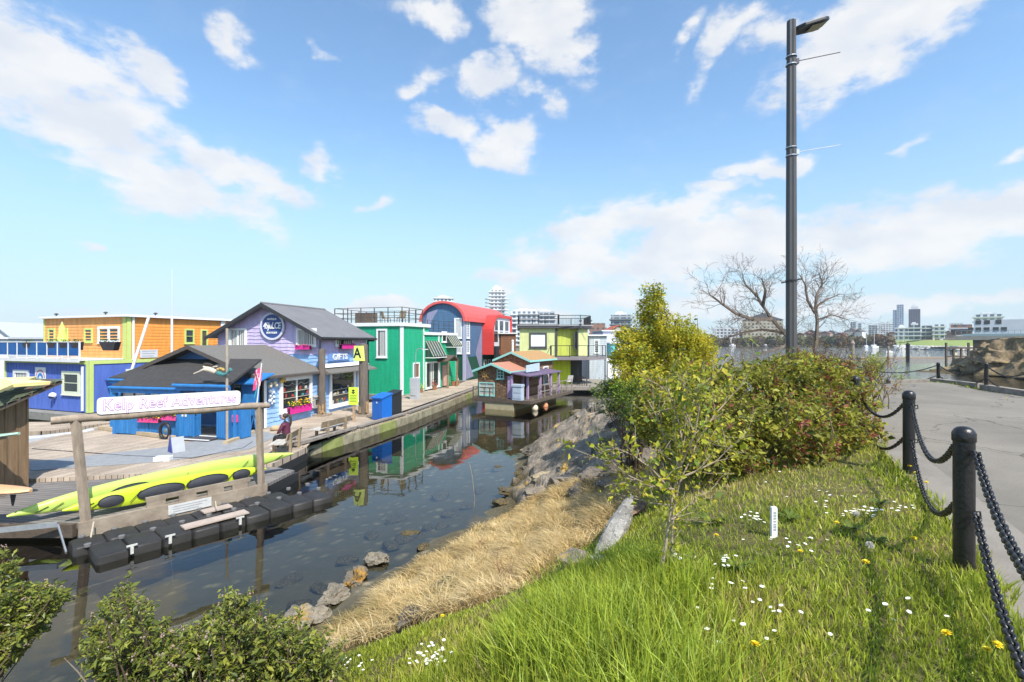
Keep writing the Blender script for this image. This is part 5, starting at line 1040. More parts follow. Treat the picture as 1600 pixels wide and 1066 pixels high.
# bins
def bin_(name, label, c, rz, m, w=.66, d=.75, h1=1.22, h2=1.42):
    t = thing(name, label, 'bin', c, rz); b = MB(); b.prism([(-w / 2, -d / 2, .04), (-w / 2, d / 2, .04), (-w / 2, d / 2, h2), (-w / 2, -d / 2, h1)], (w, 0, 0)); b.build('body', m, t, bevel=.02); b = MB(); b.prism([(-w / 2 - .04, -d / 2 - .06, h1 - .01), (-w / 2 - .04, d / 2 + .02, h2 + .01), (-w / 2 - .04, d / 2 + .02, h2 + .07), (-w / 2 - .04, -d / 2 - .06, h1 + .05)], (w + .08, 0, 0)); b.build('lid', m, t)
    return t
t = bin_('recycling_bin', 'bright blue bin with sloping lid on the walkway edge', G(597, 656, .5), we - R(75), mat('bin_blue', (.012, .14, .52), .4, .08), .8); t.rotation_euler.z = we - R(90) - .25
b = MB(); b.lathe([(.05, 0), (.05, .01)], 14, o=(.0, -.39, 1.0), T=Matrix.Rotation(R(90), 3, 'X')); b.build('badge', M_white, t)
bin_('rubbish_bin', 'black bin with sloping lid directly behind the bright blue bin', G(613, 650, .5) + Vector((0, .15, 0)), we - R(90) - .25, mat('bin_black', (.02, .022, .024), .5, .1), .7)
t = thing('power_pedestal', 'grey electrical pedestal with curved lamp arm on the walkway', 'pedestal', G(648.5, 624, .5), -.3); b = MB(); b.box(-.33, .33, -.22, .22, 0, 1.62); b.box(-.25, .2, -.26, -.22, .3, .9); b.build('cabinet', mat('pedestal_grey', (.42, .44, .46), .6, .08, 4), t, bevel=.02)
b = MB(); b.tube([(0, .1, 1.6), (0, .1, 3.4), (.1, .1, 3.75), (.4, .1, 3.85), (.75, .1, 3.8)], .035, 6); b.build('lamp_arm', M_steel, t); b = MB(); b.box(.6, 1.0, .0, .2, 3.74, 3.80); b.build('lamp', M_offwhite, t)

# goal-shaped frame with the long sign
t = thing('sign_frame', 'grey wooden goal frame of two posts and a crossbeam on the landing', 'frame', (A0.x + .1, A0.y, 0))
O = t.location.copy(); pa = Vector((A0.x + .14, A0.y + .1, .2)); pb = Vector((B0.x - .05, B0.y - .15, .2))
M_frame = mat('frame_wood', (.30, .235, .175), .85, .3, 3, .5, bscale=16, stretch=(2, 2, .6))
la = D(118, 655, pa.y + .05); lb = D(404, 634, pb.y)
for a, c_ in ((pa, la), (pb, lb)): b = MB(); b.bar(a - O, c_ - O, .15, .15); b.build('post', M_frame, t)
d_ = (lb - la).normalized(); b = MB(); n = 10; pts = [la - d_ * .45 + (d_ * ((lb - la).length + .75)) * (i / n) + Vector((0, 0, .015 * math.sin(i * 1.7))) for i in range(n + 1)]; b.tube([p - O for p in pts], [.095 + .012 * math.sin(i * 2.3) for i in range(n + 1)], 12); b.build('crossbeam', M_frame, t, smooth=True)
def onbeam(px): # point of the beam seen at a photo column
    k = (px - 800) / F; s = (k * la.y - la.x) / (d_.x - k * d_.y); return la + d_ * s
s0, s1 = onbeam(150.5), onbeam(374); L = (s1 - s0).length; ang = math.atan2(d_.y, d_.x); tl = math.asin(d_.z)
t = thing('long_sign', 'long white rounded board reading Kelp Reef Adventures on the crossbeam', 'sign', (s0 + s1) / 2 + Vector((0, 0, .1)), 0)
t.rotation_euler = (0, -tl, ang)
hh = .43; r_ = .09; pts = []
for cx, cz, a0 in ((L / 2 - r_, hh - r_, 0), (-L / 2 + r_, hh - r_, 90), (-L / 2 + r_, r_, 180), (L / 2 - r_, r_, 270)): pts += [(cx + r_ * math.cos(R(a0 + k * 30)), -.10, cz + r_ * math.sin(R(a0 + k * 30))) for k in range(4)]
for v in pts: pass
b = MB(); b.prism([(x, y, z - .02) for x, y, z in pts], (0, .03, 0)); b.build('board', mat('sign_white', (.82, .82, .80), .5, .03, 3), t)
M_pl = mat('pink_lilac_letter', (.42, .20, .44), .6, .1); Tm = Matrix.Translation((0, -.103, hh / 2 - .02)) @ Matrix.Rotation(R(90), 4, 'X')
lt = text_mesh('lettering', 'Kelp Reef Adventures', .40, M_pl, t, Tm, ext=.003, bold=.016, spacing=1.08); bb = [v.co.x for v in lt.data.vertices]; wsc = (L * .93) / (max(bb) - min(bb))
for v in lt.data.vertices: v.co.x *= wsc
lt2 = text_mesh('lettering', 'Kelp Reef Adventures', .40, mat('letter_fill', (.74, .66, .78), .6, .04), t, Matrix.Translation((0, -.004, 0)) @ Tm, ext=.003, bold=.001, spacing=1.08)
for v in lt2.data.vertices: v.co.x *= wsc
# slab serifs on the letters' feet are part of the lettering meshes' font weight
# flag
fb = onbeam(401); t = thing('flag', 'small pink and red flag with streamers on a leaning pole at the frame end', 'flag', fb + Vector((0, 0, .1))); b = MB(); b.tube([(0, 0, -.1), (.13, .05, 1.22)], .018, 6); b.build('pole', M_offwhite, t)
b = MB(); n = 6
for i in range(n):
    for j in range(4):
        def q(i, j): w = i / n; return (.10 + .02 * (1 - j / 4) - w * .22, .05 + .05 * math.sin(w * 7 + j), 1.12 - j * .15 - w * .16)
        b.add([q(i, j), q(i + 1, j), q(i + 1, j + 1), q(i, j + 1)], [(0, 1, 2, 3)], (i + j) % 3 == 0)
b.build('cloth', [mat('flag_pink', (.75, .05, .18), .7, .1), mat('flag_rose', (.8, .45, .5), .7)], t); b = MB(); b.bar((.02, .04, .6), (-.12, .1, .15), .012, .03); b.build('streamer', mat('aqua_ribbon', (.05, .45, .5), .6), t)

# kayaks: long closed decks lying on their edge against the rail
M_kay = mat('chartreuse_plastic', (.50, .62, .03), .35, .08, 1.2, .04); M_kay2 = mat('light_lime_plastic', (.52, .68, .14), .35, .08, 1.2, .04); M_cov = mat('cockpit_cover', (.035, .037, .045), .6, .2, 6, .2)
def kayak(name, label, a, c_, w=.36, hgt_=.2, hatches=(), m=M_kay, roll=.9, up=.5):
    d = (c_ - a); L = d.length; d.normalize(); t = thing(name, label, 'kayak', a.lerp(c_, .5)); Rm = d.to_track_quat('X', 'Z').to_matrix() @ Matrix.Rotation(roll, 3, 'X')
    b = MB(); n = 40; k = 14; vs = []
    for i in range(n + 1):
        s = -1 + 2 * i / n; wf = max(.03, (1 - abs(s) ** 2.4)) ; rock = .12 * abs(s) ** 3 * up * 2
        for j in range(k):
            w_ = 2 * math.pi * j / k; y = math.cos(w_); z = math.sin(w_); ww = w * wf ** .75; hz = hgt_ * wf ** .55
            yy = ww * math.copysign(abs(y) ** .8, y); zz = hz * (z if z < 0 else z * .85) + rock + (.05 * wf * math.cos(w_ * 2) if z > 0 else 0)
            vs.append(Rm @ Vector((s * L / 2, yy, zz)))
    fs = [(i * k + j, i * k + (j + 1) % k, (i + 1) * k + (j + 1) % k, (i + 1) * k + j) for i in range(n) for j in range(k)] + [tuple(range(k))[::-1], tuple(n * k + j for j in range(k))]
    b.add(vs, fs); b.build('hull', m, t, smooth=True)
    for (s, hl, hw, nm) in hatches:
        b = MB(); wf = 1 - abs(s) ** 2.4; zt_ = hgt_ * .85 * wf ** .55 - .05 * wf + .12 * abs(s) ** 3 * up * 2 + .02
        ring = []
        for i in range(20): a_ = 2 * math.pi * i / 20; ring.append((s * L / 2 + hl * math.cos(a_), hw * math.sin(a_)))
        v = [Rm @ Vector((x, y, zt_ + .012)) for x, y in ring] + [Rm @ Vector((x, y, zt_ - .09)) for x, y in ring] + [Rm @ Vector((s * L / 2 + (x - s * L / 2) * .8, y * .8, zt_ + .035)) for x, y in ring] + [Rm @ Vector((s * L / 2, 0, zt_ + .05))]
        b.add(v, [(i, (i + 1) % 20, 20 + (i + 1) % 20, 20 + i) for i in range(20)] + [(i, (i + 1) % 20, 40 + (i + 1) % 20, 40 + i) for i in range(20)] + [(40 + i, 40 + (i + 1) % 20, 60) for i in range(20)])
        cov_ = b.build(nm, M_cov, t, smooth=True); b = MB(); b.tube([Rm @ Vector((x, y, zt_ + .015)) for x, y in ring + ring[:1]], .014, 6, cap=False); b.build('coaming', M_black, cov_, smooth=True)
    b = MB()
    for s in (-.86, -.78, -.46, .02, .5, .82): x = s * L / 2; wf = 1 - abs(s) ** 2.4; z_ = hgt_ * .85 * wf ** .55 + .03 + .12 * abs(s) ** 3 * up * 2; b.bar(Rm @ Vector((x, -w * .55 * wf, z_ - .03)), Rm @ Vector((x + .25, w * .55 * wf, z_ - .03)), .012, .012)
    b.build('deck_lines', M_black, t)
    return t
def kp(px, py, s):   # near the landing edge line
    p = A0 + dn * s - n2 * .32; return p
ka = Vector((-11.15, 11.95, .72)); kb = Vector((-7.75, 16.05, .74))
kayak('sea_kayak', 'front lime yellow double kayak with dark cockpit covers along the rail', ka, kb + Vector((-.35, -.25, 0)), .27, .25, ((-.62, .26, .14, 'hatch'), (-.17, .55, .17, 'cockpit_cover'), (.30, .55, .17, 'cockpit_cover'), (.68, .25, .14, 'hatch')), M_kay, 1.5)
kayak('sea_kayak', 'rear lime yellow kayak lying behind the other, tip reaching past the right post', Vector((-12.3, 11.75, .68)), Vector((-7.72, 16.9, 1.0)), .29, .26, ((-.3, .5, .17, 'cockpit_cover'),), M_kay2, 1.7)
# jetty of black floating cubes
fa_ = Vector((-9.75, 11.1)); fe = Vector((-6.15, 15.35)); fd = (fe - fa_).normalized(); fn = Vector((fd.y, -fd.x)); nL = 9; cl = (fe - fa_).length / nL
t = thing('cube_jetty', 'black floating jetty of moulded plastic cubes beside the kayak landing', 'jetty', (fa_.x, fa_.y, 0), math.atan2(fd.y, fd.x)); M_cube = mat('black_plastic', (.027, .025, .023), .5, .3, 3, .4, bscale=50)
cb = MB()
def cubeblock(x0, x1, y0, y1, z0, z1, b, rd):
    s = .03; q = .055; prof = [(0, z0 + .05), (0, z1 - q), (s * .5, z1 - .02), (q, z1)]
    vs = []
    for ins, z in prof:
        for x, y in ((x0 + ins, y0 + ins + q), (x0 + ins + q, y0 + ins), (x1 - ins - q, y0 + ins), (x1 - ins, y0 + ins + q), (x1 - ins, y1 - ins - q), (x1 - ins - q, y1 - ins), (x0 + ins + q, y1 - ins), (x0 + ins, y1 - ins - q)): vs.append((x, y, z + rd.uniform(-.005, .005)))
    fs = [(i * 8 + j, i * 8 + (j + 1) % 8, (i + 1) * 8 + (j + 1) % 8, (i + 1) * 8 + j) for i in range(3) for j in range(8)] + [tuple(24 + j for j in range(8))]; b.add(vs, fs)
rd = random.Random(1)
for i in range(nL):
    for (ya, yb, sh) in ((-.92, -.01, .0), (.01, .72, -.25)):
        if sh and i == nL - 1: continue
        b = MB(); cubeblock(i * cl + .005 + sh, (i + 1) * cl - .005 + sh, ya, yb, -.25, .21 + .02 * math.sin(i * 1.4 + ya), b, rd); b.build('cube', M_cube, t, smooth=True)
for i in range(nL + 1):
    for y in (-.92, 0, .74): 
        if i % 1 == 0 and y > -.9: b = MB(); b.lathe([(.07, .18), (.07, .245), (.03, .255)], 10, o=(i * cl, y * .97, 0)); b.build('pin', mat('worn_plastic', (.16, .155, .15), .5, .2, 20), t)
for x, y in ((.62, -.97), (1.35, -.97), (2.9, -.97)): b = MB(); b.box(x - .03, x + .03, y - .02, y + .02, .08, .26); b.bar((x - .10, y, .27), (x + .10, y, .27), .035, .035); b.build('cleat', mat('scuffed_white', (.55, .54, .50), .6, .25, 30), t)
for x0, x1, y0, y1 in ((1.7, 3.2, -.78, -.42), (2.4, 3.1, .1, .42)): b = MB(); b.box(x0, x1, y0, y1, .245, .28); b.build('plank', mat('pinkish_plank', (.42, .34, .28), .85, .15, 4, .3), t)
# hut with shingle roof at the left edge
hc = Vector((-14.8, 14.8, .5))
h = House('wooden_hut', 'brown board and batten hut with mossy shingle roof at the left edge', 'hut', hc, (-.98, .2)); HT = h
M_bb = mat('board_and_batten', (.21, .135, .075), .8, .3, 2, .4, stretch=(5, 5, .6), bscale=14)
rz = lambda x: 2.80 + .40 * x
b = MB(); b.prism([(-3.2, 0, -.15), (0, 0, -.15), (0, 0, rz(0)), (-3.2, 0, rz(-3.2))], (0, 2.4, 0))
for i in range(12): x = -.02 - i * .27; b.box(x - .04, x, -.022, 0, -.15, rz(x - .04))
b.build('wall', M_bb, h.r)
b = MB(); b.prism([(.62, -.42, rz(.62)), (-3.6, -.42, rz(-3.6)), (-3.6, -.42, rz(-3.6) + .09), (.62, -.42, rz(.62) + .09)], (0, 3.2, 0)); b.build('roof_board', M_wooddark, h.r)
b = MB(); rd = random.Random(9)
for j in range(27):
    for i in range(22):
        x = .66 - j * .155; y = -.46 + i * .15 + (j % 2) * .07; z0_ = rz(x) + .12; z1_ = rz(x - .24) + .10; e_ = rd.random() * .014
        b.add([(x - .24, y, z1_ + .045 + e_), (x - .24, y + .143, z1_ + .045 + e_), (x, y + .143, z0_ + e_), (x, y, z0_ + e_), (x - .24, y, z1_), (x - .24, y + .143, z1_)], [(0, 3, 2, 1), (4, 0, 1, 5)], 1 if rd.random() < .12 else 0)
b.build('shingle_roof', [mat('mossy_shingle', (.085, .10, .06), .95, .4, 5, .5), mat('red_shingle', (.16, .08, .05), .95, .3)], h.r)
# starfish on the hut roof
t = thing('starfish_sculpture', 'large yellow wooden starfish lying on the mossy hut roof', 'sculpture', D(8, 600, 14.3), .25); t.rotation_euler.x = .12; t.scale = (.92, .92, .92); b = MB(); vs = [(0, 0, .2)]; n = 5
for i in range(10): a = math.pi * i / 5 + .15; r_ = 1.15 if i % 2 == 0 else .36; vs.append((r_ * math.cos(a), r_ * math.sin(a), .02)); 
for i in range(10): a = math.pi * i / 5 + .15; r_ = 1.1 if i % 2 == 0 else .36; vs.append((r_ * math.cos(a), r_ * math.sin(a), -.08))
b.add(vs, [(0, 1 + i, 1 + (i + 1) % 10) for i in range(10)] + [(1 + i, 11 + i, 11 + (i + 1) % 10, 1 + (i + 1) % 10) for i in range(10)]); b.build('arms', mat('butter_yellow', (.78, .66, .28), .6, .12, 3), t)
# surfboards sticking out past the hut
def board(name, label, tip, d, L, w, m):
    t = thing(name, label, 'surfboard', tip); d = Vector(d).normalized(); Rm = d.to_track_quat('X', 'Z').to_matrix(); b = MB(); n = 18; vs = []
    for i in range(n + 1):
        s = i / n; ww = w * math.sin(math.pi * min(.999, max(.02, s ** .75))) ** .7; zc = .06 * (1 - s) ** 3
        for y, z in ((-ww, 0), (-ww * .7, .04), (ww * .7, .04), (ww, 0), (ww * .7, -.035), (-ww * .7, -.035)): vs.append(Rm @ Vector((-s * L, y, z + zc)))
    b.add(vs, [(i * 6 + j, i * 6 + (j + 1) % 6, (i + 1) * 6 + (j + 1) % 6, (i + 1) * 6 + j) for i in range(n) for j in range(6)] + [(5, 4, 3, 2, 1, 0), tuple(n * 6 + j for j in range(6))]); b.build('board', m, t, smooth=True); return t
board('surfboard', 'seafoam green surfboard tip poking out in front of the hut', D(30, 681, 13.2), (1, -.05, .06), 2.2, .28, mat('seafoam', (.34, .50, .38), .4, .1))
t = board('surfboard', 'pale orange surfboard tip poking out low at the left edge', D(48, 771, 11.6), (1, -.08, -.08), 2.1, .30, mat('pale_orange', (.72, .42, .22), .4, .08)); b = MB(); b.prism([(-.5, 0, -.03), (-.36, 0, -.03), (-.42, 0, -.3), (-.46, 0, -.3)], (0, .015, 0)); b.build('fin', M_black, t)
# rack post holding the boards, off the left edge
b = MB(); b.bar((-14.4, 12.4, .4), (-14.4, 12.4, 2.6), .12, .12); b.bar((-14.4, 12.4, 1.32), (-14.0, 11.5, 1.32), .08, .08); b.bar((-14.4, 12.4, 2.2), (-14.2, 13.6, 2.2), .08, .08); tag(b.build('board_rack', M_frame), 'wooden surfboard rack post standing on the landing beside the hut', 'rack')
# metal bracket and rope ends at the landing corner
t = thing('steel_bracket', 'long perforated pale steel bar with strut at the landing corner', 'bracket', (-10.9, 11.6, .5)); b = MB(); b.bar((0, 0, .0), (-1.5, -.35, -.05), .05, .12); b.build('bar', M_steel, t); b = MB(); b.bar((.0, .0, -.02), (.75, -.6, -.42), .03, .06); b.build('strut', M_steel, t)
def rope(label, pts, r=.012, cat='rope', name='rope', m=M_rope): b = MB(); b.tube(pts, r, 6); return tag(b.build(name, m, smooth=True), label, cat)
rope('white rope end with a knotted loop hanging from the landing corner', [(-10.3, 11.9, .45), (-10.1, 11.6, .25), (-10.0, 11.45, .1), (-9.93, 11.42, .02), (-9.9, 11.36, .08), (-9.95, 11.34, .16), (-10.02, 11.4, .12)], .018)
rope('pale mooring rope curling over the cube jetty beside the plank', [(-8.35, 13.6, .12), (-8.2, 13.35, .42), (-8.1, 13.2, .52), (-8.02, 13.1, .38), (-8.0, 13.05, .37)], .015)
# odds and ends on the platform
t = thing('sandwich_board', 'dark blue and grey folding board standing on the dock platform', 'sign', G(277, 706, .5), .5); b = MB(); b.prism([(-.36, -.25, 0), (-.30, -.02, .8), (-.30, .02, .8), (-.36, -.21, 0)], (.0, 0, 0)) if False else b.prism([(-.3, -.3, 0), (.3, -.3, 0), (.3, 0, .82), (-.3, 0, .82)], (0, .03, 0)); b.build('front_panel', mat('grey_panel', (.36, .38, .40), .6, .08), t); b = MB(); b.prism([(-.32, .34, 0), (-.32, .0, .98), (-.32, -.34, .0)], (-.04, 0, 0)); b.build('side_panel', mat('indigo_panel', (.04, .06, .28), .5, .1), t); t.scale = (.72,) * 3; t.rotation_euler.z = .9
b = MB(); b.box(-.26, .26, -.16, .16, 0, .16); tag(b.build('white_box', M_white, None, G(255, 720, .5), rotz=.2, bevel=.01), 'small white box lying on the dock platform behind the kayaks', 'box')
b = MB(); q_ = [G(48, 736, .506), G(48, 722, .506), G(250, 700, .506), G(400, 672, .506), G(436, 680, .506), G(390, 702, .506), G(250, 722, .506)]; b.prism(q_, (0, 0, .012)); tag(b.build('rubber_mat', mat('grey_mat', (.26, .27, .28), .9, .15, 5)), 'long grey strip of matting laid across the dock platform', 'mat')
t = thing('door_ramp', 'dark ramp with white edge strips before the kiosk doorway', 'ramp', G(318, 686, .52), -.25); b = MB(); b.prism([(-.9, -.5, 0), (.7, -.5, 0), (.8, .45, .1), (-.6, .45, .1)], (0, 0, .03)); b.build('plate', mat('ramp_dark', (.06, .06, .065), .8, .2), t)
for y in (-.46, .1): b = MB(); b.box(-.85, .72, y, y + .09, .035 + (y + .5) * .1, .06 + (y + .5) * .1); b.build('edge_strip', M_white, t)
b = MB(); b.box(-.6, .6, -.45, .45, 0, .03); tag(b.build('doormat', mat('black_mat', (.03, .03, .035), .9, .2), None, G(398, 668, .51), rotz=-.2), 'black rubber mat at the foot of the shop corner', 'mat')
b = MB(); b.ball((0, 0, 0), .2, 9, 0, (1.3, 1, .7)); b.ball((.3, .1, -.02), .14, 8); tag(b.build('float_pile', mat('tan_floats', (.48, .36, .22), .8, .2, 6), None, G(430, 669, .62), True), 'pair of tan net floats on the deck beside the shop wall', 'float')
rope('thin dark hose trailing across the dock platform', [G(50, 701, .52), G(120, 706, .52), G(200, 712, .52), G(300, 716, .52), G(380, 700, .52), G(395, 690, .52)], .012, 'hose', 'hose', M_black)
# white davit pole and tall mast behind the kiosk
b = MB(); b.tube([D(204, 584, 27.2), D(233, 494, 27.6)], .075, 8); tag(b.build('white_pole', M_white, smooth=True), 'leaning white pole in front of the orange siding', 'pole')
b = MB(); b.tube([D(268.5, 566, 27.5), D(268.5, 496, 27.5)], .06, 8); b.tube([D(268.5, 496, 27.5), D(269, 420, 27.5)], .012, 5); tag(b.build('mast', M_offwhite), 'upright white mast with thin whip aerial before the orange wall', 'mast')
b = MB(); b.tube([D(801, 558, 46), D(801, 534, 46)], .11, 10); b.ball(D(801, 533, 46), .13, 8); tag(b.build('mooring_post', M_offwhite), 'short white capped post beside the brown house', 'post')
b = MB(); b.tube([D(776, 570, 45), D(776, 541, 45)], .28, 12); tag(b.build('black_pile', M_black), 'black capped pile standing in front of the red rounded bay', 'pile')

# ---------------------------------------------------------------- seated person
pc = Vector((-9.22, 19.75, .47)); t = thing('person', 'person with dark ponytail in maroon jacket and black trousers sitting on the bench', 'person', pc, R(172))
PP = [(0, 0, .52, (.15, .13)), (0, .0, .70, (.15, .12)), (.03, 0, .90, (.17, .13)), (.05, 0, 1.03, (.14, .10)), (.06, 0, 1.12, .055), (.09, 0, 1.17, .05),
      (.05, .17, 1.0, .07), (.10, .24, .80, .055), (.28, .18, .66, .042), (.05, -.17, 1.0, .07), (.10, -.24, .80, .055), (.28, -.18, .66, .042),
      (.05, .10, .50, .095), (.42, .13, .52, .075), (.46, .13, .28, .055), (.44, .13, .08, .045), (.56, .14, .03, .04), (.05, -.10, .50, .095), (.42, -.13, .52, .075), (.46, -.13, .28, .055), (.44, -.13, .08, .045), (.56, -.14, .03, .04)]
PE = [(0, 1), (1, 2), (2, 3), (3, 4), (4, 5), (3, 6), (6, 7), (7, 8), (3, 9), (9, 10), (10, 11), (0, 12), (12, 13), (13, 14), (14, 15), (15, 16), (0, 17), (17, 18), (18, 19), (19, 20), (20, 21)]
SKIN = mat('skin', (.48, .30, .22), .55, .08); body = skinbody('body', PP, PE, mat('black_trousers', (.02, .02, .024), .8, .2), t)
jk = [p for p in PP]
JP = [(0, 0, .50, (.175, .155)), (0, 0, .70, (.175, .145)), (.03, 0, .90, (.195, .15)), (.05, 0, 1.05, (.15, .115)), (.06, 0, 1.11, .075), (.05, .19, 1.0, .085), (.10, .26, .80, .07), (.26, .19, .67, .055), (.05, -.19, 1.0, .085), (.10, -.26, .80, .07), (.26, -.19, .67, .055)]
skinbody('jacket', JP, [(0, 1), (1, 2), (2, 3), (3, 4), (3, 5), (5, 6), (6, 7), (3, 8), (8, 9), (9, 10)], mat('maroon_jacket', (.10, .018, .045), .6, .25, 8, .4, bscale=14), t)
hd = MB(); n = 14
for s_ in (0,):
    prof = []
    hd.ball((.12, 0, 1.30), .108, 16, 0, (1.0, .86, 1.15)); hd.ball((.215, 0, 1.29), .022, 8, 0, (1, .7, 1.3)); hd.ball((.19, 0, 1.235), .035, 8, 0, (.7, .9, .45)); hd.ball((.12, .098, 1.29), .025, 6, 0, (.8, .4, 1.2)); hd.ball((.12, -.098, 1.29), .025, 6, 0, (.8, .4, 1.2)); hd.ball((.203, .036, 1.31), .012, 6, 1); hd.ball((.203, -.036, 1.31), .012, 6, 1)
hd.build('head', [SKIN, M_black], t, smooth=True)
skinbody('hair', [(.14, 0, 1.37, .10), (.06, 0, 1.36, .115), (.0, 0, 1.32, .09), (-.07, .0, 1.40, .05), (-.15, .0, 1.36, .055), (-.19, 0, 1.22, .05), (-.19, 0, 1.05, .045), (-.16, 0, .92, .02)], [(i, i + 1) for i in range(7)], mat('dark_hair', (.05, .035, .025)), t)
for s in (1, -1):
    V = [(.26, s * .18, .665, .035), (.32, s * .16, .64, (.038, .022))]; Ed = [(0, 1)]
    for f, (dy, ln) in enumerate(((-.028, .075), (-.009, .085), (.010, .08), (.027, .062))):
        k = len(V); V += [(.355, s * .16 + dy, .625, .011), (.355 + ln * .55, s * .155 + dy * 1.1, .605, .0095), (.355 + ln * .75, s * .155 + dy * 1.1, .575, .008)]; Ed += [(1, k), (k, k + 1), (k + 1, k + 2)]
    k = len(V); V += [(.31, s * .16 - s * .045, .63, .012), (.345, s * .16 - s * .06, .615, .010)]; Ed += [(1, k), (k, k + 1)]
    skinbody('hand', V, Ed, SKIN, t)
    sh = MB(); sh.ball((.54, s * .14, .04), .10, 10, 0, (1.25, .5, .5)); sh.build('shoe', mat('pale_shoe', (.45, .42, .42), .6, .1), t, smooth=True)
t.scale = (1.02,) * 3

# ---------------------------------------------------------------- chain fence
M_post = mat('gloss_black_post', (.009, .009, .010), .34, .2, 9, .25, spec=.5, col2=(.022, .020, .019), bscale=45)
def post(label, x, y, z, hgt_=.97, r=.058):
    t = thing('chain_post', label, 'bollard', (x, y, z), 0, 'posts of the black chain fence'); b = MB(); b.lathe([(r, -.3), (r, hgt_ - .10)], 28); b.build('shaft', M_post, t, smooth=True)
    b = MB(); b.lathe([(r + .004, hgt_ - .10), (r + .006, hgt_ - .095), (r + .006, hgt_ - .045), (r * .9, hgt_ - .02), (r * .62, hgt_ - .006), (r * .3, hgt_), (.002, hgt_ + .001)], 28); b.build('cap', M_post, t, smooth=True)
    b = MB()
    for z_ in (hgt_ - .17, hgt_ - .56): b.tube([(r * .6, -r * .8, z_), (r * .75, -r * 1.15, z_ + .01), (r * .8, -r * 1.2, z_ - .03), (r * .6, -r * .9, z_ - .035)], .006, 6)
    b.build('eye_bolt', M_post, t); return t
LM = {}
def linkmesh(L, seg):
    if (L, seg) in LM: return LM[(L, seg)]
    vs = []; n = 12 if seg else 8; k = 6 if seg else 4; w = L * .34; a = L * .5; r = L * .15
    pts = []
    for i in range(n): th = 2 * math.pi * i / n; pts.append(Vector((math.copysign(abs(math.cos(th)) ** .8, math.cos(th)) * a, math.sin(th) * w, 0)))
    for i in range(n):
        tg = (pts[(i + 1) % n] - pts[i - 1]).normalized(); nn = Vector((0, 0, 1)); bb = tg.cross(nn)
        for j in range(k): q = 2 * math.pi * j / k; vs.append(pts[i] + (bb * math.cos(q) + nn * math.sin(q)) * r)
    LM[(L, seg)] = (vs, [(i * k + j, i * k + (j + 1) % k, ((i + 1) % n) * k + (j + 1) % k, ((i + 1) % n) * k + j) for i in range(n) for j in range(k)]); return LM[(L, seg)]
def chain(label, p, q, sag, L=.05, fine=True):
    p = Vector(p); q = Vector(q); n = 400; pts = [p.lerp(q, i / n) - Vector((0, 0, sag * 4 * (i / n) * (1 - i / n))) for i in range(n + 1)]
    d = [0]
    for i in range(n): d.append(d[-1] + (pts[i + 1] - pts[i]).length)
    step = L * .68; N_ = int(d[-1] / step); b = MB(); vs, fs = linkmesh(L, fine); j = 0
    for k in range(N_):
        s = (k + .5) * step
        while d[j + 1] < s: j += 1
        c = pts[j]; tg = (pts[j + 1] - pts[j]).normalized(); Rm = tg.to_track_quat('X', 'Z').to_matrix() @ Matrix.Rotation(R(90 * (k % 2) + 45 + 8 * math.sin(k * 1.7)), 3, 'X'); b.add([c + Rm @ v for v in vs], fs)
    o = b.build('chain', M_post, smooth=False); o.data.polygons.foreach_set('use_smooth', [True] * len(o.data.polygons)); return tag(o, label, 'chain', 'chains of the fence')
PS = [(1.28, 1.07), (3.04, 3.25), (4.6, 5.6), (5.72, 8.05)]
labs = ['black chain post out of view at the near right corner', 'nearest and tallest looking black chain post at the path edge', 'second black chain post along the path edge, beside yellow dandelions', 'black chain post half hidden by the right end of the big shrub']
for (x, y), l in list(zip(PS, labs))[1:]: post(l, x, y, H1(x, y))
post('black chain post standing just outside the frame at the near right', PS[0][0], PS[0][1], H1(*PS[0]))
def ch2(a, c_, l, sag=.3, **k):
    za, zc = H1(*a), H1(*c_)
    for dz, nm in ((.82, 'upper'), (.42, 'lower')): chain('%s black chain %s' % (nm, l), (a[0], a[1], za + dz), (c_[0], c_[1], zc + dz), sag if nm == 'upper' else sag * 1.1, **k)
ch2((1.33, 1.03), (3.06, 3.19), 'running from the nearest post out of the picture', .2, L=.056); ch2((3.04, 3.32), (4.58, 5.54), 'between the two nearest posts', .32); ch2((4.6, 5.66), (5.7, 8.0), 'from the second post into the shrub', .32, fine=False)
PR = [(10.2, 17.6), (13.05, 18.6), (16.85, 19.1), (15.9, 16.2), (14.75, 13.3)]
lr = ['black chain post behind the bare tree at the far path edge', 'left black chain post on the far path edge by the pale green shrub', 'middle black chain post on the far path edge', 'right black chain post on the far path edge, beside the rocky point', 'black chain post just outside the frame on the far path edge']
for (x, y), l in zip(PR, lr): post(l, x, y, H1(x, y), .92)
for i in range(4): ch2(PR[i], PR[i + 1], ('left of the far fence', 'between the left and middle far posts', 'between the middle and right far posts', 'from the right far post out of view')[i], .32, L=.06, fine=False)
b = MB()
for a, c_ in (((14.6, 18.75), (16.2, 18.85)), ((16.2, 18.6), (16.1, 16.6)), ((16.0, 16.4), (15.0, 13.6))): b.bar((a[0], a[1], H1(*a) + .06), (c_[0], c_[1], H1(*c_) + .06), .22, .2)
tag(b.build('kerb_timbers', M_woodgrey), 'old squared timbers edging the far side of the path', 'timber')

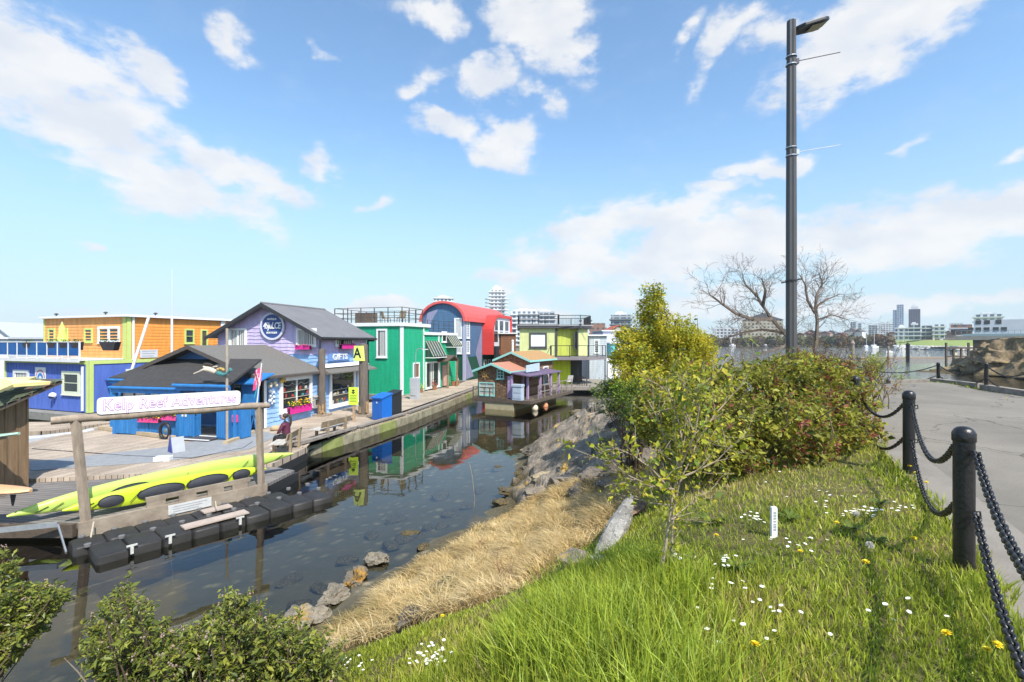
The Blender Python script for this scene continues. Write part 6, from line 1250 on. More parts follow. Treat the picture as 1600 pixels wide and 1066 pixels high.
# ---------------------------------------------------------------- street lamp
lx, ly = 5.78, 10.0; lz = H1(lx, ly); t = thing('street_lamp', 'tall dark fluted street lamp pole with a flat lamp head and banner rods', 'street lamp', (lx, ly, lz)); top = CZ + (533 - 33) / F * ly - lz
M_lamp = mat('bronze_grey_pole', (.075, .072, .07), .42, .12, 3, .05, spec=.5)
b = MB(); prof = []; b.lathe([(.105, 0), (.10, top * .5), (.085, top)], 16); b.v = [(x * (.90 if i % 2 else 1.04), y * (.90 if i % 2 else 1.04), z) for i, (x, y, z) in enumerate(b.v)]; b.build('pole', M_lamp, t); b = MB(); b.lathe([(.2, 0), (.2, .04), (.14, .06), (.13, .12)], 16); b.build('base_plate', M_lamp, t)
zz = lambda py: CZ + (533 - py) / F * ly - lz
b = MB(); zc = zz(46); b.prism([(.09, -.05, zc - .03), (.20, -.17, zc - .03), (.60, -.20, zc + .08), (.72, -.12, zc + .13), (.72, .12, zc + .13), (.60, .20, zc + .08), (.20, .17, zc - .03), (.09, .05, zc - .03)], (-.01, 0, .07)); hd_ = b.build('lamp_head', mat('lamp_head_dark', (.03, .03, .032), .4, .1), t, bevel=.015)
b = MB(); b.prism([(.36, -.13, zc + .0), (.64, -.13, zc + .078), (.64, .13, zc + .078), (.36, .13, zc + .0)], (0, 0, -.006)); b.build('lens', mat('amber_lens', (.30, .26, .12), .3, .25, 30), hd_)
for i, (py, pt) in enumerate(((96, 84), (238, 228))):
    b = MB(); b.bar((.1, 0, zz(py)), (.98, -.05, zz(pt)), .014, .014); b.box(.09, .15, -.03, .03, zz(py) - .05, zz(py) + .05); b.build('banner_rod', M_darkmetal if i == 0 else M_steel, t)
    for d in (-.09, .08): b = MB(); b.lathe([(.108, zz(py) + d), (.108, zz(py) + d + .02)], 16); b.build('steel_band', M_steel, t)
b = MB(); b.lathe([(.112, zz(440)), (.112, zz(440) + .03)], 16); b.bar((-.2, 0, zz(442)), (.2, 0, zz(436)), .03, .03); b.build('clamp', M_black, t)
# white marker stake
g = ghit(1209, 838); t = thing('marker_stake', 'short white wooden marker stake with faint writing in the lawn', 'stake', g + Vector((0, 0, -.03)), .15); b = MB(); b.box(-.026, .026, -.012, .012, 0, .25); b.prism([(-.026, -.012, .25), (.026, -.012, .25), (.015, -.012, .265), (-.022, -.012, .262)], (0, .024, 0)); b.build('stake', mat('chalk_white', (.78, .78, .76), .7, .08, 20), t, bevel=.003)
b = MB(); rd = random.Random(2)
for i in range(7): b.box(-.012, .014, -.0135, -.012, .07 + i * .023, .083 + i * .023 + rd.uniform(0, .006))
b.build('writing', mat('grey_letter', (.33, .33, .36)), t)
# ---------------------------------------------------------------- leaves, twigs, grass
def rotmats(n, rg, up=.3):
    # random leaf frames: u (length), v (width), w (normal) with a bias of the normal upwards
    w = rg.normal(size=(n, 3)); w[:, 2] = np.abs(w[:, 2]) + up; w /= np.linalg.norm(w, axis=1)[:, None]
    a = rg.normal(size=(n, 3)); u = a - (a * w).sum(1)[:, None] * w; u /= np.linalg.norm(u, axis=1)[:, None]
    return u, np.cross(w, u), w
def leafcloud(name, P, size, mats, probs, rg, parent=None, up=.3, asp=.5, mi=None, fold=.25):
    P = np.asarray(P); n = len(P); u, v, w = rotmats(n, rg, up); s = (size * np.clip(np.exp(rg.normal(-.05, .38, n)), .35, 2.0))[:, None]
    V = np.empty((n, 6, 3)); b = P
    V[:, 0] = b; V[:, 1] = b + u * s * .45 + v * s * asp * .5 + w * s * fold * .4; V[:, 2] = b + u * s
    V[:, 3] = b + u * s * .45 - v * s * asp * .5 + w * s * fold * .4; V[:, 4] = b + u * s * .5 ; V[:, 5] = b
    idx = np.arange(n)[:, None] * 6
    Fq = np.concatenate([idx + np.array([[0, 4, 2, 1]]), idx + np.array([[0, 3, 2, 4]])], 0)
    if mi is None: mi = rg.choice(len(mats), n, p=probs)
    return npmesh(name, V.reshape(-1, 3), Fq, mats, np.concatenate([mi, mi]), False, parent)
def tubes(name, segs, m, parent=None, k=5):
    # segs: list of (points, radii)
    b = MB()
    for pts, rs in segs: b.tube(pts, list(rs), k, cap=False)
    return b.build(name, m, parent, smooth=False)
def grow(rd, base, dirs, length, r0, depth, segs, tips, split=(2, 3), bend=.35, upb=.12, ratio=.72, minr=.004, kink=.25, sp=.6):
    p = Vector(base); d = Vector(dirs).normalized(); n = 4; pts = [p.copy()]; rs = [r0]
    for i in range(n):
        d = (d + Vector((rd.gauss(0, kink), rd.gauss(0, kink), rd.gauss(0, kink))) * .5 + Vector((0, 0, upb * .3))).normalized(); p = p + d * length / n; pts.append(p.copy()); rs.append(max(minr, r0 * (1 - .38 * (i + 1) / n)))
        if depth <= 2: tips.append((p.copy(), d.copy(), depth))
    segs.append((pts, rs))
    if depth == 0: return
    for k in range(rd.randint(*split)):
        f = rd.randint(2, n); q = pts[f]; a = Vector((rd.gauss(0, 1), rd.gauss(0, 1), rd.gauss(0, 1))); a = (a - d * a.dot(d)).normalized()
        nd = (d + a * rd.uniform(sp * .6, sp * 1.4) + Vector((0, 0, upb))).normalized(); grow(rd, q, nd, length * rd.uniform(ratio - .12, ratio + .1), rs[f] * .72, depth - 1, segs, tips, split, bend, upb, ratio, minr, kink, sp)
BARK = mat('grey_bark', (.19, .15, .115), .9, .3, 8, .4); BARKD = mat('brown_twig', (.11, .075, .05), .9, .3, 10, .3)
L_lime = leafmat('leaf_lime', (.38, .40, .035), .45, var=.2); L_yel = leafmat('leaf_yellow', (.62, .53, .05), .45, var=.2); L_mid = leafmat('leaf_mid_green', (.13, .19, .03), .35); L_dk = leafmat('leaf_dark_green', (.05, .085, .02), .25); L_red = leafmat('leaf_red_tip', (.29, .09, .05), .35, var=.3); L_shr = leafmat('leaf_shrub_lime', (.36, .35, .045), .45); L_mid2 = leafmat('leaf_shrub_green', (.21, .21, .04), .4); L_och = leafmat('leaf_ochre', (.30, .25, .05), .4)
def poisson_blobs(blobs, n, rg, shell=.55, clump=.0, nclump=0):
    # leaves through ellipsoid blobs, denser toward the outside, gathered in clumps
    vol = np.array([b[3] * b[4] * b[5] for b in blobs]) ** .75; pr = vol / vol.sum(); k = rg.choice(len(blobs), nclump or n, p=pr)
    B = np.array(blobs); c = B[k, :3]; rr = B[k, 3:6]; q = rg.normal(size=(len(k), 3)); q /= np.linalg.norm(q, axis=1)[:, None]; rad = 1 - (1 - shell) * rg.rand(len(k)) ** 1.2
    C_ = c + q * rr * rad[:, None]
    if nclump:
        j = rg.randint(0, nclump, n); e = rg.normal(size=(n, 3)) * clump; return C_[j] + e, j
    return C_, k

# ---- big shrub with red tipped leaves
def shrub():
    rg = np.random.RandomState(3); c0 = Vector((4.4, 7.9, H1(4.4, 7.9))); t = thing('red_tip_shrub', 'large dense shrub with green and reddish leaves around the street lamp foot', 'shrub', c0)
    bl = []
    def bb(px, py, Y, rx, ry, rz): v = D(px, py, Y); bl.append((v.x, v.y, v.z, rx, ry, rz))
    bb(1085, 660, 7.3, .65, .8, .6); bb(1180, 635, 8.2, .85, 1.0, .68); bb(1260, 625, 8.4, .7, .9, .72); bb(1125, 700, 6.4, .6, .55, .55); bb(1205, 690, 6.5, .75, .6, .6); bb(1285, 678, 7.0, .6, .6, .58)
    bb(1045, 650, 8.4, .6, .8, .65); bb(1170, 600, 9.4, .75, .8, .42); bb(1235, 588, 9.2, .6, .8, .42); bb(1070, 625, 9.3, .7, .8, .4); bb(1325, 650, 7.6, .34, .5, .46); bb(1345, 690, 7.4, .28, .5, .32); bb(1300, 605, 8.6, .42, .6, .48); bb(1270, 600, 9.6, .5, .7, .4); bb(1285, 592, 9.5, .45, .6, .34); bb(1340, 625, 8.4, .2, .5, .3); bb(1100, 612, 9.0, .6, .7, .4)
    o = np.array(c0); n = 66000
    P, j = poisson_blobs(bl, n, rg, .62, .055, 2600)
    gz = hgt(P[:, 0], P[:, 1]); keep = P[:, 2] > gz + .02; P = P[keep]; j = j[keep]
    cl = rg.rand(2600); px = P[:, 0] / P[:, 1] * F + 800
    redp = np.clip((px - 1000) / 900, .10, .34); yelp = .62; r_ = cl[j] * .7 + rg.rand(len(P)) * .3
    mi = np.where(r_ < redp * .8, 3, np.where(r_ > 1 - yelp * .8, 0, np.where(rg.rand(len(P)) < .2, 2, 1)))
    leafcloud('foliage', P - o, .063, [L_shr, L_mid2, L_dk, L_red], None, rg, t, .35, .55, mi)
    # inner darkness is real: woody stems from the ground
    rd = random.Random(4); segs = []; 
    for i in range(60):
        x, y, z, rx, ry, rz = bl[i % len(bl)]; b = Vector((x + rd.gauss(0, .25), y + rd.gauss(0, .25), 0)); b.z = H1(b.x, b.y) - .05; e = Vector((x + rd.uniform(-1, 1) * rx, y + rd.uniform(-1, 1) * ry, z + rd.uniform(.2, 1.0) * rz)); m_ = b.lerp(e, .5) + Vector((rd.gauss(0, .1), rd.gauss(0, .1), .1)); segs.append(([b - c0, m_ - c0, e - c0], (.016, .012, .005)))
    for i in range(240):   # sprouting shoots beyond the outline
        k = rd.randrange(len(bl)); x, y, z, rx, ry, rz = bl[k]; a = rd.uniform(0, 6.3); el_ = rd.uniform(.2, 1.5); q = Vector((x + rx * math.cos(a) * math.cos(el_) * .9, y + ry * math.sin(a) * math.cos(el_) * .9, z + rz * math.sin(el_) * .9)); e = q + Vector((rd.gauss(0, .08), rd.gauss(0, .08), rd.uniform(.06, .22))); segs.append(([q - c0, e - c0], (.005, .002)))
    tubes('stems', segs, BARKD, t, 4)
    tips = np.array([list(s[0][-1]) for s in segs if len(s[0]) == 2]); bot = np.array([list(s[0][0]) for s in segs if len(s[0]) == 2]); k = rg.randint(0, len(tips), 3400); f = rg.rand(3400)[:, None]
    leafcloud('shoot_leaves', bot[k] * (1 - f) + tips[k] * f + rg.normal(size=(3400, 3)) * .018, .048, [L_lime, L_mid, L_red], [.35, .3, .35], rg, t, .2, .5)
shrub()
# ---- yellow green tree behind it
def bushytree(name, label, c0, blobs, n, ncl, clump, size, mats, probs, seed, stems, cat='tree', up=.3, bark=BARKD, trunk='trunk'):
    rg = np.random.RandomState(seed); t = thing(name, label, cat, c0); o = np.array(c0); P, j = poisson_blobs(blobs, n, rg, .35, clump, ncl); gz = hgt(P[:, 0], P[:, 1]); k = P[:, 2] > gz + .03; P = P[k]; j = j[k]
    cr = rg.rand(ncl)[j] * .6 + rg.rand(len(P)) * .4; mi = np.searchsorted(np.cumsum(probs)[:-1], cr); leafcloud('foliage' if cat != 'tree' else 'crown', P - o, size, mats, None, rg, t, up, .55, mi)
    rd = random.Random(seed); segs = []
    for i in range(stems):
        x, y, z, rx, ry, rz = blobs[i % len(blobs)]; b = Vector((c0[0] + rd.gauss(0, .12), c0[1] + rd.gauss(0, .12), c0[2] - .1)); e = Vector((x + rd.uniform(-.8, .8) * rx, y + rd.uniform(-.8, .8) * ry, z + rd.uniform(0, .95) * rz)); m1 = b.lerp(e, .35) + Vector((rd.gauss(0, .08), rd.gauss(0, .08), .12)); m2 = b.lerp(e, .7) + Vector((rd.gauss(0, .12), rd.gauss(0, .12), .1)); segs.append(([p - Vector(c0) for p in (b, m1, m2, e)], (.035, .024, .014, .005)))
    tubes(trunk, segs, bark, t, 5); return t
c = Vector((5.3, 13.6)); c = Vector((c.x, c.y, H1(c.x, c.y)))
bl = []
def bb(px, py, Y, rx, ry, rz): v = D(px, py, Y); bl.append((v.x, v.y, v.z, rx, ry, rz))
bb(1020, 462, 13.6, .30, .3, .28); bb(1015, 490, 13.6, .42, .45, .35); bb(1040, 520, 13.5, .8, .7, .45); bb(1000, 545, 13.4, .65, .6, .5); bb(1085, 540, 13.2, .5, .6, .35); bb(1070, 575, 13.0, .9, .7, .55); bb(995, 590, 13.2, .6, .6, .5); bb(970, 560, 13.8, .32, .4, .22); bb(975, 525, 13.8, .25, .3, .18); bb(1030, 610, 12.6, .9, .6, .5)
bushytree('yellow_green_tree', 'bushy yellow green tree rising at the water edge behind the big shrub', tuple(c), [q[:3] + (q[3] * 1.1, q[4] * 1.1, q[5] * 1.08) for q in bl], 36000, 1000, .08, .068, [L_yel, L_lime, L_mid, L_dk], [.52, .34, .11, .03], 7, 40)
# low green bush at the left foot, over the rocks
bl = []; bb(985, 620, 12.0, .55, .5, .45); bb(960, 610, 14, .35, .5, .35); bb(1000, 650, 10.5, .4, .4, .45); bb(965, 640, 13.5, .4, .4, .25)
c = Vector((2.9, 11.5)); bushytree('green_bush', 'low bright green bush over the rocks at the left foot of the yellow green tree', (c.x, c.y, H1(c.x, c.y)), bl, 9000, 350, .07, .05, [L_lime, L_mid, L_dk, leafmat('leaf_fresh', (.17, .30, .03), .4)], [.2, .3, .2, .3], 8, 20, 'bush', trunk='stems')
c = Vector((6.3, 23.0)); bl = [(c.x, c.y, H1(c.x, c.y) + .2, 2.6, 3, .5), (c.x + 1.5, c.y + 5, 2.0, 2.2, 3, .6), (c.x - 1.6, c.y - 3, 2.2, 1.0, 1.4, .5)]
bushytree('ivy_bank', 'dark green ground shrub covering the bank top behind the loose rocks', (c.x, c.y, H1(c.x, c.y)), bl, 9000, 500, .16, .11, [L_mid, L_dk, L_lime], [.45, .35, .2], 9, 14, 'shrub', trunk='stems')
# ---- sapling in front
def sapling():
    rd = random.Random(12); rg = np.random.RandomState(12); g = ghit(1035, 925); t = thing('sapling', 'slender young tree with sparse lime leaves standing on the grass before the shrub', 'sapling', g)
    segs = []; tips = []; Y = g.y
    def W(px, py, dy=0): return D(px, py, Y + dy) - g
    for path, r in (([W(1030, 935), W(1036, 880), W(1045, 820, .02), W(1051, 770, .03), W(1062, 730, .04), W(1068, 700, .05)], .0145), ([W(1045, 925, .05), W(1049, 860, .08), W(1052, 800, .1), W(1060, 760, .1), W(1090, 690, .2), W(1115, 650, .25), W(1135, 628, .3), W(1158, 600, .35)], .0105),
                    ([W(1062, 730, .04), W(1085, 680, -.05), W(1092, 640, -.1), W(1090, 610, -.1), W(1100, 590, -.1)], .010), ([W(1068, 700, .05), W(1060, 660, .1), W(1052, 630, .1), W(1040, 600, .15)], .009), ([W(1051, 770, .03), W(1020, 735, -.1), W(990, 712, -.2), W(962, 700, -.25)], .010), ([W(1053, 765), W(1020, 760, -.1), W(985, 745, -.15), W(955, 722, -.2)], .008),
                    ([W(1062, 730, .04), W(1040, 690, .15), W(1028, 655, .25), W(1012, 625, .3)], .009), ([W(1056, 750), W(1090, 735, .1), W(1120, 720, .1), W(1150, 690, .1)], .009), ([W(1090, 690, .2), W(1120, 690, .2), W(1140, 665, .2)], .006), ([W(1085, 680, -.05), W(1070, 640, -.1), W(1072, 605, -.1)], .006), ([W(1045, 815), W(1075, 790, .1), W(1100, 770, .1)], .006), ([W(1048, 790), W(1010, 785, .1), W(985, 770, .1)], .006)):
        n = len(path); segs.append((path, [max(.003, r * (1 - .75 * i / (n - 1))) for i in range(n)]))
        if r < .02:
            for i in range(1, n):
                for k in range(3):
                    q = path[i - 1].lerp(path[i], rd.random()); d = (path[i] - path[i - 1]).normalized(); d = (d + Vector((rd.gauss(0, .6), rd.gauss(0, .6), rd.gauss(.15, .5)))).normalized(); grow(rd, q, d, rd.uniform(.10, .26), .003, 1, segs, tips, (1, 2), minr=.0014, kink=.3)
    tubes('trunk', segs, mat('sapling_bark', (.32, .25, .18), .85, .25, 12, .3), t, 6)
    T_ = np.array([list(a[0]) for a in tips]); k = rg.randint(0, len(T_), 2000); P = T_[k] + rg.normal(size=(2000, 3)) * .02
    leafcloud('leaves', P, .036, [L_lime, L_yel, L_mid], [.5, .25, .25], rg, t, .3, .6)
sapling()
# ---- bare tree behind the lamp
def bare():
    rd = random.Random(21); x, y = (1262 - 800) / F * 19.5, 19.5; g = Vector((x, y, H1(x, y) - .1)); t = thing('bare_tree', 'leafless spreading tree with twisted limbs behind the street lamp', 'tree', g); segs = []; tips = []
    W = lambda px, py, dy=0: D(px, py, y + dy) - g
    limbs = [([W(1262, 620), W(1262, 575), W(1247, 545), W(1225, 520), W(1205, 498, -.5), W(1192, 478, -.7), W(1182, 462, -.8)], .11), ([W(1264, 620), W(1270, 570), W(1276, 530), W(1277, 500), W(1274, 480), W(1276, 460, .2), W(1284, 445, .3), W(1284, 436, .3)], .09),
             ([W(1205, 498, -.5), W(1178, 500, -.8), W(1150, 490, -1), W(1128, 475, -1.2), W(1112, 462, -1.3)], .09), ([W(1192, 478, -.7), W(1196, 455, -.9), W(1190, 435, -1)], .07), ([W(1225, 520), W(1190, 515, .5), W(1160, 520, .8), W(1130, 530, 1.0), W(1115, 555, 1.1)], .08), ([W(1274, 480), W(1292, 468, .4), W(1312, 460, .6)], .06), ([W(1277, 500), W(1300, 492, -.2), W(1325, 500, -.3)], .05), ([W(1274, 490), W(1262, 470), W(1258, 445), W(1250, 430)], .06), ([W(1182, 462, -.8), W(1165, 445, -.9), W(1160, 432, -.9)], .05), ([W(1240, 535), W(1215, 545, -.5), W(1180, 555, -.8), W(1140, 590, -1)], .06)]
    for path, r in limbs:
        n = len(path); segs.append((path, [r * (1 - .7 * i / (n - 1)) for i in range(n)]))
        for i in range(2 if r > .1 else 1, n):
            for k in range(5):
                d = (path[i] - path[i - 1]).normalized(); d = (d + Vector((rd.gauss(0, .5), rd.gauss(0, .5), rd.gauss(.1, .45)))).normalized(); grow(rd, path[i - 1].lerp(path[i], rd.uniform(.3, 1)), d, rd.uniform(.38, .72), r * .15, 3, segs, tips, (2, 3), upb=.02, minr=.0035, kink=.4, ratio=.74)
    tubes('trunk', segs, mat('bare_bark', (.16, .125, .10), .9, .3, 6, .4), t, 4)
bare()
def offtree():
    rd = random.Random(8); g = Vector((7.6, -3.4, H1(7.6, -3.4) - .1)); t = thing('bare_tree', 'leafless tree beyond the frame at the near right whose thin shadows cross the path', 'tree', g); segs = [([Vector((0, 0, 0)), Vector((.1, .1, 2.0)), Vector((0, .3, 3.6))], (.16, .13, .09))]; tips = []
    for k in range(7): grow(rd, (0, .1 * k - .1, 2.2 + k * .24), (rd.gauss(-.3, .6), rd.gauss(.3, .6), .6), 1.3, .05, 3, segs, tips, (2, 3), minr=.006, kink=.3)
    tubes('trunk', segs, mat('bare_bark', (.16, .125, .10)), t, 4)
offtree()
# twiggy understorey left and right of the lamp, behind the shrub
def twigs(name, label, x, y, n, L, leaf, mats, probs, seed, r=.012, spread=.6, lsz=.05, m=BARKD, nl=0):
    rd = random.Random(seed); rg = np.random.RandomState(seed); g = Vector((x, y, H1(x, y) - .05)); t = thing(name, label, 'shrub', g); segs = []; tips = []
    for i in range(n): a = rd.uniform(0, 6.3); d = Vector((math.cos(a) * spread * rd.random(), math.sin(a) * spread * rd.random(), 1)); grow(rd, (rd.gauss(0, .25), rd.gauss(0, .25), 0), d, L * rd.uniform(.6, 1.1), r, 3, segs, tips, (2, 3), minr=.003, kink=.3, ratio=.66)
    tubes('stems', segs, m, t, 4)
    if nl: T_ = np.array([list(a[0]) for a in tips]); k = rg.randint(0, len(T_), nl); leafcloud('leaves', T_[k] + rg.normal(size=(nl, 3)) * .04, lsz, mats, probs, rg, t, .3, .45)
twigs('twiggy_shrub', 'brown twiggy shrub with few leaves right of the lamp behind the big shrub', 9.2, 14.2, 22, .95, 0, [L_och, L_red], [.6, .4], 31, nl=900)
twigs('twiggy_shrub', 'thin reddish twigs rising between the big shrub and the far chain fence', 8.2, 11.2, 16, .75, 0, [L_red, L_lime], [.5, .5], 32, nl=1000)
twigs('willow_shrub', 'pale lime willow shrub beyond the left far chain post', 14.6, 19.6, 20, .8, 0, [leafmat('leaf_pale_lime', (.36, .42, .12), .45)], [1], 33, nl=2600, lsz=.07, m=mat('olive_twig', (.2, .19, .08), .9))
twigs('willow_shrub', 'smaller pale lime shrub right of the first willow beyond the chain', 16.0, 20.2, 10, .5, 0, [leafmat('leaf_pale_lime', (.36, .42, .12), .45)], [1], 34, nl=1100, lsz=.06, m=mat('olive_twig', (.2, .19, .08), .9))

# ---- foreground evergreen shrub with pale flower buds, built of leafy shoots
def shoots(name, label, c0, tops, seed, dens, leafsz=.034, buds=.16, fmin=.35, bf=.55):
    rg = np.random.RandomState(seed); rd = random.Random(seed); c0 = Vector(c0); t = thing(name, label, 'shrub', c0); segs = []; P = []; Bd = []
    for tp in tops:
        tp = Vector(tp); base = Vector((c0.x + (tp.x - c0.x) * bf + rd.gauss(0, .08), c0.y + (tp.y - c0.y) * bf + rd.gauss(0, .08), c0.z)); L = (tp - base).length; mid = base.lerp(tp, .55) + Vector((rd.gauss(0, .04), rd.gauss(0, .04), 0)); segs.append(([base - c0, mid - c0, tp - c0], (.009, .006, .003)))
        for k in range(10):
            f = rd.uniform(fmin, 1) if k else 1; q = (base.lerp(mid, f / .55) if f < .55 else mid.lerp(tp, (f - .55) / .45)); e = q + Vector((rd.gauss(0, .06), rd.gauss(0, .06), rd.uniform(.05, .13))) if k else tp + Vector((0, 0, .04)); segs.append(([q - c0, e - c0], (.004, .002)))
            m_ = int(dens * (e - q).length / .1) + 6
            for j in range(m_): g = rd.uniform(.0, 1.0); P.append(q.lerp(e, g) + Vector((rd.gauss(0, .010), rd.gauss(0, .010), rd.gauss(0, .01))))
            if rd.random() < buds: Bd.append(e)
    P = np.array([list(p - c0) for p in P]); leafcloud('foliage', P, leafsz, [leafmat('leaf_olive', (.17, .20, .035), .3, .35), leafmat('leaf_deep', (.08, .11, .025), .25, .3), leafmat('leaf_yellow_green', (.30, .31, .05), .35, .4)], [.5, .22, .28], rg, t, .7, .42)
    tubes('stems', segs, BARKD, t, 4)
    b = MB()
    for e in Bd:
        for k in range(5): b.ball(e - c0 + Vector((rd.gauss(0, .008), rd.gauss(0, .008), rd.uniform(-.003, .02))), rd.uniform(.004, .007), 5)
    if Bd: b.build('flower_buds', mat('pink_bud', (.34, .24, .20), .7, .3, 30), t)
rd = random.Random(77); tops = []
def outline(px):   # top of the shrub along the picture
    return np.interp(px, [130, 160, 185, 215, 250, 290, 340, 365, 385, 420, 440, 470, 500, 540], [1010, 960, 920, 945, 990, 1000, 965, 925, 950, 985, 975, 1005, 1010, 1050])
for i in range(250):
    px = rd.uniform(135, 540); dep = rd.uniform(0, 1); Y = 3.1 + 1.1 * dep; y0 = outline(px); py = y0 + abs(rd.gauss(0, 44)) * (1.2 - dep) + (0 if i % 5 else -14); tops.append(D(px, py, Y))
shoots('evergreen_shrub', 'dense evergreen shrub with pinkish buds along the bottom edge of the bank', (-2.0, 3.7, 1.6), tops, 5, 20)
tops = []
for i in range(105):
    px = rd.uniform(-120, 100); Y = rd.uniform(3.4, 4.1); yt = np.interp(px, [-120, 0, 40, 112], [860, 868, 905, 935]); yb = np.interp(px, [-120, 0, 60, 112], [965, 958, 952, 940]); tops.append(D(px, rd.uniform(yt, yb), Y))
shoots('evergreen_shrub', 'leafy dark green branch mass reaching in from the left edge', (-4.65, 2.2, H1(-4.65, 2.2) - .05), tops, 6, 20, fmin=.84, bf=.03)
t = thing('dead_twig', 'bare forked grey twig sticking up at the bottom left of the evergreen shrub', 'twig', D(130, 1075, 3.2)); g = D(130, 1075, 3.2); tubes('stem', [([D(145, 1080, 3.2) - g, D(122, 1050, 3.2) - g, D(100, 1028, 3.2) - g], (.006, .005, .002)), ([D(125, 1055, 3.2) - g, D(130, 1040, 3.2) - g], (.004, .002)), ([D(148, 1080, 3.2) - g, D(148, 1048, 3.2) - g], (.005, .003))], BARK, t)

# ---- grass
def wpoly(pp): return [tuple(ghit(*p)[:2]) for p in pp]
LAWN = [(-1.6, 1.2), (-2.3, 4.6), (-1.9, 5.3), (-1.1, 5.25), (-.5, 5.0), (.0, 5.1), (.45, 5.6), (.95, 6.7), (1.65, 7.6), (2.1, 8.6), (2.6, 9.6), (4.2, 11.5), (6.6, 13.5), (9.6, 17.2), (11.8, 18.9), (15, 20.4), (18, 20.0), (17.5, 16), (15.6, 12.5), (15.6, 8), (16, 0), (2, -1), (0, .3)]
MARSH = [(-2.4, 6.6), (-2.75, 7.4), (-2.45, 8.3), (-2.65, 9.0), (-2.1, 9.7), (-2.05, 10.6), (-1.2, 11.4), (-.95, 12.5), (-.15, 13.0), (.3, 13.6), (1.6, 13.2), (2.9, 12.0), (3.3, 10.4), (2.5, 8.6), (1.6, 7.2), (.6, 6.3), (.1, 5.6), (-.4, 5.4), (-1.0, 5.6), (-1.8, 5.7), (-2.5, 5.9)]
def blades(name, n, poly, hfun, mats, probs, rg, wid, seed=0, lean=(0, 0), leanr=.35, dens=None, curl=.5, segs=3, kind=True, excl=None, zoff=0, mifun=None):
    xs_ = [p[0] for p in poly]; ys_ = [p[1] for p in poly]; X = []; Y = []; tot = 0
    while tot < n:
        x = rg.uniform(min(xs_), max(xs_), n * 3); y = rg.uniform(min(ys_), max(ys_), n * 3); k = inpoly(x, y, poly)
        if dens is not None: k &= rg.rand(len(x)) < dens(x, y)
        if excl is not None: k &= ~excl(x, y)
        X.append(x[k]); Y.append(y[k]); tot += k.sum()
    X = np.concatenate(X)[:n]; Y = np.concatenate(Y)[:n]; Z = hgt(X, Y) - .03 + zoff; h_ = hfun(X, Y) * rg.uniform(.55, 1.3, n)
    a = rg.uniform(0, 2 * np.pi, n); l = rg.uniform(0, 1, n) * leanr; dx = np.cos(a) * l + lean[0]; dy = np.sin(a) * l + lean[1]
    wa = rg.uniform(0, 2 * np.pi, n); w = wid(X, Y) * rg.uniform(.7, 1.3, n); wx = np.cos(wa) * w; wy = np.sin(wa) * w; k = segs; V = np.empty((n, 2 * k + 1, 3))
    for i in range(k):
        f = i / k; sx = dx * h_ * f ** (1 + curl); sy = dy * h_ * f ** (1 + curl); sz = h_ * (f - .35 * curl * np.hypot(dx, dy) * f * f); ww = (1 - f * .55)
        V[:, 2 * i] = np.c_[X + sx - wx * ww, Y + sy - wy * ww, Z + sz]; V[:, 2 * i + 1] = np.c_[X + sx + wx * ww, Y + sy + wy * ww, Z + sz]
    V[:, 2 * k] = np.c_[X + dx * h_, Y + dy * h_, Z + h_ * (1 - .35 * curl * np.hypot(dx, dy))]
    idx = np.arange(n)[:, None] * (2 * k + 1); fs = [idx + np.array([[2 * i, 2 * i + 1, 2 * i + 3, 2 * i + 2]]) for i in range(k - 1)] + [idx + np.array([[2 * k - 2, 2 * k - 1, 2 * k, 2 * k]])]
    # last face as a quad with a doubled tip is not allowed: widen the tip by a hair
    V2 = np.empty((n, 2 * k + 2, 3)); V2[:, :2 * k + 1] = V; V2[:, 2 * k + 1] = V[:, 2 * k] + np.c_[wx, wy, wx * 0] * .12
    idx = np.arange(n)[:, None] * (2 * k + 2); fs = [idx + np.array([[2 * i, 2 * i + 1, 2 * i + 3, 2 * i + 2]]) for i in range(k)]
    mi = mifun(X, Y) if mifun else rg.choice(len(mats), n, p=probs); o = npmesh(name, V2.reshape(-1, 3), np.concatenate(fs, 0), mats, np.tile(mi, k), False); return o
def gm(name, col, tr=.4): return leafmat(name, col, tr, .45, .22)
G1 = gm('grass_bright', (.40, .46, .05)); G2 = gm('grass_green', (.25, .31, .035)); G3 = gm('grass_yellow', (.52, .49, .10)); G4 = gm('grass_straw', (.48, .38, .18)); G5 = gm('grass_dry_brown', (.20, .13, .06))
rg = np.random.RandomState(11)
dfall = lambda x, y: np.clip(9.0 / (1.5 + np.hypot(x, y) ** 2), .02, 1)
_pl2 = [(p[0] + .07, p[1]) for p in resample(PL, 60)] + PFAR[::-1]
onpath = lambda x, y: inpoly(x - .06 * vnoise(x, y, 9, 77), y, _pl2)
def hl(x, y):
    n_ = vnoise(x, y, 2.2, 7) * .5 + .5; near = np.clip(1 - np.hypot(x - .4, y - 3.0) / 1.7, 0, 1); edge = np.exp(-((x - np.interp(y, [p[1] for p in PL[1:]], [p[0] for p in PL[1:]])) / .25) ** 2)
    return .042 + .045 * n_ + .11 * near + .045 * edge
def mil(x, y):
    a = vnoise(x, y, 1.7, 21) * .5 + vnoise(x, y, 5, 22) * .3 + rg.normal(size=len(x)) * .45
    a2 = vnoise(x, y, .8, 61) + vnoise(x, y, 2.6, 62) * .6 + rg.normal(size=len(x)) * .35
    return np.where((a > .85) | (a2 > 1.05), 3, np.where(a > .42, 2, np.where(a < -.3, 1, 0)))
wl = lambda x, y: .0022 + .0006 * np.hypot(x, y)
o = blades('lawn_grass', 130000, LAWN, hl, [G1, G2, G3, G4], None, rg, wl, leanr=.75, dens=dfall, excl=onpath, mifun=mil); tag(o, 'green lawn grass with yellowish patches covering the bank beside the path', 'grass', kind='stuff')
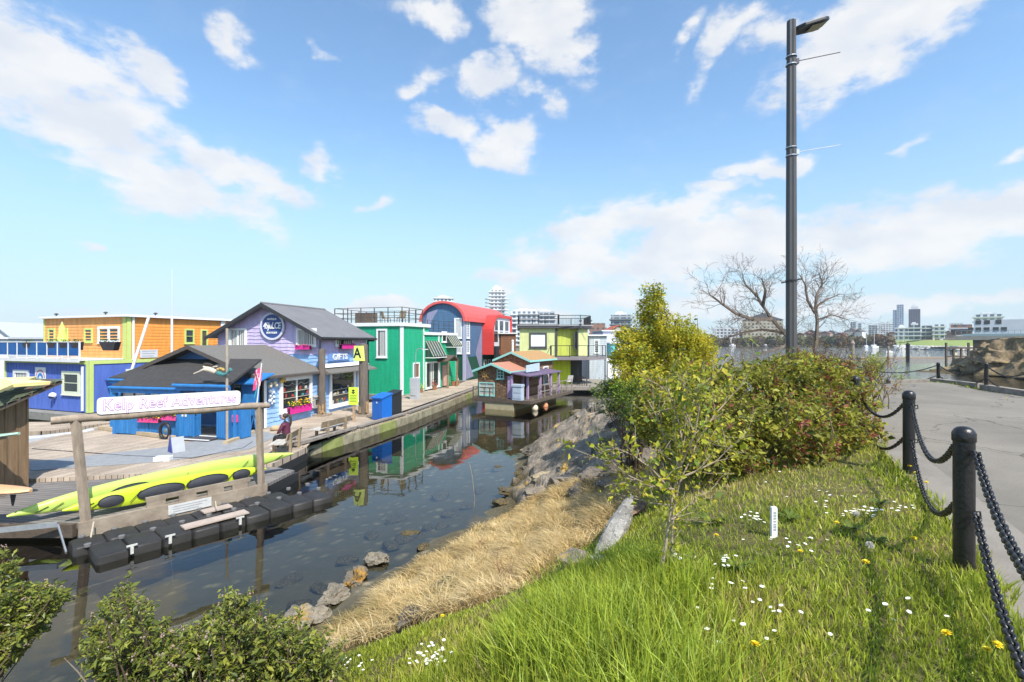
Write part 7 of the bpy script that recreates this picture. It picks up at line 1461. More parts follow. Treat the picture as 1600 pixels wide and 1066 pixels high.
# long lush blades in the foreground
TUFT = [(-.12, 2.6), (-.02, 3.4), (.12, 4.0), (.5, 4.3), (1.0, 3.9), (1.25, 3.2), (1.3, 2.2), (.2, 1.7)]
o = blades('tall_grass', 15000, TUFT, lambda x, y: .25 + .11 * (vnoise(x, y, 3, 3) * .5 + .5), [G1, G2, gm('grass_fresh', (.36, .46, .06))], [.45, .2, .35], rg, lambda x, y: .0042 + 0 * x, leanr=.8, curl=.9, segs=4, dens=lambda x, y: np.clip(.3 + .6 * vnoise(x, y, 2.6, 5), .05, 1)); tag(o, 'long lush green grass blades at the bottom centre of the bank', 'grass', kind='stuff')
# dry marsh grass, laid over by wind and water
rg = np.random.RandomState(15)
M1 = gm('marsh_straw', (.62, .47, .22), .35); M2 = gm('marsh_tan', (.46, .33, .14), .35); M3 = gm('marsh_pale', (.74, .60, .34), .35); M4 = gm('marsh_olive', (.36, .30, .11), .35)
def mim(x, y):
    a = vnoise(x, y, 1.8, 41) * .5 + rg.normal(size=len(x)) * .5; return np.where(a > .6, 2, np.where(a < -.45, 1, np.where(vnoise(x, y, 1.1, 44) > .9, 3, 0)))
for k_, (ln, nn) in enumerate((((-.75, .35), 24000), ((.35, -.75), 24000), ((-.7, -.5), 22000), ((.5, .5), 9000))):
    msk = (lambda kk: lambda x, y: np.clip(.15 + np.roll(np.array([vnoise(x, y, 1.5, 50), vnoise(x, y, 1.5, 51), vnoise(x, y, 1.5, 52), vnoise(x, y, 1.5, 53)]), 0, 0)[kk] * .8, .08, 1))(k_)
    o = blades('marsh_grass', nn, MARSH, lambda x, y: (.27 + .08 * vnoise(x, y, 1.5, 9)) * np.clip(hgt(x, y) / .6 + .3, .25, 1) * (.75 + .45 * vnoise(x, y, 4.5, 33).clip(-1, 1)), [M1, M2, M3, M4], None, rg, lambda x, y: .0035 + .00038 * y, lean=ln, leanr=1.15, curl=1.0, segs=4, dens=msk, mifun=mim)
    if k_ == 0: mg = o
    else: pass
    o['_m'] = 1
# one object for the whole mass
ms_ = [o for o in C.objects if '_m' in o.keys()]; VV = []; FF = []; MI = []; base = 0
for o in ms_:
    me = o.data; v = np.empty(len(me.vertices) * 3); me.vertices.foreach_get('co', v); f = np.empty(len(me.loops), int); me.loops.foreach_get('vertex_index', f); mi_ = np.empty(len(me.polygons), int); me.polygons.foreach_get('material_index', mi_)
    VV.append(v.reshape(-1, 3)); FF.append(f.reshape(-1, 4) + base); MI.append(mi_); base += len(me.vertices)
for o in ms_: bpy.data.objects.remove(o)
tag(npmesh('marsh_grass', np.concatenate(VV), np.concatenate(FF), [M1, M2, M3, M4], np.concatenate(MI), False), 'dry straw coloured marsh grass matted over the slope above the water', 'grass', kind='stuff')
# broad leaved weeds
def rosette(label, px, py, s, seed, m):
    g = ghit(px, py); rd = random.Random(seed); b = MB()
    s *= .62
    for i in range(15):
        a = rd.uniform(0, 6.3); L = s * rd.uniform(.6, 1.2); w = L * .13; u = Vector((math.cos(a), math.sin(a), 0)); v = Vector((-u.y, u.x, 0)); ps = [(0, .3, 0), (.35, .9, .45), (.75, 1, .62), (1.0, .15, .5)]
        vs = []
        for f, ww, z in ps: c = u * L * f + Vector((0, 0, z * L * .75)); vs += [c - v * w * ww, c + Vector((0, 0, -w * .35 * ww)), c + v * w * ww]
        b.add(vs, [(i * 3 + j, i * 3 + j + 1, i * 3 + j + 4, i * 3 + j + 3) for i in range(3) for j in range(2)])
    tag(b.build('dock_weed', m, None, g, True), label, 'weed', 'broad leaved weeds in the lawn')
LW = leafmat('weed_leaf', (.13, .18, .03), .35); 
for i, (px, py, s, l) in enumerate(((1110, 820, .22, 'left of the white marker stake'), (1235, 815, .18, 'right behind the white marker stake'), (1150, 890, .2, 'beside the small daisy patch below the stake'), (1375, 790, .17, 'near the second chain post'), (1330, 830, .16, 'behind the daisies in the middle of the lawn'), (1368, 850, .15, 'left of the nearest post shadow'))): rosette('broad green weed rosette ' + l, px, py, s, i, LW)
# flowers
def flowers(kind, spots, seed):
    rd = random.Random(seed)
    if kind == 'daisy':
        st = MB(); st.tube([(0, 0, 0), (.004, 0, .09)], .0012, 4); hb = MB()
        for i in range(13): a = i * 2 * math.pi / 13; u = Vector((math.cos(a), math.sin(a), 0)); v = Vector((-u.y, u.x, 0)) * .0026; c = Vector((.004, 0, .09)); hb.add([c + u * .003 - v * .6, c + u * .013 - v + Vector((0, 0, .002)), c + u * .013 + v + Vector((0, 0, .002)), c + u * .003 + v * .6], [(0, 1, 2, 3)])
        cb = MB(); cb.ball((.004, 0, .0915), .0042, 7, 0, (1, 1, .5)); parts = [('stem', st, L_mid), ('petals', hb, FW), ('centre', cb, FY)]; nm = 'daisy'
    elif kind == 'dandelion':
        st = MB(); st.tube([(0, 0, 0), (.006, 0, .10)], .002, 4); hb = MB(); r = random.Random(1)
        for i in range(60): a = r.uniform(0, 6.3); e_ = r.uniform(.1, 1.3); u = Vector((math.cos(a) * math.cos(e_), math.sin(a) * math.cos(e_), math.sin(e_) * .6)); v = Vector((-math.sin(a), math.cos(a), 0)) * .0022; c = Vector((.006, 0, .10)); hb.add([c - v, c + u * .02 - v, c + u * .021 + v, c + v], [(0, 1, 2, 3)])
        parts = [('stem', st, L_mid), ('petals', hb, FY)]; nm = 'dandelion'
    else:
        st = MB(); st.tube([(0, 0, 0), (.01, 0, .17)], .0018, 4); hb = MB(); r = random.Random(1)
        for i in range(110): q = Vector((r.gauss(0, 1), r.gauss(0, 1), r.gauss(0, 1))).normalized(); c = Vector((.01, 0, .17)); hb.tube([c, c + q * .022], .0007, 3); hb.ball(c + q * .0225, .0022, 4)
        parts = [('stem', st, L_mid), ('seed_head', hb, mat('seed_fluff', (.55, .52, .46), .8, .05))]; nm = 'dandelion_clock'
    first = None
    for (px, py, lab, grp) in spots:
        g = ghit(px, py)
        if g is None: continue
        if first is None:
            first = thing(nm, lab, 'flower', g, rd.uniform(0, 6), grp)
            for n_, mb_, mt in parts: mb_.build(n_, mt, first)
            r = first
        else: r = dup(first, g, rd.uniform(0, 6), lab); r['group'] = grp
        s = rd.uniform(.9, 1.25) * (.88 if kind == 'daisy' else 1.0); r.scale = (s, s, s * (.85 if kind == 'daisy' else 1)); r.rotation_euler.x = rd.gauss(.15, .12); r.rotation_euler.y = rd.gauss(0, .12)
rd = random.Random(99); sp = []
for (cx, cy, sx, sy, n, l) in ((1345, 812, 42, 9, 30, 'in the long patch in the middle of the lawn'), (1178, 823, 16, 8, 15, 'in the patch left of the white marker stake'), (1135, 893, 14, 7, 12, 'in the small patch below the marker stake'), (1050, 893, 30, 16, 26, 'in the patch around the sapling foot'), (1410, 805, 22, 9, 8, 'scattered between the patch and the nearest post'), (675, 1040, 28, 20, 34, 'in the dense patch at the bottom left of the long grass'), (540, 1050, 45, 12, 14, 'scattered along the bottom edge by the evergreen shrub'), (1090, 935, 45, 12, 8, 'scattered below the sapling'), (1410, 980, 60, 30, 6, 'scattered at the lower right of the lawn'), (1240, 860, 60, 14, 12, 'scattered in front of the marker stake'), (1150, 960, 160, 50, 26, 'scattered over the lower lawn'), (1280, 780, 110, 22, 16, 'scattered near the foot of the big shrub')):
    for i in range(n): sp.append((rd.gauss(cx, sx * .6), min(1062, rd.gauss(cy, sy * .6)), 'small white daisy ' + l, 'daisies in the lawn'))
flowers('daisy', sp, 1)
DN_ = [(832, 942, 'on the crest of the long grass'), (900, 944, 'right of the first on the long grass crest'), (962, 957, 'in the pair of the long grass, upper one'), (952, 962, 'in the pair of the long grass, lower one'), (691, 980, 'alone at the edge of the dry marsh grass'), (1248, 883, 'above the middle of the lawn'), (1354, 911, 'alone in the middle of the lower lawn'), (1163, 1050, 'left one of the pair at the bottom edge'), (1181, 1053, 'right one of the pair at the bottom edge'), (1490, 1032, 'in the grass left of the lowest chain, single'), (1545, 1040, 'beside the lowest chain, upper of two'), (1546, 1052, 'beside the lowest chain, lower of two'), (1422, 743, 'at the foot of the second chain post, top'), (1436, 757, 'below the second chain post, middle'), (1424, 762, 'below the second chain post, left'), (1450, 770, 'below the second chain post, right'), (1434, 769, 'below the second chain post, bottom'), (1428, 862, 'near the shadow of the nearest chain post'), (1118, 860, 'left of the marker stake, low'), (1310, 836, 'left of the long daisy patch'), (942, 898, 'beside the pale stone'), (957, 895, 'right behind the pale stone'), (1575, 628, 'on the far verge')]
flowers('dandelion', [(a, b, 'yellow dandelion ' + l, 'dandelions in the lawn') for a, b, l in DN_], 2)
flowers('clock', [(820, 985, 'grey dandelion clock in the long grass, upper left one', 'dandelion clocks'), (836, 1002, 'grey dandelion clock in the long grass, lower right one', 'dandelion clocks'), (1330, 838, 'dandelion clock under the long daisy patch', 'dandelion clocks'), (1362, 895, 'dandelion clock above the single dandelion', 'dandelion clocks')], 3)
# tall dry stalks standing in the marsh
b = MB(); g = ghit(740, 800); 
if g: b.tube([g, D(742, 780, g.y), D(738, 745, g.y), D(734, 725, g.y)], .006, 4); tag(b.build('dry_stalk', M1), 'single tall dry stalk standing in front of the water', 'stalk')
for i, (px, py, l) in enumerate(((745, 880, 'left'), (812, 905, 'middle'), (785, 925, 'lower'))): 
    g = ghit(px, py); segs = []; tips = []; rd = random.Random(i); 
    for k in range(4): grow(rd, (rd.gauss(0, .1), 0, 0), (rd.gauss(0, .5), rd.gauss(0, .3), 1), .22, .005, 2, segs, tips, (2, 2), minr=.002)
    t = thing('dead_bramble', 'dead reddish brown bramble twigs in the marsh grass, %s clump' % l, 'twig', g, 0, 'dead brambles'); tubes('stems', segs, mat('dead_stem', (.16, .07, .05), .9), t, 4)

# ---------------------------------------------------------------- rocks
def rockmat(name, c1, c2, lichen=None, wet=True):
    m = bpy.data.materials.new(name); m.use_nodes = True; t = m.node_tree; L = t.links.new; b = t.nodes['Principled BSDF']; b.inputs['Roughness'].default_value = .88; b.inputs['Specular IOR Level'].default_value = .3
    g = t.nodes.new('ShaderNodeNewGeometry')
    def nz(sc, d=8, r=.65): n = t.nodes.new('ShaderNodeTexNoise'); n.inputs['Scale'].default_value = sc; n.inputs['Detail'].default_value = d; n.inputs['Roughness'].default_value = r; L(g.outputs['Position'], n.inputs['Vector']); return n.outputs['Fac']
    def rng(v, a, c): r = t.nodes.new('ShaderNodeMapRange'); r.inputs['From Min'].default_value = a; r.inputs['From Max'].default_value = c; L(v, r.inputs['Value']); return r.outputs[0]
    def mix(f, a, c):
        x = t.nodes.new('ShaderNodeMix'); x.data_type = 'RGBA'; L(f, x.inputs['Factor'])
        for s_, v in (('A', a), ('B', c)):
            if isinstance(v, tuple): x.inputs[s_].default_value = v + (1,)
            else: L(v, x.inputs[s_])
        return x.outputs['Result']
    col = mix(rng(nz(2.2), .38, .64), c1, c2); col = mix(rng(nz(22), .5, .72), col, tuple(x * .45 for x in c2)); col = mix(rng(nz(40, 3), .6, .7), col, tuple(min(1, x * 1.7) for x in c1))
    if lichen: col = mix(rng(nz(1.6, 5), .58, .66), col, lichen)
    if wet:
        sp = t.nodes.new('ShaderNodeSeparateXYZ'); L(g.outputs['Position'], sp.inputs[0]); ad = t.nodes.new('ShaderNodeMath'); ad.operation = 'MULTIPLY_ADD'; ad.inputs[1].default_value = .5; L(nz(3), ad.inputs[0]); L(sp.outputs[2], ad.inputs[2]); col = mix(rng(ad.outputs[0], .42, .72), mix(rng(nz(30, 3), .45, .6), (.045, .037, .02), (.16, .12, .05)), col)
    L(col, b.inputs['Base Color']); bp = t.nodes.new('ShaderNodeBump'); bp.inputs['Strength'].default_value = .8; bp.inputs['Distance'].default_value = .03; L(nz(9, 9, .7), bp.inputs['Height']); L(bp.outputs[0], b.inputs['Normal']); return m
RK1 = rockmat('grey_rock', (.29, .245, .19), (.14, .115, .085), (.45, .28, .06)); RK2 = rockmat('dark_rock', (.20, .17, .14), (.10, .085, .07)); RK3 = rockmat('pale_lichen_rock', (.38, .36, .32), (.15, .14, .12), None, False); RK4 = rockmat('golden_bank_rock', (.42, .34, .22), (.20, .165, .11), (.42, .27, .07))
def rock(name, label, c, s, seed, m, rz=0, ry=0, res=3, amp=.28, cat='rock', group=None, flat=.2, strat=0):
    import bmesh
    bm = bmesh.new(); bmesh.ops.create_icosphere(bm, subdivisions=res, radius=1)
    rd = random.Random(seed); o3 = Vector((rd.uniform(0, 50), rd.uniform(0, 50), rd.uniform(0, 50))); pl = [(Vector((rd.gauss(0, 1), rd.gauss(0, 1), rd.gauss(0, 1))).normalized(), rd.uniform(.55, .85)) for _ in range(11)]
    for v in bm.verts:
        p = v.co.copy()
        for n_, dd in pl:
            q = p.dot(n_)
            if q > dd: p -= n_ * (q - dd) * .92
        p += v.co * (mnoise.fractal(v.co * 1.6 + o3, .9, 2.2, 5) * amp)
        if strat: p.z += .06 * math.sin((p.x * .8 + p.z * 2 + p.y * .3) * strat)
        v.co = Vector((p.x * s[0], p.y * s[1], p.z * s[2]))
    me = bpy.data.meshes.new(name); bm.to_mesh(me); bm.free(); me.materials.append(m); me.polygons.foreach_set('use_smooth', [True] * len(me.polygons))
    o = bpy.data.objects.new(name, me); C.objects.link(o); o.location = c; o.rotation_euler = (0, ry, rz); md = o.modifiers.new('e', 'EDGE_SPLIT'); md.split_angle = R(28); return tag(o, label, cat, group)
def rk(px, py, s, label, seed, m=RK1, z=None, dz=0, **k):
    g = ghit(px, py) if z is None else G(px, py, z); return rock('rock', label, g + Vector((0, 0, dz)), s, seed, m, **k)
# the smooth outcrop sloping into the water
def bedrock(name, label, poly, seed, lift, amp, m, st=(.75, .42), res=.07):
    xs_ = [p[0] for p in poly]; ys_ = [p[1] for p in poly]; gx = np.arange(min(xs_), max(xs_), res); gy = np.arange(min(ys_), max(ys_), res); X_, Y_ = grid(gx, gy); hz = hgt(X_, Y_); Z_ = hz.copy()
    P_ = np.array(poly); Q_ = np.roll(P_, -1, 0); dmin = np.full(len(X_), 9.)
    for a, q in zip(P_, Q_):
        e = q - a; t_ = np.clip(((X_ - a[0]) * e[0] + (Y_ - a[1]) * e[1]) / (e @ e), 0, 1); dmin = np.minimum(dmin, np.hypot(X_ - a[0] - t_ * e[0], Y_ - a[1] - t_ * e[1]))
    ins = inpoly(X_, Y_, poly); sd_ = np.where(ins, dmin, -dmin); rr = random.Random(seed); cache = {}
    for i in range(len(X_)):
        if sd_[i] < -.3: Z_[i] = hz[i] - .5; continue
        x, y = X_[i], Y_[i]; u = x * .92 + y * .38; v = -x * .38 + y * .92; w_ = mnoise.noise(Vector((x * .8, y * .8, seed))) * .5
        dd, pp = mnoise.voronoi(Vector((u * st[0] + w_, v * st[1] + w_, seed * 3.1))); k = tuple(round(c_, 3) for c_ in pp[0])
        if k not in cache: cache[k] = (rr.uniform(-.5, .5), rr.uniform(-.35, .35), rr.uniform(-.25, .25))
        a, bx, by = cache[k]; cr = min(1, (dd[1] - dd[0]) / .06); f = mnoise.fractal(Vector((x * 1.3, y * 1.3, seed)), .9, 2.1, 6); st_ = math.sin((u * 9 + f * 3)) * .018
        Z_[i] = hz[i] + lift * min(1, max(-1, sd_[i] / .5)) + amp * (a + bx * (u - pp[0][0] / st[0]) + by * (v - pp[0][1] / st[1])) + f * amp * .45 + st_ - .13 * (1 - cr)
        if sd_[i] < .0: Z_[i] -= .5 * (-sd_[i] / .3)
    o = npmesh(name, np.c_[X_, Y_, Z_], gridfaces(len(gx), len(gy)), m, None, False); return tag(o, label, 'rock')
bedrock('rock_outcrop', 'broad grey bedrock slope with cracks and orange lichen running down into the water', [(.3, 13.4), (-.1, 15.2), (.25, 17.8), (1.1, 21.5), (2.0, 24.5), (3.6, 25.5), (5.2, 23), (5.6, 19), (5.0, 15.5), (3.9, 13.4), (2.6, 12.6), (1.2, 13.0)], 3, .22, .42, RK1)
rk(880, 760, (.55, .5, .30), 'grey green boulder at the foot of the outcrop above the marsh grass', 21, RK1, dz=.05, res=4); rk(930, 750, (.5, .4, .22), 'flat dark boulder between outcrop and marsh grass', 22, RK2, dz=.1, res=4); rk(975, 735, (.6, .5, .3), 'dark rounded boulder under the green bush', 23, RK2, res=4)
rk(1010, 720, (.6, .4, .35), 'dark grey ridge rock under the left edge of the shrub', 61, RK2, res=4); rk(845, 775, (.5, .45, .2), 'low weedy stone where outcrop meets the marsh', 62, RK1, dz=.03, res=4)
rk(820, 765, (.35, .5, .14), 'brown weed covered stone at the water edge below the outcrop', 24, RK4, dz=.0, res=4)
for i, (px, py, s, l) in enumerate(((905, 652, .75, 'left most pale'), (925, 638, .5, 'small upright pale'), (920, 662, .8, 'broad brown front'), (948, 632, .8, 'dark tilted'), (950, 650, .7, 'wide grey'), (972, 640, .9, 'largest dark'), (985, 660, .8, 'right most weathered'), (965, 668, .5, 'small dark wedge'))): rk(px, py, (s * .8, s * .7, s * .48), l + ' rock in the loose pile at the channel mouth', 30 + i, (RK1, RK3, RK4, RK2, RK1, RK2, RK2, RK2)[i], res=4, dz=.15, rz=i * 1.3, cat='rock')
for i, (px, py, s, l, m_) in enumerate(((800, 772, .42, 'flat brown rock at the water edge left of the outcrop foot', RK2), (818, 742, .5, 'angular dark rock lapped by the water halfway along the outcrop', RK2), (835, 712, .55, 'weedy rock at the water edge under the upper outcrop', RK2), (858, 690, .5, 'small angular rock where the outcrop enters the channel', RK1), (905, 772, .4, 'pale wedge rock above the marsh grass', RK1), (960, 762, .45, 'brown block in the shade below the green bush', RK2), (850, 752, .5, 'reddish brown slab low on the outcrop flank', RK4), (885, 735, .45, 'cracked grey block on the lower outcrop', RK1), (780, 790, .3, 'lowest small rock at the top of the marsh waterline', RK4))): rk(px, py, (s, s * .75, s * .38), l, 130 + i, m_, res=4, dz=.08, rz=i * 1.1, amp=.36)
# stones by the lawn and along the marsh edge
ga, gb = ghit(934, 872), ghit(984, 820); rock('stone', 'long pale lichened stone leaning between marsh and lawn', (ga + gb) / 2 + Vector((0, 0, .08)), ((gb - ga).length * .62, .13, .13), 41, RK3, math.atan2(gb.y - ga.y, gb.x - ga.x), -.12, 5, .2); rock('stone', 'low grey round stone below the long pale one', ghit(898, 885) + Vector((0, .05, .02)), (.27, .24, .14), 42, RK1, .3, 0, 4, .15); rock('stone', 'small dark edged stone right of the low round stone', ghit(935, 888) + Vector((0, 0, .03)), (.14, .12, .09), 43, RK3, .8, 0, 4, .2)
rock('stone', 'reddish weathered log end lying behind the long pale stone', ghit(998, 800) + Vector((0, 0, .05)), (.12, .4, .08), 44, mat('rotten_log', (.22, .14, .09), .95, .35, 8, .6), -.6, 0, 4, .2)
RK6 = rockmat('dry_grey_stone', (.27, .235, .18), (.14, .12, .09), (.40, .24, .05), False); RK7 = rockmat('dry_dark_stone', (.20, .17, .13), (.10, .085, .065), (.36, .20, .04), False)
for i, (px, py, s, l, m_) in enumerate(((478, 975, (.40, .33, .26), 'largest grey stone at the lower left waterline', RK6), (520, 940, (.34, .25, .16), 'tan stone next to the largest at the waterline', RK6), (556, 912, (.38, .24, .19), 'dark slanting stone with rusty lichen at the waterline', RK7), (588, 884, (.32, .24, .2), 'grey stone nearest the open water by the marsh tip', RK6), (455, 1000, (.3, .3, .18), 'half hidden stone behind the evergreen shrub', RK6), (640, 975, (.22, .14, .08), 'small dark stone sunk in the marsh grass', RK7))): rk(px, py, s, l, 50 + i, m_, res=4, dz=.10, rz=i * .9, amp=.36)
# submerged stones
rd = random.Random(8)
for i, (px, py, s) in enumerate(((642, 840, .42), (690, 825, .26), (668, 828, .22), (610, 862, .3), (705, 800, .35), (660, 870, .2), (560, 905, .25), (500, 930, .3), (730, 790, .3), (750, 765, .35), (580, 830, .3), (470, 960, .3), (400, 990, .3), (620, 800, .4), (690, 770, .5), (780, 740, .4), (540, 870, .3), (450, 900, .35))):
    v = G(px, py, -.12 - .05 * (i % 4)); z = max(H1(v.x, v.y), -.9); v.z = max(z + .04, -.32 if i == 0 else -.6); rock('sunken_stone', 'brown stone lying under the shallow water off the marsh' if i else 'large tan stone just under the water off the marsh tip', v, (s, s * .7, s * .4), 70 + i, RK4, i * .8, 0, 3, .2, group='stones under the shallow water')
# ---------------------------------------------------------------- far shore and city
def facade(name, wall, glass, w=3.2, h=3.0, mort=.5, glassrough=.25):
    m = bpy.data.materials.new(name); m.use_nodes = True; t = m.node_tree; L = t.links.new; b = t.nodes['Principled BSDF']; tc = t.nodes.new('ShaderNodeTexCoord'); sp = t.nodes.new('ShaderNodeSeparateXYZ'); L(tc.outputs['Object'], sp.inputs[0]); ad = t.nodes.new('ShaderNodeMath'); ad.operation = 'ADD'; L(sp.outputs[0], ad.inputs[0]); L(sp.outputs[1], ad.inputs[1])
    cb = t.nodes.new('ShaderNodeCombineXYZ'); L(ad.outputs[0], cb.inputs[0]); L(sp.outputs[2], cb.inputs[1]); br = t.nodes.new('ShaderNodeTexBrick'); br.offset = 0; br.inputs['Scale'].default_value = 1; br.inputs['Brick Width'].default_value = w; br.inputs['Row Height'].default_value = h; br.inputs['Mortar Size'].default_value = mort; br.inputs['Mortar Smooth'].default_value = 0
    br.inputs['Color1'].default_value = tuple(glass) + (1,); br.inputs['Color2'].default_value = tuple(x * 1.8 for x in glass) + (1,); br.inputs['Mortar'].default_value = tuple(wall) + (1,); L(cb.outputs[0], br.inputs['Vector']); L(br.outputs['Color'], b.inputs['Base Color']); mr_ = t.nodes.new('ShaderNodeMapRange'); mr_.inputs['To Min'].default_value = glassrough; mr_.inputs['To Max'].default_value = .8; L(br.outputs['Fac'], mr_.inputs['Value']); L(mr_.outputs[0], b.inputs['Roughness']); return m
M_land = mat('far_bank', (.17, .16, .08), .95, .3, .02, col2=(.11, .09, .05)); M_lawn = mat('far_lawn', (.22, .28, .06), .95, .15, .05)
b = MB()
def landstrip(name, pts, z, m, z0=-.5):     # pts: (px, py of the waterline) nearest edge, carried back to the skyline
    b = MB(); f = [G(px, py, 0) for px, py in pts]; n = len(f); v = [(p.x, p.y, z0) for p in f] + [(p.x * 1.008, p.y * 1.008, z) for p in f] + [(p.x * 4 if p.y < 900 else p.x * 2, p.y * 4 if p.y < 900 else p.y * 2, z * 1.5) for p in f]
    b.add(v, [(i, i + 1, n + i + 1, n + i) for i in range(n - 1)] + [(n + i, n + i + 1, 2 * n + i + 1, 2 * n + i) for i in range(n - 1)]); return tag(b.build(name, m), kind='structure')
landstrip('far_shore', [(-900, 539), (-300, 540), (100, 541), (500, 542), (760, 543), (1000, 541.5), (1180, 540.5), (1320, 540), (1400, 540), (1700, 541), (2300, 541)], 1.6, M_land)
# hillside rising behind the shore
def hill(name, x0, x1, Y, h_, m, seed, dep=260):
    n = 44; rg_ = np.random.RandomState(seed); xs_ = np.linspace((x0 - 800) / F * Y, (x1 - 800) / F * Y, n); ys_ = Y + np.linspace(0, dep, 12); X_, Y_ = np.meshgrid(xs_, ys_); e = np.sin(np.linspace(0, np.pi, n)) ** .6; prof = np.sin(np.linspace(0, 1, 12) * np.pi / 2) ; Z_ = prof[:, None] * e[None] * h_ * (1 + .25 * vnoise(X_, Y_, .012, seed)); return tag(npmesh(name, np.c_[X_.ravel(), Y_.ravel(), Z_.ravel() + .5], gridfaces(n, 12), m), kind='structure')
hill('hill', 1080, 1620, 520, 7.5, M_land, 1); hill('hill', -260, 420, 420, 4, M_land, 2); hill('hill', 560, 1120, 380, 2.5, M_land, 3)
# riprap spit with a lawn on the right
b = MB(); f = [G(1398, 544, 0), G(1450, 547, 0), G(1500, 548, 0), G(1560, 549, 0), G(1660, 552, 0)]; n = 5
b.add([(p.x, p.y, -.5) for p in f] + [(p.x * 1.02 + 1, p.y * 1.02, 1.5) for p in f] + [(p.x * 1.06 + 3, p.y * 1.06 + 2, 2.2) for p in f] + [(p.x * 1.4, p.y * 1.4, 5.6) for p in f] + [(p.x * 1.8, p.y * 1.8, 5) for p in f], [(k * n + i, k * n + i + 1, (k + 1) * n + i + 1, (k + 1) * n + i) for k in range(4) for i in range(n - 1)], 0); b.m = [0] * 4 + [0] * 4 + [1] * 8
tag(b.build('spit', [mat('riprap', (.42, .40, .36), .95, .4, .6, col2=(.16, .15, .13)), M_lawn]), kind='structure')
rg = np.random.RandomState(5); P = []
rocks_ = MB(); rd = random.Random(6)
for i in range(420):
    k = rd.random(); px = 1396 + 200 * k; q = G(px, np.interp(px, [1398, 1450, 1500, 1560, 1660], [544, 547, 548, 549, 552]), 0); f_ = rd.uniform(0, .03); c = Vector((q.x * (1 + f_), q.y * (1 + f_), 1.7 * f_ / .03 + .1)); s = rd.uniform(.5, 1.3); rocks_.ball(c, s, 5, 0, (1, 1, .6), Matrix.Rotation(rd.uniform(0, 3), 3, 'Z'))
tag(rocks_.build('riprap', [mat('riprap_stone', (.50, .48, .43), .95, .35, .8)]), 'mass of pale riprap stones lining the far spit', 'riprap', kind='stuff')
# woods along the shores
def wood(name, label, x0, x1, Y, z0, hh, n, size, mats, probs, seed, depth=30, gap=.5):
    rg = np.random.RandomState(seed); nc = int((x1 - x0) / 3.2 * (Y / 450)) + 8; cx = rg.uniform((x0 - 800) / F * Y, (x1 - 800) / F * Y, nc); cy = Y + rg.uniform(0, depth, nc); ch = hh * rg.uniform(.45, 1.1, nc); j = rg.randint(0, nc, n); q = rg.normal(size=(n, 3)); q /= np.linalg.norm(q, axis=1)[:, None]; P = np.c_[cx[j] + q[:, 0] * ch[j] * .42, cy[j] + q[:, 1] * ch[j] * .42, z0 + ch[j] * .55 + q[:, 2] * ch[j] * .5]; cm = rg.choice(len(mats), nc, p=probs); o = leafcloud(name, P, size, mats, None, rg, None, .3, .7, cm[j]); return tag(o, label, 'trees', kind='stuff')
WB = leafmat('far_brown', (.16, .125, .065), .2); WG = leafmat('far_green', (.08, .11, .04), .2); WL = leafmat('far_lime', (.20, .22, .07), .2); WD = leafmat('far_dark', (.04, .06, .035), .2)
wood('shore_trees', 'brown and green budding trees lining the far shore behind the lamp', 1090, 1400, 470, 1, 7.5, 22000, 1.6, [WB, WG, WL, WD], [.5, .2, .15, .15], 1)
wood('hill_trees', 'dark treetops along the hill skyline behind the far shore', 1090, 1480, 620, 5, 8, 10000, 2.2, [WB, WD, WG], [.4, .35, .25], 2, 60)
wood('island_trees', 'green trees on the low shore behind the houses at the far left', 0, 72, 170, 1.0, 9, 9000, .7, [WG, WD, WL, leafmat('far_pink', (.3, .15, .12), .2)], [.4, .3, .2, .1], 3, 15)
wood('shore_trees', 'trees between the far buildings beside the lime house', 880, 1060, 420, 1, 14, 9000, 1.6, [WG, WB, WL], [.5, .3, .2], 4, 30)
wood('park_trees', 'reddish bare trees below the towers right of the dock piles', 1320, 1410, 420, 1, 8.5, 9000, 1.4, [WB, leafmat('far_rust', (.20, .12, .06), .2), WG], [.4, .35, .25], 5, 25)
FA_glass = facade('tower_glass', (.40, .44, .50), (.09, .14, .22), 3, 3.2, .35, .12); FA_dark = facade('tower_dark', (.11, .10, .15), (.03, .035, .06), 3, 3.2, .3, .12); FA_white = facade('white_flats', (.68, .68, .68), (.10, .13, .16), 3.4, 3.0, .65); FA_grey = facade('grey_flats', (.36, .38, .40), (.07, .09, .11), 4.2, 3.0, .45); FA_brick = facade('brick_flats', (.28, .15, .10), (.07, .08, .09), 3.2, 3.0, .9); FA_cream = facade('cream_flats', (.48, .42, .30), (.09, .09, .09), 3.6, 3.6, .9)
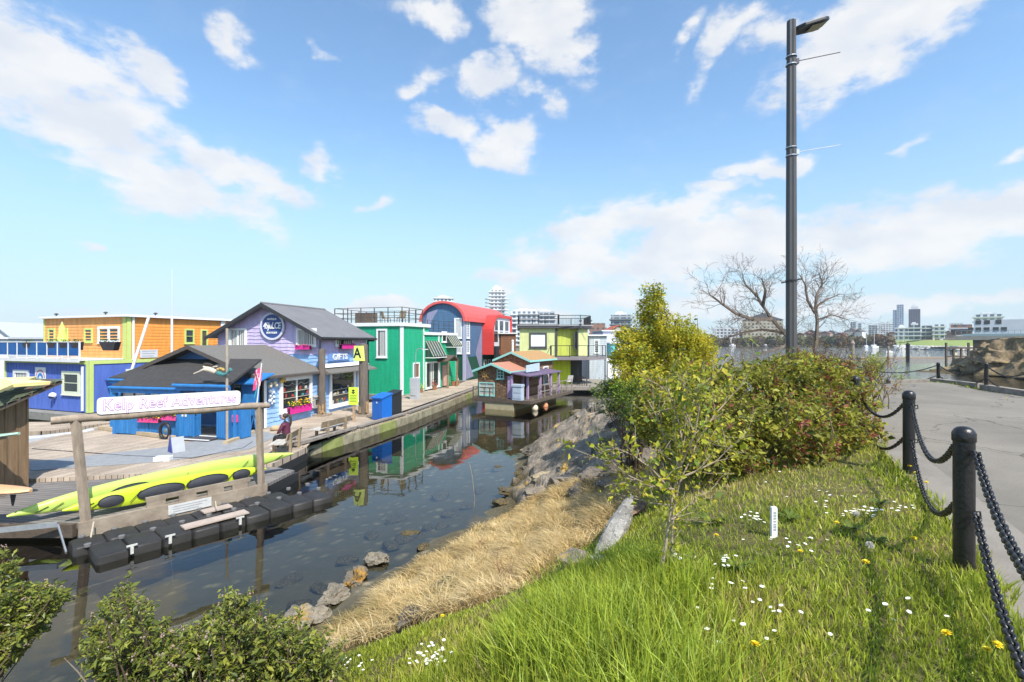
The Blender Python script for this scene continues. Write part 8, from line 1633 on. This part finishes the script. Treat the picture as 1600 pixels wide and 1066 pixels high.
def bld(name, label, x0, x1, ytop, Y, m, ybase=540, depth=None, steps=(), slabs=0, roof=None, crown=0, ang=.12, cat='building', group=None, slabm=None):
    _a = math.atan(((x0 + x1) / 2 - 800) / F); ang = ang - .12 - _a; xa = (x0 - 800) / F * Y; xb = (x1 - 800) / F * Y; _c = (xa + xb) / 2; _w = (xb - xa) / 2 * math.cos(_a); xa = _c - _w; xb = _c + _w; zt = CZ + (533 - ytop) / F * Y; zb = max(0.4, CZ + (533 - ybase) / F * Y); w = xb - xa; d = depth or w; t = thing(name, label, cat, ((xa + xb) / 2, Y + d / 2, zb), ang, group); H_ = zt - zb; b = MB(); b.box(-w / 2, w / 2, -d / 2, d / 2, 0, H_)
    for (fx0, fx1, fz0, fz1) in steps: b.box(-w / 2 + fx0 * w, -w / 2 + fx1 * w, -d / 2 + .6, d / 2 - .6, H_ * fz0, H_ * fz1)
    b.build('wall', m, t)
    if slabs:
        b = MB(); k = int(H_ / slabs)
        for i in range(1, k + 1): b.box(-w / 2 - .9, w / 2 + .9, -d / 2 - 1.1, -d / 2 + d * .8, i * slabs - .25, i * slabs + .5)
        b.build('balconies', slabm or mat('balcony_white', (.66, .67, .68), .6, .05), t)
    if crown: b = MB(); b.box(-w * .3, w * .3, -d * .3, d * .3, H_, H_ + crown); b.box(-w * .2, w * .1, -d * .2, d * .1, H_ + crown, H_ + crown * 1.6); b.build('roof_plant', M_offwhite, t)
    if roof:
        hh_, rm = roof; b = MB(); b.prism([(-w / 2 - .5, -d / 2 - .5, H_), (w / 2 + .5, -d / 2 - .5, H_), (0, -d / 2 - .5, H_ + hh_)], (0, d + 1, 0)); b.build('roof', rm, t)
    return t
t = bld('apartment_tower', 'tall white apartment tower with stacked round balconies behind the red arched house', 765, 788, 453, 400, facade('white_tower', (.70, .69, .67), (.13, .13, .14), 3.0, 2.9, .55), depth=13, slabs=2.95, crown=2.5)
w_ = t.children[0]; b = MB(); zt_ = (CZ + 83 / F * 400)
for sx in (-1, 1):
    b = MB()
    for i in range(1, 14): b.lathe([(3.6, 0), (3.6, .75)], 12, o=(sx * 6.4, -6.0, i * 2.95 - .3))
    b.build('round_balconies', mat('balcony_white', (.66, .67, .68), .6, .05), t)
t = bld('curved_apartments', 'low white apartment block with long curved balconies and roof terraces above the lime house', 799, 842, 486, 330, FA_white, depth=16, slabs=3.0, crown=1.2, steps=((.1, .9, 1, 1.04),)); bld('white_apartments', 'white flat roofed apartment block directly right of the curved balconies', 838, 868, 487, 350, FA_grey, depth=14, slabs=3.1, crown=1); bld('terraced_block', 'grey banded apartment block low behind the brown house', 783, 806, 503, 260, FA_grey, depth=12, slabs=3.0)
bld('roof_block', 'white tiered building top showing behind the red barrel roof', 677, 706, 465, 430, FA_white, depth=14, slabs=3.0, crown=1.5); bld('stepped_block', 'dark banded hotel block with overhanging roof left of the yellow green tree', 959, 990, 492, 300, FA_grey, depth=16, slabs=3.2, crown=1.5, slabm=mat('slab_dark', (.16, .18, .18), .6, .1)); bld('white_block', 'small pale building between the lime house and hotel block', 906, 928, 500, 320, FA_white, depth=10); bld('pink_block', 'dusty pink low building beside the hotel block', 924, 948, 505, 300, FA_brick, depth=10); bld('grey_slab_block', 'pale grey block behind the green house terrace railing', 715, 762, 510, 340, FA_grey, depth=14, slabs=3)
bld('manor', 'cream stone hall with dark gabled roof behind the bare tree', 1168, 1232, 500, 500, FA_cream, 536, 22, roof=(7, mat('slate_roof', (.10, .10, .11), .8, .1))); bld('white_villa', 'white building with green hedge left of the cream hall', 1122, 1160, 512, 480, FA_white, 537, 14); bld('glass_tower', 'tall pale blue glass tower with notched top, left of the dark tower', 1407, 1418, 476, 800, FA_glass, 530, 16, steps=((-.55, 0, 0, .85),), crown=0); bld('dark_tower', 'dark violet glass tower with stepped crown, right of the pale one', 1427.5, 1446, 483, 800, FA_dark, 530, 20, crown=5)
bld('waterfront_flats', 'white and grey banded waterfront apartment block nearest the dock piles', 1413, 1432, 512, 380, FA_white, 531, 16, slabs=3.0, crown=1.5); bld('waterfront_flats', 'grey glass middle block of the waterfront apartments', 1433, 1452, 508, 375, FA_grey, 531, 16, slabs=3.0, crown=1.5); bld('waterfront_flats', 'darker balcony block right of the middle waterfront block', 1453, 1470, 509, 385, FA_grey, 531, 15, slabs=3.0, crown=1); bld('waterfront_flats', 'white sloping sided block at the right end of the waterfront flats', 1471, 1489, 507, 375, FA_white, 529, 14, slabs=3.0)
bld('terraced_flats', 'brown brick terraced flats with white bands left of the white cube building', 1512, 1546, 507, 240, FA_brick, 523, 18, slabs=3.0); bld('upper_flats', 'pale long apartment block on the hill above the white cube building', 1537, 1583, 491, 330, FA_white, 510, 14, slabs=3.1, crown=1); t = bld('white_cube_building', 'large white modern building at the right edge above the rocks', 1550, 1650, 499, 150, mat('white_render', (.78, .78, .77), .6, .04, .4), 524, 12)
for i, (x, z) in enumerate(((-6.4, 3.2), (-4.4, 3.2), (-1.8, 3.2), (-6.4, .9), (-4.5, .9), (-2.4, .9), (-.6, .9), (-8.2, .9))): b = MB(); b.box(x, x + 1.3, -6.06, -6, z + .4, z + 1.7); b.build('window', M_glass, t)
b = MB(); b.box(-9.4, 9.4, -7.5, -7.4, -.9, .5); b.build('terrace_glass', mat('pale_teal_glass', (.35, .48, .48), .2, .1), t)
rd = random.Random(14); hm = [M_offwhite, mat('far_beige', (.45, .40, .33), .8, .1), mat('far_grey', (.30, .30, .30), .8, .1), mat('far_rose', (.42, .28, .22), .8, .1)]; rm = [mat('far_roof_grey', (.14, .14, .15), .9, .1), mat('far_roof_brown', (.16, .09, .07), .9, .1)]
for i in range(46):
    px = rd.uniform(1100, 1540); Y = rd.uniform(500, 640); w = rd.uniform(8, 16) / Y * F; bld('hill_house', 'small pale house on the built up slope beyond the far shore', px, px + w, 527 - (Y - 500) / 140 * 10 - rd.uniform(0, 3) , Y, hm[i % 4], 534, 9, roof=(2.4, rm[i % 2]), group='houses on the far slope', ang=rd.uniform(-.4, .4), cat='house')
for i, (x0, x1, yt) in enumerate(((1334, 1343, 503), (1345, 1351, 505), (1362, 1376, 508), (1378, 1400, 506), (1490, 1512, 505))): bld('distant_block', ('left grey block of the distant pair on the skyline', 'right grey block of the distant pair on the skyline', 'low grey block on the skyline right of the pair', 'wide pale block left of the glass tower', 'pale block behind the right end of the waterfront flats')[i], x0, x1, yt, 760, FA_grey if i < 3 else FA_white, 530, 14)
for i, (px, Y) in enumerate(((50, 300), (585, 300), (610, 320))): pass
RK5 = rockmat('brown_point_rock', (.30, .22, .12), (.11, .085, .06), (.34, .24, .06))
# rocky point, pier and piles on the right
rock('rock_point', 'large golden brown rocky point rising from the water at the right edge', Vector((76, 70, -.5)), (11.5, 11, 6.0), 81, RK5, .2, -.05, 6, .3, strat=9); rock('rock_point', 'low layered tongue of brown rock running left from the rocky point', Vector((73, 75, -.6)), (9, 5.5, 1.9), 82, RK5, -.1, .0, 6, .3, strat=10); rock('rock_point', 'dark wet rock shelf in front of the rocky point', Vector((69, 63, -.5)), (7, 3.5, 1.2), 83, RK5, .1, 0, 5, .25); rock('rock_knoll', 'grassy golden knoll behind the rocky point under the white building', Vector((124, 108, -1)), (18, 14, 7.2), 84, RK5, .1, 0, 5, .2)
t = thing('concrete_terrace', 'grey concrete overlook slab on a dark base above the rocks', 'terrace', D(1592, 534, 88)); t.rotation_euler.z = -.8; b = MB(); b.box(-8.5, 9, -2, 3, .3, 1.1); b.build('slab', mat('terrace_concrete', (.36, .34, .29), .9, .15, 1), t); b = MB(); b.box(-6, 7, -1.9, 3, -2.2, .3); b.build('base', M_wooddark, t)
b = MB()
for i in range(22): b.box(-8.4 + i * .78, -8.34 + i * .78, -1.95, -1.9, 1.1, 2.1)
b.box(-8.4, 8, -1.96, -1.9, 2.05, 2.12); b.build('railing', mat('pale_teal_glass', (.35, .48, .48)), t)
b = MB(); a = G(1340, 560, .15); c = G(1502, 559, .15); b.bar(a, c, 2.2, .5); tag(b.build('log_boom', M_wood), 'long floating timber boom across the inlet', 'boom')
for i, (px, yt, Y, r, l) in enumerate(((1418.5, 540, 128, .42, 'thick black capped pile standing by the floating boom'), (1388, 546, 120, .2, 'thin pile left of the thick black capped one'), (1332, 538, 100, .35, 'weathered brown pile behind the left far chain post'))):
    p = D(px, yt, Y); b = MB(); b.tube([(p.x, p.y, -2), (p.x, p.y, p.z)], r, 10); b.lathe([(r * 1.2, 0), (r * 1.2, .3), (.1, .8)], 10, o=p); tag(b.build('timber_pile', M_black if i == 0 else M_wood), l, 'pile')
t = thing('timber_pier', 'old timber pier on piles left of the rocky point', 'pier', D(1490, 545, 112)); b = MB(); b.box(-3.6, 6, -2, 2, .0, .35); b.build('deck', M_wooddark, t)
for i in range(6): b = MB(); x = -3.3 + i * 1.7; b.box(x - .18, x + .18, -1.9, -1.6, -3.2, 1.4 if i in (0, 3) else 0); b.build('pile', M_wooddark, t)
b = MB(); b.box(-3.4, 4, -1.8, -1.7, -1.9, -1.6); b.build('brace', M_wooddark, t); b = MB(); p = D(1490, 553, 111); b.box(-.5, .5, -.4, .4, -.3, .9); tag(b.build('pier_box', mat('cream_box', (.65, .6, .45), .7, .1), None, p), 'cream coloured box at the foot of the timber pier', 'box')
def sailboat(px, Y, h_, L, label, m=M_white, mast=True):
    c = G(px, 540, 0); c = Vector(((px - 800) / F * Y, Y, 0)); t = thing('boat', label, 'boat', c, .2 + px % 3 * .3); b = MB(); b.prism([(-L / 2, -L * .13, .1), (L * .3, -L * .14, .1), (L / 2, 0, .1), (L * .3, L * .14, .1), (-L / 2, L * .13, .1)], (0, 0, L * .13)); b.build('hull', m, t); b = MB(); b.box(-L * .25, L * .12, -L * .08, L * .08, L * .14, L * .14 + L * .1); b.build('cabin', M_offwhite, t)
    if mast: b = MB(); b.tube([(0, 0, .2), (0, 0, h_)], .12, 6); b.bar((0, 0, 1.6), (-L * .4, 0, 1.7), .3, .3); b.build('mast', M_offwhite, t)
sailboat(1196, 400, 0, 9, 'small motor boat with dark hull crossing the water left of the lamp', mat('hull_dark', (.10, .09, .09), .5), False); sailboat(1366, 330, 12, 10, 'white sailing boat moored before the trees left of the waterfront flats'); sailboat(1403, 300, 13, 9, 'sailing boat with tall mast, left one before the riprap spit'); sailboat(1411, 310, 11, 9, 'sailing boat with tall mast, right one before the riprap spit'); sailboat(1145, 440, 0, 10, 'white motor launch near the far shore left of the bare tree', M_white, False); sailboat(1389, 200, 0, 4, 'small white dinghy right of the thin pile', M_white, False); sailboat(1354, 360, 9, 7, 'small white yacht between the brown pile and the sailing boat')
# ---------------------------------------------------------------- the air
hz = MB(); hz.box(-2900, 2900, -55, 2900, -4.5, 120); hm_ = bpy.data.materials.new('haze'); hm_.use_nodes = True; t_ = hm_.node_tree; t_.nodes.clear(); o_ = t_.nodes.new('ShaderNodeOutputMaterial'); v_ = t_.nodes.new('ShaderNodeVolumePrincipled')
v_.inputs['Color'].default_value = (.80, .88, .96, 1); v_.inputs['Density'].default_value = .00016; v_.inputs['Anisotropy'].default_value = .0; t_.links.new(v_.outputs[0], o_.inputs['Volume'])
tag(hz.build('haze', hm_), 'thin sea haze in the air over the harbour', 'haze', kind='stuff')
S.cycles.volume_bounces = 1
